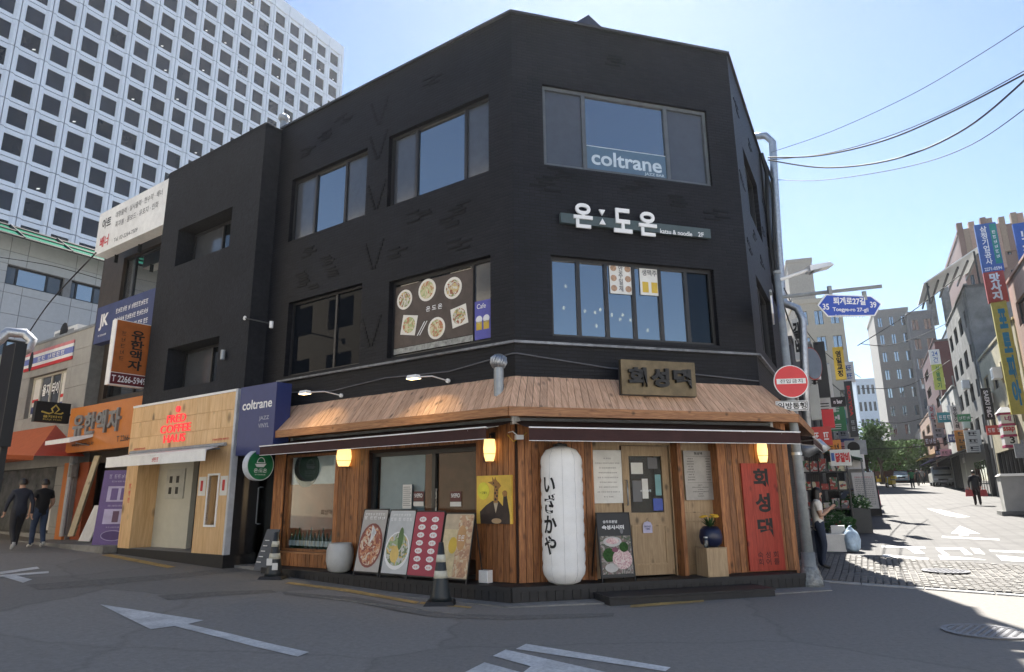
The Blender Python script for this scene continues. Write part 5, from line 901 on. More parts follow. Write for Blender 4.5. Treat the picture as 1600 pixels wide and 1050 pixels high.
# orange awning, small white awning
a = FL.at(-120, 700, TO_ + 1.2)[0]; b, zf = FL.at(53, 712, TO_ + 1.2); ztp = FL.at(88, 664, TO_)[1]; bt = FL.at(88, 664, TO_)[0]; cr = mat('canvas_orange', (.5, .12, .035), .7, var=.1)
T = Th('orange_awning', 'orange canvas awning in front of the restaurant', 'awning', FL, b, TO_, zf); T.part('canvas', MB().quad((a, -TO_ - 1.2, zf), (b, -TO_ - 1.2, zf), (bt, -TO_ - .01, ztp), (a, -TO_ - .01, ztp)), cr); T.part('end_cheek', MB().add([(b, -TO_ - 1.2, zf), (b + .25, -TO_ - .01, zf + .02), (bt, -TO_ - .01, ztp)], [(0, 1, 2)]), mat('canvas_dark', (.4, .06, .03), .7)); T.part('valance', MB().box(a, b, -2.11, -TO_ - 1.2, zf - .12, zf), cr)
s0, z = FL.at(70, 696, .9); s1 = FL.at(116, 690, .9)[0]; T = Th('small_canopy', 'small white flat canopy beside the orange awning', 'canopy', FL, s0, 0, z); T.part('sheet', MB().hexa([(s0, -.9, z), (s1 - .3, -.9, z), (s1 - .1, -.01, z + .3), (s0 + .6, -.01, z + .3)], [(s0, -.9, z + .12), (s1 - .3, -.9, z + .12), (s1 - .1, -.01, z + .35), (s0 + .6, -.01, z + .35)]), white_paint); T.part('bracket', MB().tube([(s1 - .3, 0, z - .1), (s1 - .4, -.7, z)], .015, 5), grey_metal)
# poster stand of the restaurant, downpipe, wall boxes
P = G(82, 842); T = Th('poster_stand', 'tall poster stand with food pictures beside the restaurant', 'banner', loc=(P.x, P.y, gz(P.x, P.y)), rot=FL.ang + R(5)); T.part('base', MB().box(-.42, .42, -.2, .2, 0, .25), ink); T.part('panel', MB().hexa([(-.38, -.06, .25), (.38, -.06, .25), (.38, .0, .25), (-.38, .0, .25)], [(-.38, .06, 1.95), (.38, .06, 1.95), (.38, .12, 1.95), (-.38, .12, 1.95)]), paper)
T.part('header', MB().hexa([(-.38, .025, 1.7), (.38, .025, 1.7), (.38, .05, 1.7), (-.38, .05, 1.7)], [(-.38, .05, 1.95), (.38, .05, 1.95), (.38, .07, 1.95), (-.38, .07, 1.95)]), mat('teal', (.03, .12, .14), .4)); dz = mat('dish_brown', (.14, .06, .04), .5, var=.4, vs=20)
for x, z in ((-.15, 1.5), (.17, 1.5), (.1, 1.05), (-.1, .6)): T.part('dish_print', MB().disc(x, z, .13, -.06 + .12 * (z - .25) / 1.7 - .02, -.06 + .12 * (z - .25) / 1.7 - .006, 16, .09), dz)
mb = MB(); a, zb = FL.at(98, 838, TO_ + .05); zt = FL.at(120, 690, TO_ + .05)[1]; tag(mb.cyl(FL.W(a, TO_ + .08, zb), FL.W(a, TO_ + .08, zt), .07).cyl(FL.W(a, TO_ + .08, zt), FL.W(a, TO_ + .08, zt + .12), .09).build('downpipe', mat('pipe_pale', (.4, .41, .42), .5)), 'pale grey downpipe at the corner of the stone restaurant', 'pipe')
T = Th('wall_boxes', 'cluster of grey junction boxes beside the small white canopy', 'box', FL, a, TO_, 2.2)
for i, (dx, z0, w_, h_) in enumerate(((.05, 2.2, .25, .35), (.1, 2.6, .18, .25), (0, 2.9, .2, .2))): T.part('box', MB().box(a + dx - .1, a + dx - .1 + w_, -TO_ - .14, -TO_ - .002, z0, z0 + h_), [conc, grey_metal, pole_grey][i])
mb = MB(); pts = [FL.W(x1 + .02, TO_ + .05, z) for z in (3.2,)]
a, z = FL.at(20, 560, TO_ + .1); pp = [FL.W(*[(FL.at(px, py, TO_ + .1)[0])] , TO_ + .1, FL.at(px, py, TO_ + .1)[1]) for px, py in ((2, 690), (10, 620), (18, 575), (28, 548))]; tag(mb.tube(pp, .04, 6).build('conduit', white_metal), 'white conduit pipe up the left side of the stone restaurant', 'pipe')
pp = [far(px, py, 26) for px, py in ((-30, 545), (0, 530), (12, 519), (38, 521), (50, 532), (44, 545), (30, 552))]; tag(MB().tube(pp, .16, 10).build('air_duct', steel, smooth=True), 'shiny silver air duct bending over the restaurant roof', 'duct')
a, z0 = FL.at(84, 527, -.5); b, z1 = FL.at(122, 506, -.5); T = Th('air_conditioner', 'white outdoor air conditioner unit on the restaurant roof', 'air conditioner', FL, a, -.5, z0 - .2); T.part('case', MB().box(a, b, .5, 1.2, z0 - .5, z1), white_metal); T.part('grille', MB().box(a + .1, b - .25, .485, .5, z0 - .2, z1 - .1), grey_metal); T.part('fan', MB().disc((a + b) / 2 - .1, (z0 + z1) / 2, .3, .475, .485, 16), ink)
P = far(-10, 760, 15); T = Th('dark_cabinet', 'dark panel sign standing at the far left edge', 'sign', loc=(P.x, P.y, gz(P.x, P.y)), rot=FL.ang); zz = far(8, 535, 15).z - gz(P.x, P.y); T.part('post', MB().box(-.05, .05, 0, .1, 0, 2.2), ink); T.part('panel', MB().box(-.5, .12, -.06, .1, 2.2, zz), mat('panel_navy', (.008, .01, .018), .8, spec=.15)); T.part('edge', MB().box(.12, .14, -.07, .11, 2.2, zz), ink)
# ================================================================ grey tiled building and green canopy behind
AT = R(30.5)
P = far(160, 400, 38); FT = Fr(P, R(90) - AT); tile_m = mat('grey_tile', (.4, .42, .45), .5, var=.06, rnd=.04)
T = Th('tiled_building', 'pale grey tiled building with strip windows behind the restaurant', 'building', FT, -6, 0, 0); ztop = FT.at(160, 402)[1]
hs = []
for (xa, ya, xb, yb) in ((12, 447, 97, 435), (112, 476, 158, 462), (0, 530, 90, 505), (105, 530, 150, 520)):
    s0, z1 = FT.at(xa, {12: 412, 112: 442, 0: 482, 105: 507}[xa]); s1, z0 = FT.at(xb, {97: 463, 158: 492, 90: 532, 150: 545}[xb]); 
    hs.append((s0, s1, z0, z1))
z1a = hs[0][3]; z0a = hs[0][2]; hs = [(hs[0][0], hs[0][1], z0a, z1a), (hs[1][0], hs[1][1], z0a, z1a), (hs[2][0], hs[2][1], z0a - 3.4, z1a - 3.4), (hs[3][0], hs[3][1], z0a - 3.4, z1a - 3.4), (hs[0][0] - 6, hs[0][0] - .8, z0a, z1a)]
tw_ = T.part('front_wall', MB().wall(-26, 14, 0, ztop, hs, 0, .35), mat('tile_joint', (.2, .21, .23), .8)); panels(T, tw_, 'wall_tile', tile_m, -14, 6, 4, ztop, hs, 1.5, 1.0, -.025, -.001, .012); T.part('plain_wall', MB().wall(-26, -14, 0, ztop, [h for h in hs if h[1] < -14], -.02, .02).wall(6, 14, 0, ztop, [], -.02, .02), tile_m, tw_); T.part('roof', MB().box(-26, 14, 0, 10, ztop - .2, ztop), conc); T.part('side_wall', MB().quad((14, 0, 0), (14, 10, 0), (14, 10, ztop), (14, 0, ztop)), tile_m)
for h in hs: window(T, *h, .15, frame_dark, [pane_film, pane_blue, pane_film], (.2, .72), .08)
T = Th('green_canopy', 'green glass canopy on black steel ribs along the tiled roof', 'canopy', FT, -6, 1, ztop); gg = mat('green_glass', (.03, .2, .12), .15, var=.15)
zc = FT.at(60, 362, 1.0)[1]
T.part('glass', MB().hexa([(-26, -1.3, zc - .6), (2, -1.3, zc - .6), (2, 0.3, zc + .3), (-26, .3, zc + .3)], [(-26, -1.3, zc - .57), (2, -1.3, zc - .57), (2, .3, zc + .33), (-26, .3, zc + .33)]), gg)
for i in range(15): x = -26 + i * 2; T.part('rib', MB().cyl((x, -1.35, zc - .58), (x, .3, zc + .4), .05, seg=5), ink)
for y, z in ((-1.33, zc - .6), (-.5, zc - .1), (.3, zc + .36)): T.part('rail', MB().cyl((-26, y, z), (2, y, z), .06, seg=5), ink)
# ================================================================ office tower
SCALE = 1.2
P = far(533.3, 72.4, 100 * SCALE); FTW = Fr(P, R(90) - AT); pit, row = 2.735 * SCALE, 2.93 * SCALE; ztop = P.z
T = Th('office_tower', 'tall white office tower with a grid of small dark windows', 'tower', FTW, 0, 0, 0)
tw = mat('tower_panel', (.66, .72, .82), .5, var=.05, vs=.3)
ncol, nrow = 22, 21; g = .05 * SCALE
W_, H_ = pit - 2 * g, row - 2 * g; wa, wb, wc, wd = W_ * .18, W_ * .82, H_ * .15, H_ * .83
pm = MB(); ym = -.22; yi = .0           # panel relief: ribs at the sides stand forward, the window band is set back
xs_ = [0, W_ * .1, wa, wb, W_ * .9, W_]; ysr = [ym, ym, yi, yi, ym, ym]
for i in range(5):
    for (z0, z1) in ((0, wc), (wc, wd), (wd, H_)):
        if i == 2 and z0 == wc: continue
        pm.quad((xs_[i], ysr[i], z0), (xs_[i + 1], ysr[i + 1], z0), (xs_[i + 1], ysr[i + 1], z1), (xs_[i], ysr[i], z1))
for z in (0, H_):
    vs = [(xs_[i], ysr[i], z) for i in range(6)] + [(W_, .3, z), (0, .3, z)]; pm.add(vs, [tuple(range(8)) if z else tuple(range(7, -1, -1))])
pm.quad((0, .3, 0), (0, ym, 0), (0, ym, H_), (0, .3, H_)); pm.quad((W_, ym, 0), (W_, .3, 0), (W_, .3, H_), (W_, ym, H_))
for a, b, c, d in (((wa, 0, wc), (wa, .25, wc), (wb, .25, wc), (wb, 0, wc)), ((wa, 0, wd), (wb, 0, wd), (wb, .25, wd), (wa, .25, wd)), ((wa, 0, wc), (wa, 0, wd), (wa, .25, wd), (wa, .25, wc)), ((wb, 0, wc), (wb, .25, wc), (wb, .25, wd), (wb, 0, wd))): pm.quad(a, b, c, d)
pme = pm.mesh('panel', tw); wme = MB().box(wa, wb, .1, .14, wc, wd).mesh('window', pane_tower)
cells = []
for r_ in range(nrow):
    for c in range(ncol):
        x = -(c + 1) * pit; z = ztop - 1.9 * SCALE - (r_ + 1) * row; Q = FTW.W(x + pit / 2, 0, z + row / 2) - CAM; dpt = Q.dot(CF)
        px = 800 + FPX * Q.dot(CX) / dpt; py = 525 - FPX * Q.dot(CU) / dpt
        vis = -60 < px < 560 and -60 < py < 420 and not (px > 265 and py > 290) and not (px > 440 and py > 200)
        cells.append((not vis, dpt, x, z))
cells.sort(); rest_p, rest_w = MB(), MB(); backs = T.part('core', MB().box(-ncol * pit, 0, .3, 30, 0, ztop), [mat('joint_dark', (.05, .055, .07), .6)])
for k, (inv, dpt, x, z) in enumerate(cells):
    if k < 300:
        for me, nm in ((pme, 'panel'), (wme, 'window')):
            o = bpy.data.objects.new(nm, me); COL.objects.link(o); o.parent = T.e; o.location = (x + g, 0, z + g)
    else:
        rest_p.add([(vx + x + g, vy, vz + z + g) for vx, vy, vz in pm.v], pm.f); rest_w.add([(vx + x + g, vy, vz + z + g) for vx, vy, vz in MB().box(wa, wb, .1, .14, wc, wd).v], MB().box(wa, wb, .1, .14, wc, wd).f)
T.part('panel_field', rest_p, tw, kind='stuff'); T.part('window_field', rest_w, pane_tower, kind='stuff')
for c in range(ncol): T.part('parapet_panel', MB().box(-(c + 1) * pit + g, -c * pit - g, -.3, .3, ztop - 1.9 * SCALE + g, ztop), tw)
T.part('corner_post', MB().box(.0, .5, -.34, 30, 0, ztop), tw)
# lit ceiling strips seen through some tower windows
rnd = random.Random(4); lm = mat('ceiling_light', (.8, .8, .75), .5, emit=(1, .95, .85), es=.15)
for inv, dpt, x, z in cells[:300]:
    if rnd.random() < .16:
        u = rnd.uniform(.2, .7); T.part('ceiling_light', MB().hexa([(x + wa + (wb - wa) * u, .092, z + wc + .3), (x + wa + (wb - wa) * u + .35, .092, z + wc + .42), (x + wa + (wb - wa) * u + .35, .098, z + wc + .42), (x + wa + (wb - wa) * u, .098, z + wc + .3)], [(x + wa + (wb - wa) * u + .05, .092, z + wc + .5), (x + wa + (wb - wa) * u + .4, .092, z + wc + .62), (x + wa + (wb - wa) * u + .4, .098, z + wc + .62), (x + wa + (wb - wa) * u + .05, .098, z + wc + .5)]), lm)
# ================================================================ the side street on the right
RR = Fr(RC + FRR.n * 8.6, FRR.ang + math.pi)
def row_building(name, label, fr, px0, px1, top, floors, cols, wm, off=0., depth=9., pane=None, fmat=None, ground=True, cat='building', wfrac=.55, span=None, hfrac=.5):
    s0, s1 = span or (fr.at(px0, 760, off)[0], fr.at(px1, 760, off)[0])
    H = fr.at(*top, off)[1] if isinstance(top, tuple) else top; Pm = fr.W((s0 + s1) / 2, off); zg = gz(Pm.x, Pm.y)
    T = Th(name, label, cat, fr, (s0 + s1) / 2, off, zg - .3); hs = []; g0 = 3.4 if ground else .5; fh = (H - zg - g0 - .5) / max(1, floors); cw = (s1 - s0) / cols
    for f in range(floors):
        for c in range(cols):
            x = s0 + cw * (c + .5); z = zg + g0 + fh * (f + .45); hs.append((x - cw * wfrac / 2, x + cw * wfrac / 2, z - fh * hfrac / 2, z + fh * hfrac / 2))
    gh = [(s0 + .4, s1 - .4, zg, zg + 2.8)] if ground else []
    w = T.part('front_wall', MB().wall(s0, s1, zg - .3, H, hs + gh, -off, .22), wm); y0, y1 = -off, -off + depth
    mb = MB(); mb.quad((s1, y0, zg - .3), (s1, y1, zg - .3), (s1, y1, H), (s1, y0, H)); mb.quad((s0, y1, zg - .3), (s0, y0, zg - .3), (s0, y0, H), (s0, y1, H)); mb.quad((s1, y1, zg - .3), (s0, y1, zg - .3), (s0, y1, H), (s1, y1, H)); T.part('side_wall', mb, wm)
    T.part('roof', MB().box(s0, s1, y0, y1, H - .2, H), conc); T.part('parapet', MB().box(s0 - .03, s1 + .03, y0 - .06, y0 + .15, H, H + .12), wm)
    for h in hs: window(T, *h, -off + .1, fmat or frame_dark, pane or pane_dark, (.5,), .06)
    if ground:
        T.part('shopfront', MB().box(s0 + .4, s1 - .4, -off + .16, -off + .2, zg, zg + 2.8), pane_dark)
        for c in range(int((s1 - s0) / 1.2)): x = s0 + .4 + 1.2 * c; T.part('shop_mullion', MB().box(x, x + .07, -off + .06, -off + .16, zg, zg + 2.8), frame_dark)
    return T, s0, s1, zg, H
def blade(name, label, S, px0, py0, px1, py1, m, texts=(), cat='sign', th=.2, group=None):
    o0, z1 = FRR.off_at(px0, py0, S); o1, z0 = FRR.off_at(px1, py1, S); w = (o1 - o0) / 2; H = z1 - z0
    T = Th(name, label, cat, loc=FRR.W(S, (o0 + o1) / 2, z0), rot=-AR, group=group); T.part('case', MB().box(-w, w, 0, th, 0, H), m)
    for t in texts:
        body, cx, cz, tw_, thh, tm = t[:6]; lettering(T, body, cx * w, -.012, cz * H, tw_ * 2 * w, thh * H, tm, bold=t[6] if len(t) > 6 else .03)
    return T, w, H
SR = lambda px, py=700: -RR.at(px, py)[0]
brickred = mat('maroon_tile', (.1, .028, .026), .55, var=.2); cream = mat('cream_wall', (.42, .38, .26), .7, var=.15, dirt=.2); pale = mat('pale_wall', (.5, .5, .47), .75, var=.12, vs=2, dirt=.25); concw = mat('concrete_wall', (.2, .205, .2), .8, var=.35, vs=1.2, bump=.2, dirt=.3); pinkw = mat('pink_wall', (.36, .24, .19), .7, var=.15); bluegrey = mat('bluegrey_wall', (.16, .2, .25), .6, var=.12); brownw = mat('brown_clad', (.19, .12, .1), .6, var=.1); tanw = mat('tan_clad', (.27, .2, .15), .6, var=.1)
row_building('photo_building', 'low cream building near the right edge of the lane', RR, 0, 0, 9.5, 2, 4, cream, span=(-37.5, -25.6))
row_building('pink_block', 'pinkish block carrying the stacked vertical signs at the right edge', RR, 0, 0, 11.2, 3, 4, pinkw, span=(-25.5, -9))
row_building('concrete_building', 'streaked grey concrete building behind the black vertical sign', RR, 0, 0, (1510, 440), 4, 4, concw, span=(-50, -37.6))
row_building('white_building', 'low white walled building with narrow dark windows', RR, 0, 0, (1497, 592), 2, 3, pale, off=.25, wfrac=.3, span=(-60, -50.1))
row_building('bluegrey_building', 'blue-grey block set back above the white building', RR, 1484, 1521, (1500, 470), 4, 2, bluegrey, off=-2.5, ground=False)
row_building('maroon_building', 'tall maroon tiled building on the right of the lane', RR, 1470, 1496.5, (1475, 492), 5, 2, brickred)
row_building('pink_building', 'pinkish low building beyond the maroon one', RR, 1452, 1469.5, (1455, 640), 2, 2, pinkw)
row_building('grey_row_house', 'plain grey row building at the far right of the lane', RR, 1436, 1451.5, (1440, 668), 2, 2, conc)
row_building('narrow_house', 'narrow pale house at the far end of the right row', RR, 1426, 1435.5, (1430, 640), 3, 2, pale)
# glass canopy on the concrete building
S0 = 38; T = Th('roof_canopy', 'slatted white steel roof canopy at the top of the concrete building', 'canopy', loc=FRR.W(S0, 8.6, FRR.off_at(1510, 440, S0)[1]), rot=-AR)
T.part('sheet', MB().hexa([(-2.2, 0, .2), (1.5, 0, 2.4), (1.5, 6, 2.4), (-2.2, 6, .2)], [(-2.2, 0, .28), (1.5, 0, 2.48), (1.5, 6, 2.48), (-2.2, 6, .28)]), white_paint)
for i in range(6): T.part('slat', MB().box(-2 + .6 * i, -1.9 + .6 * i, -.1, 6, -.1 + .35 * i, .02 + .35 * i), frame_dark)
T.part('post', MB().cyl((-2, .1, -1.2), (-2, .1, .3), .06), frame_dark); T.part('post', MB().cyl((.9, .1, -1.2), (.9, .1, 2), .06), frame_dark)
# signs on the right row
S1 = 24.7; blue2 = mat('sign_blue2', (.05, .12, .36), .5); redv = mat('sign_redv', (.42, .06, .04), .5); yel = mat('sign_yel', (.5, .42, .08), .5); cyan = mat('ink_cyan', (.02, .22, .36), .5); grn = mat('sign_green2', (.03, .25, .2), .5)
T, w, H = blade('vertical_sign', 'blue vertical company sign at the top of the sign stack', S1, 1522, 352, 1570, 422, blue2, [('삼\n정\n기\n업\n공\n사', -.25, .55, .32, .8, white_ink), ('2271-0594', 0, .06, .8, .07, white_ink)]); T.part('green_strip', MB().box(w * .35, w * .95, -.008, -.001, H * .15, H * .97), grn); lettering(T, '~|~|~|~|~|~', w * .65, -.014, H * .55, w * .3, H * .6, white_ink)
blade('vertical_sign', 'red vertical sign with white massage lettering', S1, 1536, 426, 1577, 470, redv, [('맛\n사\n지', 0, .5, .55, .88, white_ink, .05)])
blade('vertical_sign', 'tall yellow vertical sign with big blue letters', S1, 1548, 472, 1606, 646, yel, [('포\n토\n피\n아', .15, .5, .55, .86, cyan, .06)])
blade('vertical_sign', 'big blue sign cut by the right picture edge', S1 - 1.5, 1582, 350, 1640, 470, mat('sign_blue3', (.03, .1, .4), .5), [('~|~|~|~', 0, .55, .45, .8, white_ink, .05), ('2', -.7, .07, .12, .1, white_ink)])
T, w, H = blade('vertical_sign', 'black vertical sign with white sideways latin lettering', SR(1556, 630), 1531, 607, 1556, 655, ink, []); o = lettering(T, 'SAEKI P&C', 0, -.012, 0, H * .85, w * .9, white_ink, bold=.03); o.rotation_euler = (0, R(90), 0); o.location = (0, 0, H / 2)
T, w, H = blade('shop_lantern', 'red and white boxed lantern sign near the right edge', SR(1592, 670), 1562, 645, 1592, 698, paper, [('네', .1, .82, .5, .16, mat('plum', (.3, .02, .15), .5)), ('ssap', 0, .5, .9, .16, red_ink), ('3', .2, .2, .4, .2, ink)], th=.9)
for z in (.03, .33, .65, .97): T.part('band', MB().box(-w - .02, w + .02, -.02, .92, H * z - .06, H * z + .06), mat('plum_band', (.35, .02, .1), .5) if z == .03 else bpy.data.materials['plum_band'])
T.part('cap', MB().hexa([(-w - .1, -.1, H), (w + .1, -.1, H), (w + .1, 1, H), (-w - .1, 1, H)], [(-w * .5, .2, H + .3), (w * .5, .2, H + .3), (w * .5, .6, H + .3), (-w * .5, .6, H + .3)]), white_paint)
blade('vertical_sign', 'white vertical sign with black letters by the maroon wall', SR(1504, 650), 1484, 634, 1504, 672, paper, [('유\n일\n인\n쇄', 0, .5, .5, .88, ink)])
T, w, H = blade('vertical_sign', 'yellow-green vertical sign under a white header', SR(1478, 590), 1455, 570, 1478, 608, mat('lime', (.42, .45, .08), .5), [('서\n울\n백\n기', 0, .5, .42, .88, mat('ink_green', (.03, .15, .04), .5))]); T.part('header', MB().box(-w - .02, w - .02, .01, .2, H + .02, H * 1.6), paper); lettering(T, '24\n건', 0, .0, H * 1.3, w * 1.1, H * .45, blue2)
blade('vertical_sign', 'pale sign with a red art lettering on the far right row', SR(1464, 645), 1449, 634, 1464, 655, paper, [('아\n트', 0, .5, .5, .9, red_ink)]); blade('vertical_sign', 'small tan hanging sign on the far right row', SR(1478, 658), 1461, 648, 1478, 668, pinkw, [])
for i, (pa, pb, S_, m, lab) in enumerate((((1488, 715), (1545, 672), SR(1545), frame_dark, 'dark sloping shop awning under the black vertical sign'), ((1465, 712), (1492, 690), SR(1492), navy, 'blue sloping awning over the far stalls'), ((1448, 700), (1468, 690), SR(1470), yel, 'yellow awning over the far stalls'))):
    a = RR.at(pa[0], 750)[0]; b = RR.at(pb[0], 750)[0]; z = RR.at(*pb, 1.2)[1]; T = Th('street_awning', lab, 'awning', RR, (a + b) / 2, 0, z - .4); T.part('sheet', MB().hexa([(a, -1.5, z - .5), (b, -1.5, z - .5), (b, -.01, z), (a, -.01, z)], [(a, -1.5, z - .46), (b, -1.5, z - .46), (b, -.01, z + .04), (a, -.01, z + .04)]), m); T.part('arm', MB().cyl((b - .1, 0, z - .6), (b - .1, -1.4, z - .5), .03, seg=5), ink); T.part('arm', MB().cyl((a + .1, 0, z - .6), (a + .1, -1.4, z - .5), .03, seg=5), ink)
# dark shop panels
a, b = RR.at(1512, 760)[0], RR.at(1556, 760)[0]; z = gz(*RR.W(b, 0).xy); T = Th('dark_shopfront', 'black panelled shopfront beside the man with red bags', 'shop', RR, (a + b) / 2, .1, z); T.part('panel', MB().box(a, b, -.25, -.02, z - .2, z + 3.3), mat('shop_black', (.014, .016, .018), .35)); T.part('small_sign', MB().box(a + 2.2, a + 3.4, -.28, -.255, z + 2.5, z + 2.9), paper)
for i in range(5): x = b - .4 - i * 1.1; T.part('door_leaf', MB().box(x - .8, x, -.28, -.255, z, z + 2.3), pane_dark)
# stone block with post at the right edge
P = G(1592, 805); T = Th('stone_pedestal', 'square pale stone pedestal at the right edge of the lane', 'pedestal', loc=(P.x, P.y, gz(P.x, P.y)), rot=-AR); k = .34; T.part('base', MB().box(-.62, .62, -.62, .62, 0, .16), concw); T.part('block', MB().box(-.45, .45, -.45, .45, .16, 1.5), pale); T.part('cap', MB().hexa([(-.5, -.5, 1.5), (.5, -.5, 1.5), (.5, .5, 1.5), (-.5, .5, 1.5)], [(-.4, -.4, 1.6), (.4, -.4, 1.6), (.4, .4, 1.6), (-.4, .4, 1.6)]), pale); T.part('post', MB().cyl((.5, -.3, 0), (.5, -.3, 2.9), .05), pole_grey); T.part('sign_box', MB().box(.2, .85, -.36, -.24, 2.2, 2.75), pole_grey)
# ---- left row beyond the corner building
row_building('low_shop', 'low pale shop building next to the corner building on the lane', FRR, 0, 0, 4.6, 1, 2, pale, off=-.3, span=(7.25, 12))
row_building('dark_house', 'dark house with projecting signs on the left of the lane', FRR, 0, 0, 6.8, 1, 3, mat('dark_wall', (.06, .06, .065), .7, var=.2), off=-.3, span=(12.05, 22))
row_building('grey_house', 'grey three-storey building with vertical signs on the left of the lane', FRR, 0, 0, 8.6, 2, 5, concw, off=-.2, span=(22.05, 38))
row_building('far_house', 'farther pale building at the end of the left row', FRR, 0, 0, 9.5, 2, 6, pale, off=-.4, span=(38.05, 62))
blade('brush_sign', 'white sign with black brush lettering behind the sign pole', 9, 1236, 498, 1257, 562, paper, [('갈\n비', 0, .5, .8, .8, ink, .05)]); blade('yellow_sign', 'yellow vertical sign with black lettering over the left lane', 15, 1300, 543, 1323, 592, yellow, [('영\n일\n교\n정', 0, .48, .55, .8, ink, .04)])
T, w, H = blade('dark_sign', 'tall dark sign with red sideways lettering on the left of the lane', 20, 1318, 596, 1342, 682, mat('sign_dark', (.035, .04, .042), .5), []); o = lettering(T, 'BOKYOA', 0, -.012, 0, H * .55, w * .8, red_ink, bold=.04); o.rotation_euler = (0, R(90), 0); o.location = (0, 0, H * .64); lettering(T, '~|~', 0, -.012, H * .2, w * .9, H * .22, grey_metal)
blade('white_sign', 'white lettered sign above the tall dark sign', 20.5, 1316, 566, 1337, 596, paper, [('~|~', 0, .5, .5, .8, blue2)]); blade('bar_sign', 'small black hanging sign reading n bar', 12, 1297, 621, 1322, 634, ink, [('n bar', 0, .5, .6, .45, white_ink)])
T, w, H = blade('chicken_sign', 'white light-box sign with red dakgalbi lettering', 7, 1296, 703, 1331, 727, paper, [('닭갈비', .2, .5, .68, .6, red_ink, .05)]); T.part('corner_mark', MB().box(-w * .9, -w * .6, -.012, -.002, H * .3, H * .8), blue2)
blade('notice_sign', 'grey printed notice sign behind the no entry disc', 8, 1262, 602, 1284, 655, pale, []); T, w, H = blade('black_box_sign', 'large black wrapped box sign on the dark house', 13, 1270, 535, 1298, 620, mat('wrap_black', (.012, .012, .013), .35, bump=.4, bs=5), []); T.part('lamp', MB().cyl((-.1, -.25, H * .3), (-.1, -.2, H * .7), .06), white_metal); blade('red_sign', 'tilted red cloth sign under the black box sign', 11.5, 1283, 640, 1305, 668, red_sign, [])
# round back of a mirror sign
o_, z_ = FRR.off_at(1270, 568, 8.5); T = Th('round_mirror', 'oblique round sign seen nearly edge-on behind the pole', 'sign', loc=FRR.W(8.5, o_, z_), rot=-AR + R(62)); T.part('disc', MB().disc(0, 0, .46, 0, .03, 28), bluegrey); T.part('rim', MB().disc(0, 0, .49, .01, .025, 28), redv)
# outdoor units, duct, pipes and cables on the side face
for i, (S_, px, py) in enumerate(((22, 1337, 700), (22, 1334, 722), (17, 1325, 718))):
    o_, z_ = FRR.off_at(px, py, S_); T = Th('outdoor_unit', ['grey outdoor unit under the tall dark sign', 'white outdoor unit below the grey one on the left row', 'small outdoor unit beside the dakgalbi sign'][i], 'air conditioner', loc=FRR.W(S_, o_, z_ - .3), rot=-AR, group='outdoor units on the left row'); T.part('case', MB().box(-.45, .45, 0, .35, 0, .65), [grey_metal, white_metal, white_metal][i]); T.part('fan', MB().disc(-.08, .33, .26, -.015, 0, 16), ink)
pth = lambda pts, S_: [FRR.W(S_, *FRR.off_at(px, py, S_)) for px, py in pts]
mb = MB(); mb.tube(pth([(1172, 214), (1196, 212), (1207, 222), (1209, 260), (1216, 380), (1222, 462), (1226, 474), (1246, 482), (1254, 500), (1258, 600), (1262, 690)], 5.6), .1, 12)
tag(mb.build('vent_duct', steel, smooth=True), 'silver ventilation duct running down the side face', 'duct')
mb = MB(); mb.tube(pth([(1240, 700), (1262, 705), (1282, 695), (1290, 705)], 4.2), .14, 12); tag(mb.build('elbow_duct', steel, smooth=True), 'short shiny duct elbow under the side awning', 'duct')
for i, (pts, r_) in enumerate((([(1190, 240), (1198, 270), (1200, 340), (1208, 420), (1214, 470)], .05), ([(1192, 245), (1206, 280), (1208, 330), (1210, 400), (1218, 470)], .035), ([(1186, 240), (1194, 300), (1203, 370), (1205, 430)], .03))): tag(MB().tube(pth(pts, 4.6), r_, 6).build('cable_bundle', rubber), ['thick black cable bundle hanging down the side face', 'thin black cable loop beside the duct', 'inner black cable close to the side wall'][i], 'cable')
# ---- sign pole at the corner
P = G(1268, 917); D_ = math.hypot(P.x, P.y); z0 = gz(P.x, P.y); T = Th('sign_pole', 'grey street pole with plastic-wrapped foot at the corner', 'pole', loc=(P.x, P.y, z0)); loc = lambda px, py, d=0: far(px, py, D_ + d) - Vector((P.x, P.y, z0)); ht = loc(1213, 428).z
T.part('shaft', MB().cyl((0, 0, 0), (0, 0, ht), .095, .055, 14), pole_grey, smooth=True); T.part('sleeve', MB().cyl((0, 0, .02), (0, 0, .55), .115, .11, 14), mat('sleeve', (.2, .22, .23), .5, bump=.8, bs=30), smooth=True); T.part('foot_wrap', MB().lathe([(.2, 0), (.2, .08), (.17, .17), (.14, .28), (.12, .33)], 0, 0, 14), mat('plastic_wrap', (.2, .215, .22), .12, var=.5, vs=16, bump=1., bs=16), smooth=True); T.part('band', MB().cyl((0, 0, 2.15), (0, 0, 2.2), .09, seg=12), steel); T.part('cap', MB().cyl((0, 0, ht), (0, 0, ht + .05), .07, seg=12), pole_grey)
a, b = loc(1222, 436), loc(1262, 422); T.part('lamp_arm', MB().tube([(0, 0, a.z), a, b], .03, 6), white_metal)
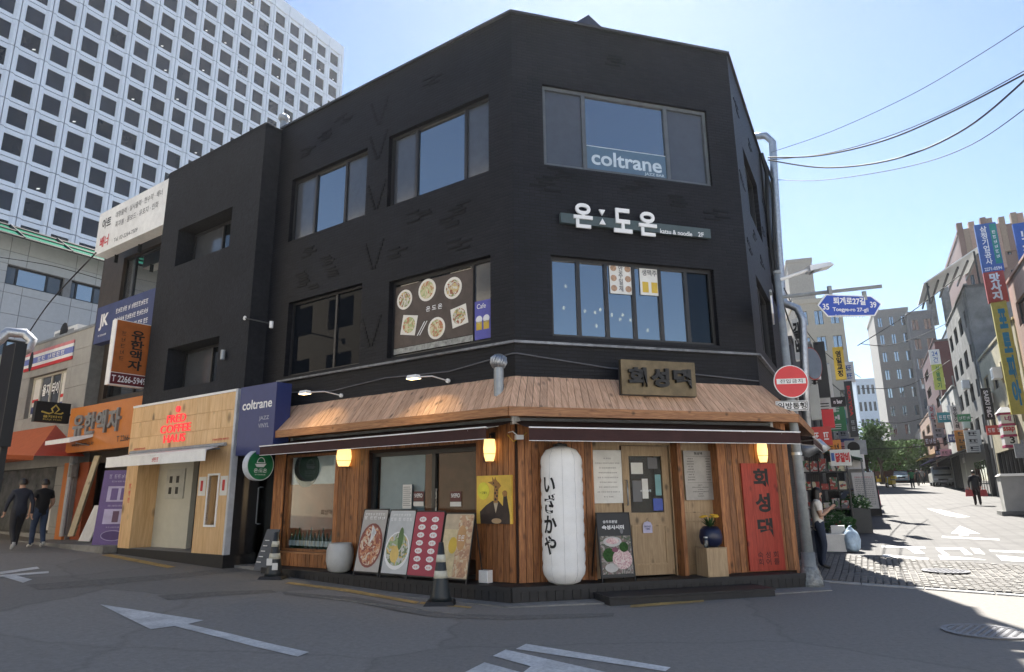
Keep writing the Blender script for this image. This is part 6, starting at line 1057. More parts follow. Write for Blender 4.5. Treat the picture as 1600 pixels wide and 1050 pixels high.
T = Th('street_lamp', 'flat white street lamp head on the sign pole arm', 'lamp', loc=Vector((P.x, P.y, z0)) + b); e = loc(1306, 408) - b; T.part('head', MB().hexa([(0, -.12, -.05), (e.x, -.14, e.z - .04), (e.x, .14, e.z - .04), (0, .12, -.05)], [(0, -.1, .06), (e.x - .05, -.1, e.z + .03), (e.x - .05, .1, e.z + .03), (0, .1, .06)]), white_metal); T.part('lens', MB().hexa([(.06, -.1, -.07), (e.x - .1, -.1, e.z - .045), (e.x - .1, .1, e.z - .045), (.06, .1, -.07)], [(.06, -.1, -.05), (e.x - .1, -.1, e.z - .03), (e.x - .1, .1, e.z - .03), (.06, .1, -.05)]), grey_metal)
a, b = loc(1222, 464), loc(1378, 447); T = Th('street_name_sign', 'blue arrow-ended street name sign on a steel arm', 'sign', loc=Vector((P.x, P.y, z0)) + loc(1328, 480)); c = loc(1328, 480); T.part('arm', MB().cyl(a - c, b - c, .035, seg=8), pole_grey)
q = [loc(px, py) - c for px, py in ((1266, 484), (1281, 465), (1372, 457), (1392, 467), (1378, 488), (1284, 500))]; pl_ = [(v.x, v.z) for v in q]; T.part('border', MB().plate(pl_[::-1], -.012, .012), white_metal); T.part('face', MB().plate([(x * .955, z * .9) for x, z in pl_][::-1], -.018, -.013), blue_sign)
ang = math.atan2((b - a).z, (b - a).x)
def ltr(body, px, py, w, h, bold=.02): v = loc(px, py) - c; o = lettering(T, body, 0, 0, 0, w, h, white_ink, bold=bold); o.location = (v.x, -.021, v.z); o.rotation_euler = (0, -ang, 0)
ltr('퇴계로27길', 1326, 471, .56, .14, .03); ltr('Toegye-ro 27-gil', 1328, 485, .62, .09); ltr('35', 1281, 485, .11, .11); ltr('39', 1374, 471, .11, .11)
v = loc(1326, 495) - c; o = T.part('text_row', scrib(0, 0, 0, .5, .05, 12, 9), white_ink); o.location = (v.x, -.021, v.z); o.rotation_euler = (0, -ang, 0)
for px in (1290, 1358): v = loc(px, 458) - c; T.part('clamp', MB().box(v.x - .03, v.x + .03, -.02, .03, v.z - .08, v.z + .08), pole_grey)
v = loc(1207, 485); T = Th('side_name_sign', 'blue street name sign turned edge-on at the pole', 'sign', loc=Vector((P.x, P.y, z0)) + v, rot=R(68)); T.part('plate', MB().plate([(-.5, 0), (-.42, -.17), (.42, -.17), (.5, 0), (.42, .17), (-.42, .17)], -.015, .015), white_metal); T.part('face', MB().plate([(-.47, 0), (-.4, -.15), (.4, -.15), (.47, 0), (.4, .15), (-.4, .15)], -.021, -.016), blue_sign); T.part('arm', MB().cyl((-.55, 0, .22), (.5, 0, .2), .025, seg=6), pole_grey)
v = loc(1236, 596, -.12); r_ = (loc(1267, 596, -.12) - v).x; T = Th('no_entry_sign', 'round red no entry sign with white lettered bar', 'sign', loc=Vector((P.x, P.y, z0)) + v, rot=R(-8)); T.part('disc', MB().disc(0, 0, r_, 0, .02, 40), white_metal); T.part('face', MB().disc(0, 0, r_ * .95, -.006, -.001, 40), red_sign); T.part('bar', MB().box(-r_ * .84, r_ * .84, -.012, -.007, -r_ * .15, r_ * .17), white_paint); lettering(T, '진입금지', 0, -.014, .005, r_ * 1.3, r_ * .24, ink, bold=.01, spacing=1.15); T.part('clamp', MB().box(-.08, .08, .02, .1, -.05, .05), steel)
v = loc(1238, 634, -.12); T = Th('one_way_plate', 'white plate with black lettering under the no entry disc', 'sign', loc=Vector((P.x, P.y, z0)) + v, rot=R(-8)); hw = r_ * .93; hh = r_ * .3; T.part('plate', MB().box(-hw, hw, 0, .02, -hh, hh), white_metal); T.part('border', MB().box(-hw * .95, hw * .95, -.006, -.001, -hh * .88, -hh * .78).box(-hw * .95, hw * .95, -.006, -.001, hh * .78, hh * .88).box(-hw * .95, -hw * .92, -.006, -.001, -hh * .8, hh * .8).box(hw * .92, hw * .95, -.006, -.001, -hh * .8, hh * .8), ink); lettering(T, '일방통행', 0, -.006, 0, hw * 1.75, hh * 1.3, ink, bold=.02)
# ---- goods along the left of the lane
P = G(1358, 806); T = Th('standing_menu', 'tall white standing menu board with rows of print on the lane', 'menu board', loc=(P.x, P.y, gz(P.x, P.y)), rot=-AR + R(4)); hh = far(1350, 738, math.hypot(P.x, P.y)).z - gz(P.x, P.y); w = .43
T.part('base', MB().box(-w - .05, w + .05, -.2, .25, 0, .3), ink); T.part('panel', MB().hexa([(-w, -.05, .28), (w, -.05, .28), (w, .05, .28), (-w, .05, .28)], [(-w - .04, .1, hh), (w - .04, .1, hh), (w - .04, .2, hh), (-w - .04, .2, hh)]), paper); T.part('frame', MB().hexa([(w, -.06, .2), (w + .05, -.06, .2), (w + .05, .06, .2), (w, .06, .2)], [(w - .04, .09, hh), (w + .01, .09, hh), (w + .01, .21, hh), (w - .04, .21, hh)]), ink)
for i in range(14):
    z = hh - .2 - i * (hh - .6) / 14; yy = -.05 + .15 * (z - .28) / (hh - .28) - .01
    for sg in (-1, 1): T.part('text_row', scrib(sg * .19 - .02, yy, z, .3, .05, 5, i * 2 + sg), grey_ink if i else red_ink)
P = G(1330, 862); T = Th('rubbish_bag', 'full pale blue plastic rubbish bag standing on the cobbles', 'bag', loc=(P.x, P.y, gz(P.x, P.y))); T.e.scale = (.82, .82, .82); mb = MB(); rnd = random.Random(8); prof = [(.05, 0), (.24, .01), (.29, .08), (.3, .2), (.29, .34), (.26, .46), (.2, .56), (.12, .63), (.05, .7), (.03, .73)]; sg = 18
mb.lathe(prof, 0, 0, sg); mb.v = [(x * (.85 + .16 * math.sin(3 * math.atan2(y, x) + 5 * z) + .12 * rnd.random()) + .06 * z, y * (.9 + .14 * math.cos(4 * math.atan2(y, x) + 9 * z)), z + .02 * math.sin(5 * x + 20 * y)) for x, y, z in mb.v]; T.part('bag', mb, mat('bag_blue', (.42, .55, .68), .3, var=.25, vs=7, bump=.7, bs=14), smooth=True); T.part('knot', MB().tube([(.04, 0, .7), (.06, 0, .75), (.11, .01, .74)], .012, 5), bpy.data.materials['bag_blue'])
P = G(1306, 861); T = Th('foam_box', 'white foam box with a smaller box on top beside the bag', 'box', loc=(P.x, P.y, gz(P.x, P.y)), rot=-AR); T.part('box', MB().box(-.3, .25, -.2, .2, 0, .36), white_paint); T.part('lid', MB().box(-.31, .26, -.21, .21, .36, .41), white_paint); T.part('upper_box', MB().box(-.05, .25, .0, .25, .41, .6), paper)
rnd = random.Random(12)
for i, (px, py, r_, h_, m, lab) in enumerate(((1305, 832, .36, .55, mat('pot_grey', (.4, .39, .37), .7), 'wide pale plant pot with green shrub behind the woman'), (1313, 850, .28, .4, bpy.data.materials['pot_grey'], 'low pale plant pot between the boxes and the shrub pot'), (1342, 832, .3, .75, mat('pot_dark', (.03, .035, .04), .5), 'dark square planter beside the standing menu'))):
    P = G(px, py); T = Th('potted_plant', lab, 'plant', loc=(P.x, P.y, gz(P.x, P.y))); 
    if i < 2: T.part('pot', MB().lathe([(r_ * .7, 0), (r_, h_), (r_ * .92, h_), (r_ * .9, h_ - .05)], 0, 0, 18), m, smooth=True)
    else: T.part('pot', MB().box(-r_, r_, -r_, r_, 0, h_), m)
    mb = MB()
    for k in range(260):
        a = rnd.random() * 6.28; rr_ = r_ * 1.5 * rnd.random() ** .5; c = Vector((rr_ * math.cos(a), rr_ * math.sin(a), h_ + rnd.random() * .5 * (1 - rr_ / r_ / 3))); d = Vector((rnd.uniform(-1, 1), rnd.uniform(-1, 1), rnd.uniform(-.3, 1))).normalized() * .09; e_ = d.orthogonal().normalized() * .03; mb.quad(c - d, c + e_, c + d, c - e_)
    T.part('foliage', mb, leaf)
P = G(1285, 850); T = Th('goods_shelf', 'cluttered rack of goods behind the woman under the sign', 'shelf', loc=(P.x + 1.2, P.y + 2.2, gz(P.x, P.y)), rot=-AR); mixm = blotch('goods', [(.3, .05, .04), (.4, .38, .35), (.1, .1, .12), (.05, .12, .06), (.5, .45, .3)], 6)
for k in range(4): T.part('shelf', MB().box(-.6, .7, 0, .4, .3 + .55 * k, .34 + .55 * k), frame_dark)
for k in range(4):
    for j in range(5): x = -.55 + .25 * j; T.part('goods_item', MB().box(x, x + .2, .02, .35, .345 + .55 * k, .345 + .55 * k + rnd.uniform(.15, .4)), mixm)
for x in (-.62, .7): T.part('post', MB().box(x, x + .03, 0, .4, 0, 2.4), frame_dark)
# manhole covers
for i, (px, py, r_, lab) in enumerate(((1540, 988, .42, 'round iron manhole cover in the asphalt at the right edge'), (1478, 895, .4, 'round iron manhole cover among the cobbles'))):
    P = G(px, py); T = Th('manhole_cover', lab, 'manhole', loc=(P.x, P.y, gz(P.x, P.y) + (.006 if i == 0 else .03))); T.part('ring', MB().lathe([(r_ * .86, 0), (r_ * .86, .012), (r_, .012), (r_, 0)], 0, 0, 36), mat('iron%d' % i, (.17, .17, .18), .5, metal=.5, var=.3, vs=20)); T.part('plate', MB().lathe([(.001, 0), (r_ * .84, 0), (r_ * .84, .008), (.001, .008)], 0, 0, 36), bpy.data.materials['iron%d' % i]); mb = MB()
    for a in range(-6, 7):
        for b in range(-6, 7):
            x, y = a * r_ * .12, b * r_ * .12
            if math.hypot(x, y) < r_ * .78 and (a + b) % 2 == 0: mb.box(x - r_ * .045, x + r_ * .045, y - r_ * .025, y + r_ * .025, .008, .014)
    T.part('tread', mb, bpy.data.materials['iron%d' % i], kind='stuff')
# ---- vehicles
carglass = mat('car_glass', (.02, .025, .03), .05, var=0, spec=1.)
def wheel(T, c, r, ax, w=.2, par=None):
    o = T.part('wheel', MB().cyl(Vector(c) - Vector(ax) * w / 2, Vector(c) + Vector(ax) * w / 2, r, seg=18), rubber, par); T.part('rim', MB().cyl(Vector(c) - Vector(ax) * (w / 2 + .01), Vector(c) + Vector(ax) * (w / 2 + .01), r * .6, seg=14), steel, o)
def car(label, P, rot, col, kind='car', group=None):
    T = Th('parked_car' if kind == 'car' else 'pickup_truck', label, kind if kind == 'car' else 'truck', loc=P, rot=rot, group=group); m = mat('paint_' + str(len(bpy.data.materials)), col, .25, var=.03)
    L_, W_ = (4.4, 1.75) if kind == 'car' else (4.8, 1.7); pr = [(-L_ / 2, .3), (L_ / 2, .3), (L_ / 2, .75), (L_ * .44, .85), (.3 * L_ / 2 + .2, .95), (-.35 * L_, .95), (-L_ / 2, .9)] if kind == 'car' else [(-L_ / 2, .4), (L_ / 2, .4), (L_ / 2, .95), (-L_ / 2, .95)]
    body = MB(); n = len(pr); 
    for yy in (-W_ / 2, W_ / 2): pass
    body.plate(pr, -W_ / 2, W_ / 2); T.part('body', body, m)
    if kind == 'car':
        cb = [(-1.5, .95), (1.15, .93), (.45, 1.42), (-.9, 1.44)]; T.part('cabin', MB().plate(cb, -W_ / 2 + .1, W_ / 2 - .1), carglass); T.part('roof', MB().hexa([(-.95, -W_ / 2 + .12, 1.43), (.5, -W_ / 2 + .12, 1.42), (.5, W_ / 2 - .12, 1.42), (-.95, W_ / 2 - .12, 1.43)], [(-.85, -W_ / 2 + .2, 1.47), (.4, -W_ / 2 + .2, 1.47), (.4, W_ / 2 - .2, 1.47), (-.85, W_ / 2 - .2, 1.47)]), m)
    else:
        T.part('cab', MB().plate([(.9, .95), (2.4, .95), (2.3, 1.3), (1.9, 1.85), (.95, 1.9)], -W_ / 2, W_ / 2), m); T.part('windscreen', MB().hexa([(2.41, -.7, 1.0), (2.42, .7, 1.0), (1.93, .7, 1.82), (1.92, -.7, 1.82)], [(2.43, -.7, 1.0), (2.44, .7, 1.0), (1.96, .7, 1.83), (1.95, -.7, 1.83)]), carglass); T.part('side_window', MB().box(1.1, 1.9, -W_ / 2 - .01, -W_ / 2, 1.3, 1.75), carglass); T.part('load_bed', MB().box(-2.4, .85, -W_ / 2, W_ / 2, .96, 1.3), m); T.part('cargo', MB().box(-2.2, .6, -.6, .6, 1.3, 1.9), mixm)
    for x in (-L_ * .3, L_ * .31):
        for y in (-W_ / 2 + .08, W_ / 2 - .08): wheel(T, (x, y, .31), .31, (0, 1, 0))
    for y in (-.6, .6): T.part('headlight', MB().box(L_ / 2 - .02, L_ / 2 + .02, y - .18, y + .18, .62, .76), white_metal); T.part('tail_light', MB().box(-L_ / 2 - .02, -L_ / 2 + .02, y - .12, y + .12, .65, .8), red_sign)
    T.part('number_plate', MB().box(L_ / 2, L_ / 2 + .02, -.25, .25, .42, .54), white_metal); T.part('grille', MB().box(L_ / 2, L_ / 2 + .015, -.4, .4, .56, .7), ink)
    return T
def gp(px, py): P = G(px, py); return Vector((P.x, P.y, gz(P.x, P.y)))
face_cam = R(90) - AR + math.pi
car('pale blue car driving up the middle of the lane', gp(1412, 754) + Vector((1.0, 2.2, 0)), face_cam, (.35, .48, .6)); car('white car parked behind the scooters', gp(1380, 748) + Vector((0, 6, .1)), face_cam, (.65, .65, .65)); car('silver car far up the lane', gp(1396, 748) + Vector((4, 14, .4)), face_cam, (.45, .47, .5)); car('white pickup truck loaded with goods on the right of the lane', gp(1484, 760) + Vector((.2, 1.5, 0)), face_cam, (.55, .55, .52), 'truck')
def scooter(label, P, rot, col):
    T = Th('scooter', label, 'scooter', loc=P, rot=rot); m = mat('scoot_' + str(len(bpy.data.materials)), col, .3, var=.05); wheel(T, (-.6, 0, .24), .24, (0, 1, 0), .12); wheel(T, (.62, 0, .24), .24, (0, 1, 0), .12)
    T.part('body', MB().hexa([(-.75, -.16, .35), (-.05, -.16, .3), (-.05, .16, .3), (-.75, .16, .35)], [(-.8, -.14, .72), (-.15, -.14, .68), (-.15, .14, .68), (-.8, .14, .72)]), m); T.part('footboard', MB().box(-.1, .4, -.15, .15, .25, .33), ink); T.part('front_shield', MB().hexa([(.36, -.2, .3), (.46, -.2, .3), (.46, .2, .3), (.36, .2, .3)], [(.26, -.2, 1.0), (.36, -.2, 1.0), (.36, .2, 1.0), (.26, .2, 1.0)]), m); T.part('seat', MB().box(-.75, -.1, -.13, .13, .72, .8), ink)
    T.part('fork', MB().cyl((.6, 0, .24), (.32, 0, 1.0), .035), steel); T.part('handlebar', MB().tube([(.2, -.34, 1.05), (.3, -.15, 1.08), (.3, .15, 1.08), (.2, .34, 1.05)], .018, 6), ink); T.part('headlight', MB().cyl((.36, 0, .98), (.42, 0, .97), .08), white_metal); T.part('mirror', MB().disc(0, 1.25, .06, -.3, -.28, 10), ink); T.part('rear_box', MB().box(-.98, -.62, -.2, .2, .82, 1.15), m)
scooter('pink delivery scooter behind the standing menu', gp(1370, 802) + Vector((.3, .8, 0)), face_cam + .3, (.5, .15, .2)); scooter('yellow delivery scooter parked on the left of the lane', gp(1392, 762), face_cam - .5, (.6, .42, .02)); scooter('second yellow scooter parked behind the first', gp(1382, 757) + Vector((0, 1.4, 0)), face_cam - .7, (.55, .4, .05)); scooter('white and red motor scooter in front of the truck', gp(1466, 759), face_cam + .2, (.55, .1, .08))
for i, (px, py, m) in enumerate(((1362, 745, yellow), (1358, 752, mixm), (1378, 742, mixm))):
    P = gp(px, 760); T = Th('flower_stand', ['yellow flower stall on the left of the lane', 'mixed goods stall beside the flower stall', 'small goods stall behind the scooters'][i], 'stall', loc=P + Vector((0, 1.5 + i, 0)), rot=-AR); T.part('table', MB().box(-.7, .7, -.4, .4, .6, .68), ink); T.part('leg', MB().box(-.65, -.6, -.35, -.3, 0, .6).box(.6, .65, -.35, -.3, 0, .6), ink); mb = MB()
    for k in range(60): c = Vector((rnd.uniform(-.65, .65), rnd.uniform(-.35, .35), .7 + rnd.random() * .7)); mb.lathe([(.02, c.z - .06), (.09, c.z), (.02, c.z + .06)], c.x, c.y, 6)
    T.part('wares', mb, m)
# small shop signs crowding both rows (too far away for the print to be read)
tints = {'red': (.5, .05, .04), 'green': (.05, .25, .1), 'white': (.7, .7, .66), 'orange': (.6, .22, .03), 'teal': (.03, .25, .28), 'navy': (.03, .05, .2), 'pink': (.6, .25, .3), 'brown': (.16, .08, .04), 'grey': (.3, .3, .31), 'black': (.02, .02, .022)}
tm = {k: mat('sign_tint_' + k, v, .5, var=.08) for k, v in tints.items()}
rr_ = random.Random(31)
for side, items in (('right', [('red', 33, 4.2), ('white', 41, 3.4), ('green', 44, 5.6), ('orange', 47, 3.6), ('navy', 52, 4.4), ('teal', 55, 6.2), ('pink', 58, 3.4), ('grey', 63, 5.2), ('black', 66, 3.6), ('brown', 71, 4.6)]), ('left', [('red', 10, 3.3), ('white', 14, 4.6), ('orange', 18, 3.2), ('green', 24, 4.4), ('pink', 28, 3.3), ('teal', 33, 5.2), ('navy', 37, 3.8), ('grey', 44, 4.4)])):
    for i, (c, S_, zz) in enumerate(items):
        base = 8.6 if side == 'right' else -.2; w_, h_ = rr_.uniform(.35, .6), rr_.uniform(.7, 1.8) if i % 2 else rr_.uniform(.5, .7); sg = -1 if side == 'right' else 1; o_ = base + sg * (w_ + .12); Pq = FRR.W(S_, o_); T = Th('shop_sign', 'small %s projecting shop sign on the %s side of the lane' % (c, side), 'sign', loc=(Pq.x, Pq.y, gz(Pq.x, Pq.y) + zz - .6), rot=-AR, group='small projecting signs along the lane')
        T.part('case', MB().box(-w_, w_, 0, .16, 0, h_), tm[c]); im = ink if c in ('white', 'pink', 'orange', 'grey') else white_ink
        if h_ > w_ * 2:
            n_ = max(2, int(h_ / .42)); T.part('lettering', sum_mb([scrib(0, -.006, h_ * (k + .5) / n_, w_ * 1.1, h_ / n_ * .62, 1, i * 9 + k) for k in range(n_)]), im)
        else: T.part('lettering', scrib(0, -.006, h_ * .5, w_ * 1.6, h_ * .45, 3, i + 70), im)
        T.part('bracket', MB().box(-w_ - .12 if side == 'left' else w_, -w_ if side == 'left' else w_ + .12, .05, .1, h_ * .45, h_ * .55), frame_dark)
for i, (side, S_, zz) in enumerate((('right', 35, 5.5), ('right', 43, 7.2), ('right', 46, 4.6), ('right', 54, 6.4), ('right', 57, 9), ('right', 68, 6), ('right', 31, 6.5))):
    Pq = FRR.W(S_, 8.6 - .22); T = Th('wall_unit', 'white outdoor unit on the right row, %s' % ('over the cream building door', 'high on the concrete wall', 'low on the concrete wall', 'low on the white wall', 'at the top of the white wall', 'on the maroon wall', 'on the near cream wall')[i], 'air conditioner', loc=(Pq.x, Pq.y, gz(Pq.x, Pq.y) + zz), rot=-AR, group='outdoor units on the right row'); T.part('case', MB().box(-.2, .2, -.4, .4, 0, .6), white_metal); T.part('grille', MB().box(-.215, -.2, -.3, .3, .08, .52), grey_metal)
mb = None
for i, S_ in enumerate((26, 38, 50.2, 61)):
    z0_ = gz(*FRR.W(S_, 8.5).xy); tag(MB().cyl(FRR.W(S_, 8.48, z0_), FRR.W(S_, 8.48, z0_ + (9, 13, 9, 12)[i]), .06, seg=7).build('wall_pipe', concw), 'grey rainwater pipe on the right row beside the %s' % ('near cream wall', 'concrete wall', 'white wall', 'maroon wall')[i], 'pipe')
for i, (S_, w_) in enumerate(((16, 1.2), (25, 1.5), (30, 1.3), (36, 1.6))):
    Pq = FRR.W(S_, .75); z_ = gz(Pq.x, Pq.y); T = Th('lane_awning', ('dark green', 'faded red', 'blue striped', 'brown')[i] + ' sloping awning on the left side of the lane', 'awning', loc=(Pq.x, Pq.y, z_), rot=-AR); T.part('sheet', MB().hexa([(-.9, -w_, 2.7), (.7, -w_, 2.25), (.7, w_, 2.25), (-.9, w_, 2.7)], [(-.9, -w_, 2.74), (.7, -w_, 2.29), (.7, w_, 2.29), (-.9, w_, 2.74)]), [mat('aw_green', (.03, .1, .06), .7), mat('aw_red', (.3, .08, .07), .7), mat('aw_blue', (.08, .14, .35), .7), awning_brown][i]); T.part('pole', MB().cyl((.65, -w_ + .05, 0), (.65, -w_ + .05, 2.26), .025, seg=6), grey_metal); T.part('pole', MB().cyl((.65, w_ - .05, 0), (.65, w_ - .05, 2.26), .025, seg=6), grey_metal)
    for k in range(5): T.part('crate', MB().box(-.5 + .25 * (k % 3), -.28 + .25 * (k % 3), -w_ + .5 * k, -w_ + .5 * k + .4, 0, .35 + .25 * ((k * 7) % 3)), [mixm, tm['brown'], tm['grey']][k % 3])
# ================================================================ far background
def block(name, label, px0, px1, pyt, dist, m, rot, floors, cols, depth=12, wm=None, cat='building', wf=.55):
    a, b = far(px0, 700, dist), far(px1, 700, dist); top = far((px0 + px1) / 2, pyt, dist).z; wd_ = (b - a).length; c = (a + b) / 2
    T = Th(name, label, cat, loc=(c.x, c.y, 0), rot=rot); hs = []; fh = (top - 4) / floors; cw = wd_ / cols
    for f in range(floors):
        for k in range(cols): x = -wd_ / 2 + cw * (k + .5); z = 4 + fh * (f + .45); hs.append((x - cw * wf / 2, x + cw * wf / 2, z - fh * .27, z + fh * .27))
    T.part('front_wall', MB().wall(-wd_ / 2, wd_ / 2, 0, top, hs, 0, .3), m); mb = MB(); mb.quad((wd_ / 2, 0, 0), (wd_ / 2, depth, 0), (wd_ / 2, depth, top), (wd_ / 2, 0, top)); mb.quad((-wd_ / 2, depth, 0), (-wd_ / 2, 0, 0), (-wd_ / 2, 0, top), (-wd_ / 2, depth, top)); T.part('side_wall', mb, m); T.part('roof', MB().box(-wd_ / 2 - .1, wd_ / 2 + .1, -.1, depth, top, top + .5), m)
    for h in hs: f_ = T.part('window', MB().box(h[0], h[1], .18, .22, h[2], h[3]), wm or pane_dark); T.part('sash', MB().box((h[0] + h[1]) / 2 - .05, (h[0] + h[1]) / 2 + .05, .12, .179, h[2], h[3]), frame_grey, f_)
    return T, wd_, top
beige = mat('beige_wall', (.45, .4, .33), .75, var=.06)
block('apartment_block', 'beige apartment block rising behind the street name sign', 1266, 1345, 470, 75, beige, -AR + R(12), 6, 3, wm=pane_blue); T, wd_, top = block('water_tower', 'tall plain concrete shaft behind the street lamp', 1262, 1304, 405, 95, mat('shaft_conc', (.36, .34, .31), .8, var=.1), -AR + R(10), 1, 1, wf=.01)
T, wd_, top = block('grey_office', 'grey stone office block closing the end of the lane', 1394, 1452, 483, 120, mat('grey_far', (.34, .335, .32), .8, var=.1), -AR + R(4), 9, 3, wm=pane_blue, wf=.35); 
for i in range(4): T.part('roof_tank', MB().cyl((wd_ / 2 + 4 + i * 2.2, 4, top - 2), (wd_ / 2 + 4 + i * 2.2, 4, top + 4), .7), concw)
block('side_office', 'dark grey office block joined to the right of the stone one', 1450, 1492, 486, 118, mat('grey_far2', (.24, .255, .27), .7, var=.1), -AR + R(4), 8, 2, wm=pane_blue)
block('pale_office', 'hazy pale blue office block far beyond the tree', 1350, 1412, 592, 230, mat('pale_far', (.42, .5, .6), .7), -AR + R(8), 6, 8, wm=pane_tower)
block('brown_wall_building', 'low brown brick building across the end of the lane', 1358, 1426, 694, 105, brickred, -AR, 1, 6, 6)
P = far(1390, 716, 100); hg = MB(); rnd = random.Random(21)
for k in range(2600): c = Vector((rnd.uniform(-6.5, 5.5), rnd.uniform(-1, 1), rnd.uniform(-1.5, 2.2))); d = Vector((rnd.uniform(-1, 1), rnd.uniform(-1, 1), rnd.uniform(-1, 1))).normalized() * .28; e_ = d.orthogonal().normalized() * .16; hg.quad(c - d, c + e_, c + d, c - e_)
tag(hg.build('hedge', leaf2, loc=P, rot=-AR), 'dark green hedge across the end of the lane', 'hedge')
def tree(label, P, h, r, seed, n):
    rnd = random.Random(seed); T = Th('street_tree', label, 'tree', loc=P); tr = MB(); tr.tube([(0, 0, 0), (.1, 0, h * .3), (-.05, .1, h * .6)], [.22, .17, .09], 8); cl = []
    for k in range(9): a = rnd.random() * 6.28; e = Vector((math.cos(a) * r * rnd.uniform(.3, .8), math.sin(a) * r * rnd.uniform(.3, .8), h * rnd.uniform(.5, .95))); tr.tube([(0, 0, h * .35), e * .5 + Vector((0, 0, h * .2)), e], [.09, .05, .02], 5); cl.append(e)
    T.part('trunk', tr, mat('bark', (.06, .045, .035), .9)); mb = MB()
    for k in range(n):
        c0 = rnd.choice(cl); c = c0 + Vector((rnd.gauss(0, .32), rnd.gauss(0, .32), rnd.gauss(0, .26))) * r; d = Vector((rnd.uniform(-1, 1), rnd.uniform(-1, 1), rnd.uniform(-1, 1))).normalized() * .22; e_ = d.orthogonal().normalized() * .12; mb.quad(c - d, c + e_, c + d, c - e_)
    T.part('crown', mb, leaf2)
P = far(1374, 716, 92); tree('leafy green tree at the end of the lane', Vector((P.x, P.y, 2)), 7.5, 1.8, 5, 2300); P = far(1352, 716, 80); tree('smaller tree beside the tall dark sign', Vector((P.x, P.y, 2)), 5.5, 1.0, 6, 1500)
T, wd_, top = block('crenellated_building', 'tall brown striped building with a notched roofline', 1556, 1780, 338, 98, brownw, -AR, 7, 9, 16, wf=.3)
for i in range(20):
    x = -wd_ / 2 + wd_ * i / 20; T.part('merlon', MB().box(x, x + wd_ / 20 - .02, -.25, .6, top - 5 if i % 3 == 0 else top - 3, top + (1.6, .7, 1.5, .2, 1.8)[i % 5]), [brownw, tanw, pinkw, tanw][i % 4])
# ================================================================ overhead cables
def wire(px, d0, d1, r_, lab): 
    n = len(px) - 1; pts = [far(x, y, d0 + (d1 - d0) * i / n) for i, (x, y) in enumerate(px)]; out = []
    for i in range(n):
        p0, p1, p2, p3 = pts[max(i - 1, 0)], pts[i], pts[i + 1], pts[min(i + 2, n)]
        for k in range(8): t = k / 8; out.append(.5 * ((2 * p1) + (p2 - p0) * t + (2 * p0 - 5 * p1 + 4 * p2 - p3) * t * t + (3 * p1 - p0 - 3 * p2 + p3) * t ** 3))
    out.append(pts[-1]); tag(MB().tube(out, r_, 5).build('overhead_cable', rubber), lab, 'cable', 'overhead cables')
wire([(1200, 246), (1280, 243), (1380, 220), (1480, 178), (1600, 116)], 17, 14, .018, 'upper thick overhead cable rising to the right edge'); wire([(1200, 250), (1290, 240), (1385, 214), (1490, 170), (1620, 100)], 17.5, 14.5, .01, 'thin overhead cable twinned with the upper thick one'); wire([(1200, 250), (1290, 262), (1400, 248), (1510, 200), (1620, 108)], 17, 13, .018, 'sagging thick overhead cable below the upper pair'); wire([(1215, 281), (1290, 281), (1420, 260), (1520, 225), (1620, 156)], 18, 14, .009, 'lowest thin overhead cable over the lane'); wire([(1205, 238), (1300, 205), (1420, 150), (1520, 92), (1620, 28)], 18, 14, .007, 'highest thin overhead cable over the lane')
wire([(1340, 540), (1420, 490), (1500, 430)], 40, 44, .025, 'thin distant cable crossing toward the white canopy'); wire([(1345, 537), (1385, 540), (1430, 528), (1480, 505)], 45, 60, .025, 'sagging distant cable over the lane')
wire([(45, 520), (80, 470), (150, 395)], 27, 20, .02, 'black cable slanting up to the white banner-shop sign'); wire([(0, 402), (80, 415), (160, 437)], 30, 26, .012, 'thin cable across the grey tiled wall')
wire([(1345, 607), (1420, 602), (1485, 562)], 45, 55, .02, 'thin cable across the middle of the lane'); wire([(1350, 702), (1420, 699), (1492, 690)], 50, 52, .025, 'low cable across the lane above the cars'); wire([(1352, 655), (1405, 661), (1462, 648)], 60, 60, .02, 'short sagging cable in front of the tree')
wire([(1225, 450), (1262, 520), (1300, 560), (1345, 590)], 17, 36, .015, 'cable sagging from the pole along the left row'); wire([(1222, 470), (1250, 540), (1290, 590), (1330, 625)], 16, 34, .018, 'second cable sagging from the pole along the left row')
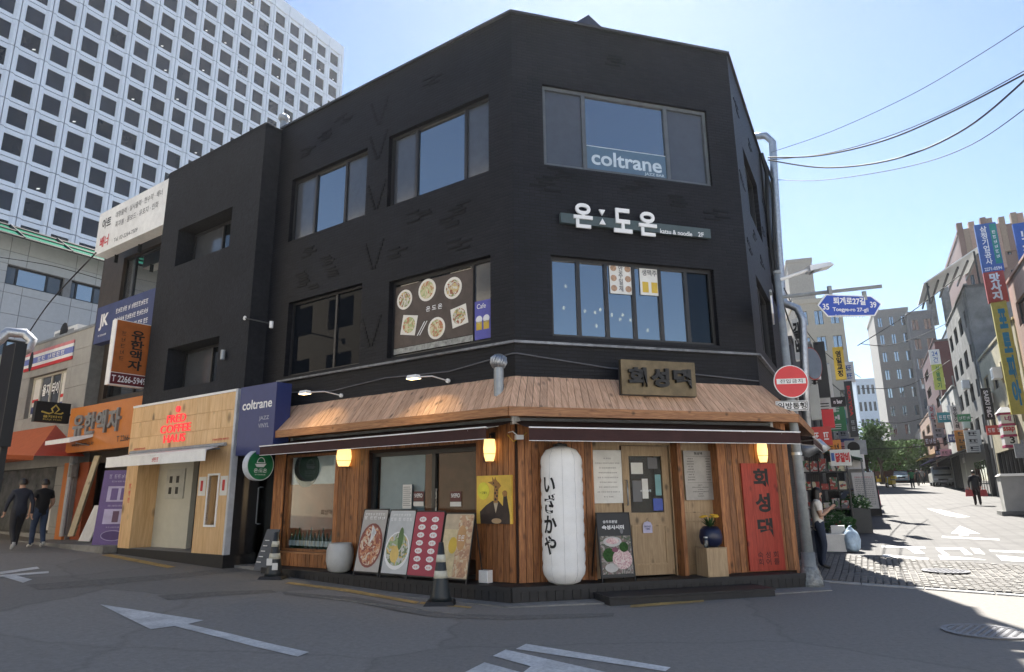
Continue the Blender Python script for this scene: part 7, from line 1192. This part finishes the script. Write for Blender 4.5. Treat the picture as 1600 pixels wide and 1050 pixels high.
# ================================================================ people
def mats_for(name, top, bottom, shoe): 
    return [skin, mat(name + '_top', top, .8, var=.12, vs=9), mat(name + '_bottom', bottom, .8, var=.15, vs=9), mat(name + '_shoes', shoe, .5)]
def person(label, loc, rot, h, cols, pose={}, sleeve=.9, long_hair=False, wide=1., group=None):
    J = {'pelvis': (0, 0, .93), 'belly': (0, 0, 1.08), 'chest': (0, 0, 1.28), 'collar': (0, .01, 1.41), 'neck': (0, .005, 1.48), 'jaw': (0, -.025, 1.555), 'crown': (0, -.01, 1.66),
         'lsh': (-.17, .01, 1.39), 'lel': (-.23, .03, 1.11), 'lwr': (-.24, -.05, .87), 'rsh': (.17, .01, 1.39), 'rel': (.23, .03, 1.11), 'rwr': (.24, -.05, .87),
         'lhip': (-.09, 0, .9), 'lkn': (-.1, -.03, .5), 'lan': (-.1, .03, .09), 'lto': (-.11, -.13, .04), 'rhip': (.09, 0, .9), 'rkn': (.1, -.03, .5), 'ran': (.1, .03, .09), 'rto': (.11, -.13, .04)}
    J.update(pose); rad = {'pelvis': (.15, .115), 'belly': (.14, .11), 'chest': (.165, .12), 'collar': (.1, .085), 'neck': (.055, .058), 'jaw': (.068, .085), 'crown': (.078, .095), 'sh': (.068, .068), 'el': (.05, .05), 'wr': (.033, .03), 'hip': (.095, .1), 'kn': (.066, .068), 'an': (.045, .05), 'to': (.04, .032)}
    E = [('pelvis', 'belly', 1), ('belly', 'chest', 1), ('chest', 'collar', 1), ('collar', 'neck', 0), ('neck', 'jaw', 0), ('jaw', 'crown', 0)]
    for s in 'lr': E += [('collar', s + 'sh', 1), (s + 'sh', s + 'el', 1), (s + 'el', s + 'wr', 4), ('pelvis', s + 'hip', 2), (s + 'hip', s + 'kn', 2), (s + 'kn', s + 'an', 2), (s + 'an', s + 'to', 3)]
    # hands: palm, four fingers and a thumb
    for s in 'lr':
        w = Vector(J[s + 'wr']); d = (w - Vector(J[s + 'el'])).normalized(); sx = -1 if s == 'l' else 1; side = Vector((0, -1, 0)) - d * d.dot(Vector((0, -1, 0))); side.normalize(); inn = d.cross(side) * -sx
        J[s + 'pa'] = tuple(w + d * .07); rad[s + 'pa'] = (.03, .028); E.append((s + 'wr', s + 'pa', 0))
        for k, (o, l) in enumerate(((.024, .07), (.008, .08), (-.008, .075), (-.024, .06))):
            a = Vector(J[s + 'pa']) + d * .02 + side * o; b = a + d * l * .55 + inn * .012; c = b + d * l * .4 + inn * .03; J[f'{s}f{k}a'] = tuple(a); J[f'{s}f{k}b'] = tuple(b); J[f'{s}f{k}c'] = tuple(c); E += [(s + 'pa', f'{s}f{k}a', 0), (f'{s}f{k}a', f'{s}f{k}b', 0), (f'{s}f{k}b', f'{s}f{k}c', 0)]
            for q in 'abc': rad[f'{s}f{k}{q}'] = (.0095, .0095)
        a = w + d * .035 + side * .035; b = a + d * .035 + side * .02 + inn * .015; J[s + 'ta'] = tuple(a); J[s + 'tb'] = tuple(b); rad[s + 'ta'] = (.012, .012); rad[s + 'tb'] = (.01, .01); E += [(s + 'wr', s + 'ta', 0), (s + 'ta', s + 'tb', 0)]
    names = list(J); idx = {n: i for i, n in enumerate(names)}; me = bpy.data.meshes.new('body'); me.from_pydata([J[n] for n in names], [(idx[a], idx[b]) for a, b, _ in E], [])
    o = bpy.data.objects.new('body', me); COL.objects.link(o); md = o.modifiers.new('s', 'SKIN'); md.use_smooth_shade = True
    sv = me.skin_vertices[0].data if me.skin_vertices else None
    for i, n in enumerate(names):
        r_ = rad.get(n) or rad[n[1:]]; k = wide if n in ('pelvis', 'belly', 'chest', 'collar') or n[1:] in ('hip', 'sh', 'kn', 'an') else 1; sv[i].radius = (r_[0] * k, r_[1] * k); sv[i].use_root = n == 'pelvis'
    md2 = o.modifiers.new('sub', 'SUBSURF'); md2.levels = 1; md2.render_levels = 1
    dg = bpy.context.evaluated_depsgraph_get(); dg.update(); bm_ = bpy.data.meshes.new_from_object(o.evaluated_get(dg)); bpy.data.objects.remove(o)
    for m in cols: bm_.materials.append(m)
    rget = lambda n: sum(rad.get(n) or rad[n[1:]]) / 2
    segs = [(Vector(J[a]), Vector(J[b]), r, a, b, rget(a), rget(b)) for a, b, r in E]
    for p in bm_.polygons:
        c = p.center; best = None
        for a, b, r, na, nb, ra, rb in segs:
            ab = b - a; t = max(0, min(1, (c - a).dot(ab) / max(1e-9, ab.length_squared))); dd = (c - a - ab * t).length - (ra + (rb - ra) * t)
            if best is None or dd < best[0]: best = (dd, r, t, na)
        r = best[1]
        if r == 4: r = 1 if best[2] < sleeve else 0
        if r == 1 and best[3][1:] == 'sh' and sleeve < 0 and best[2] > .6: r = 0
        if r == 2 and best[3][1:] == 'kn' and best[2] > .97: r = 3
        p.material_index = r; p.use_smooth = True
    k = h / 1.74; T = Th('person', label, 'person', loc=loc, rot=rot, group=group); T.e.scale = (k, k, k); ob = bpy.data.objects.new('body', bm_); COL.objects.link(ob); ob.parent = T.e
    hd = Vector(J['jaw']).lerp(Vector(J['crown']), .55); up = (Vector(J['crown']) - Vector(J['jaw'])).normalized(); mb = MB(); sg, rn = 16, 9
    for i in range(rn):
        th = math.pi * .62 * i / (rn - 1)
        for q in range(sg):
            ph = 2 * math.pi * q / sg; front = max(0, -math.sin(ph)); tt = th * (1 - .38 * front); j = 1 + .05 * math.sin(7 * ph + 3 * i); mb.v.append((hd.x + .1 * j * math.sin(tt) * math.cos(ph), hd.y + .015 + .118 * j * math.sin(tt) * math.sin(ph), hd.z + .12 * math.cos(tt) + .005))
    mb.f = [(i * sg + q, (i + 1) * sg + q, (i + 1) * sg + (q + 1) % sg, i * sg + (q + 1) % sg) for i in range(rn - 1) for q in range(sg)]; mb.mi = [0] * len(mb.f); T.part('hair', mb, hair, smooth=True)
    if long_hair:
        mb = MB(); nn = 9
        for i in range(6):
            t = i / 5
            for q in range(nn): ph = math.pi * (-.12 + 1.24 * q / (nn - 1)); mb.v.append((hd.x + (.105 + .035 * t) * math.cos(ph), hd.y + .02 + (.11 + .0 * t) * math.sin(ph) + .03 * t, hd.z + .05 - .42 * t + .02 * math.sin(3 * ph)))
        mb.f = [(i * nn + q, i * nn + q + 1, (i + 1) * nn + q + 1, (i + 1) * nn + q) for i in range(5) for q in range(nn - 1)]; mb.mi = [0] * len(mb.f); T.part('hair', mb, hair, smooth=True)
    f = hd + Vector((0, -.1, -.015)); T.part('nose', MB().hexa([f + Vector((-.014, .01, -.03)), f + Vector((.014, .01, -.03)), f + Vector((.01, .03, -.03)), f + Vector((-.01, .03, -.03))], [f + Vector((-.006, .012, .02)), f + Vector((.006, .012, .02)), f + Vector((.005, .03, .02)), f + Vector((-.005, .03, .02))]), skin)
    for sx in (-1, 1): T.part('eye', MB().disc(f.x + sx * .03, f.z + .02, .011, f.y + .012, f.y + .03, 8, .006), hair); T.part('ear', MB().disc(hd.x + sx * .078, hd.z - .015, .012, hd.y - .01, hd.y + .025, 8, .03), skin)
    return T
walk = {'lkn': (-.09, -.16, .52), 'lan': (-.09, -.2, .11), 'lto': (-.1, -.36, .07), 'rkn': (.09, .02, .5), 'ran': (.09, .24, .16), 'rto': (.1, .14, .04), 'lel': (-.25, .1, 1.12), 'lwr': (-.25, .1, .88), 'rel': (.25, -.06, 1.12), 'rwr': (.23, -.2, .92)}
walk2 = {'rkn': (.09, -.1, .51), 'ran': (.09, -.08, .09), 'rto': (.1, -.24, .04), 'lkn': (-.09, .0, .5), 'lan': (-.09, .12, .11), 'lto': (-.1, -.02, .04), 'lel': (-.27, -.02, 1.13), 'lwr': (-.24, -.16, .95), 'rel': (.27, .05, 1.12), 'rwr': (.26, -.02, .88)}
def gpt(px, py): P = G(px, py); return (P.x, P.y, gz(P.x, P.y))
away_left = R(-125)
person('person in dark suit walking away at the left edge', gpt(20, 860), away_left, 1.72, mats_for('suit', (.022, .026, .04), (.02, .02, .024), (.5, .5, .5)), walk, 1., wide=1.12)
person('person in black shirt and blue jeans walking away on the left', gpt(56, 856), away_left + .1, 1.73, mats_for('tee', (.01, .01, .011), (.03, .05, .1), (.6, .6, .58)), walk2, -1, wide=1.18)
P = Vector(gpt(1287, 889)); wt = {'lel': (-.2, -.02, 1.1), 'lwr': (-.1, -.26, 1.28), 'rel': (.2, -.02, 1.1), 'rwr': (.1, -.26, 1.26), 'jaw': (0, -.05, 1.55), 'crown': (0, -.05, 1.655), 'lkn': (-.09, -.05, .5), 'rkn': (.09, .02, .5)}
person('long-haired person in white t-shirt and jeans holding up a phone', P, R(78), 1.63, mats_for('white_tee', (.72, .7, .66), (.02, .03, .06), (.02, .02, .02)), wt, -1, True, 1.15)
fx = Vector((math.sin(R(78)), -math.cos(R(78)), 0)); T = Th('phone', 'dark phone held up by the person in the white t-shirt', 'phone', loc=P + fx * .36 + Vector((0, 0, 1.2)), rot=R(78)); T.part('body', MB().box(-.04, .04, -.005, .005, 0, .15), ink); T.part('screen', MB().box(-.036, .036, .005, .007, .008, .142), mat('screen', (.1, .12, .15), .1))
P = Vector(gpt(1529, 790)); TM = person('person in a dark coat walking away with red bags', P, R(152), 1.72, mats_for('coat', (.014, .016, .022), (.03, .016, .016), (.012, .012, .012)), walk2, 1., wide=1.25)
for sx in (-1, 1):
    c = P + Vector((math.cos(R(152)) * .3 * sx, math.sin(R(152)) * .3 * sx, .45)); T = Th('carrier_bag', ['red carrier bag in the left hand of the person in a dark coat', 'red carrier bag in the right hand of the person in a dark coat'][sx > 0], 'bag', loc=c, rot=R(152)); T.part('bag', MB().hexa([(-.16, -.09, 0), (.16, -.09, 0), (.16, .09, 0), (-.16, .09, 0)], [(-.13, -.04, .32), (.13, -.04, .32), (.13, .04, .32), (-.13, .04, .32)]), mat('bag_red%d' % sx, (.5, .06, .06), .5, bump=.4, bs=20)); T.part('handle', MB().tube([(-.08, 0, .31), (-.05, 0, .43), (.05, 0, .43), (.08, 0, .31)], .008, 5), bpy.data.materials['bag_red%d' % sx])
person('person in a bright green shirt walking up the lane', gpt(1427, 763), R(152), 1.72, mats_for('green', (.02, .2, .07), (.02, .02, .022), (.03, .03, .03)), walk2, -1, wide=1.25)
person('person in dark clothes walking beside the green shirt', gpt(1436, 760), R(160), 1.7, mats_for('darkp', (.03, .03, .035), (.02, .02, .022), (.03, .03, .03)), walk, 1.)
person('person in a pale top walking ahead of the green shirt', gpt(1443, 757), R(152), 1.7, mats_for('palep', (.35, .34, .32), (.03, .03, .03), (.03, .03, .03)), walk2, -1)
# ================================================================ buildings across the street, seen in the window reflections
def opposite(name, label, cx, cy, rot, w, h, d, m, floors, cols, pm):
    T = Th(name, label, 'building', loc=(cx, cy, 0), rot=rot); hs = []; fh = (h - 3.5) / floors; cw = w / cols
    for f in range(floors):
        for k in range(cols): x = -w / 2 + cw * (k + .5); z = 3.4 + fh * (f + .5); hs.append((x - cw * .3, x + cw * .3, z - fh * .27, z + fh * .27))
    T.part('front_wall', MB().wall(-w / 2, w / 2, 0, h, hs, 0, .25), m); T.part('body', MB().box(-w / 2, w / 2, .26, d, 0, h), m)
    for q in hs: T.part('window', MB().box(q[0], q[1], .15, .2, q[2], q[3]), pm)
    T.part('roof_edge', MB().box(-w / 2 - .1, w / 2 + .1, -.12, .3, h, h + .3), m)
wm_ = mat('opposite_white', (.78, .76, .72), .7, var=.06); tm_ = mat('opposite_beige', (.6, .53, .42), .7, var=.08)
FO_ = Fr(C0 + FL.n * 11.5, FL.ang + math.pi)
def opp(name, label, s0, s1, h, m, fl, co): P = FO_.W((s0 + s1) / 2, 0); opposite(name, label, P.x, P.y, FO_.ang, s1 - s0, h, 9, m, fl, co, pane_dark)
opp('opposite_house', 'beige four-storey building across the left street', 8, 23, 14.5, tm_, 4, 5); opp('opposite_terrace', 'white terrace across the left street', 23.2, 46, 12, wm_, 3, 7)
opposite('opposite_shop', 'white low building across the street behind the viewer', 8, -10, R(180), 30, 9.5, 8, wm_, 2, 8, pane_dark)
opposite('opposite_block', 'white block across the street behind the viewer to the right', 34, -12, R(180 + 40), 24, 12, 8, wm_, 3, 7, pane_dark)
# ================================================================ air
hz = MB().box(-640, 640, -340, 740, -1.2, 102).build('haze', bpy.data.materials.new('haze_air')); hz['kind'] = 'stuff'
_h = bpy.data.materials['haze_air']; _h.use_nodes = True; _n = _h.node_tree; _n.nodes.remove(_n.nodes['Principled BSDF']); _v = _n.nodes.new('ShaderNodeVolumePrincipled'); _v.inputs['Color'].default_value = (.93, .96, 1, 1); _v.inputs['Density'].default_value = .0002; _v.inputs['Anisotropy'].default_value = .6
_n.links.new(_v.outputs[0], _n.nodes['Material Output'].inputs['Volume'])
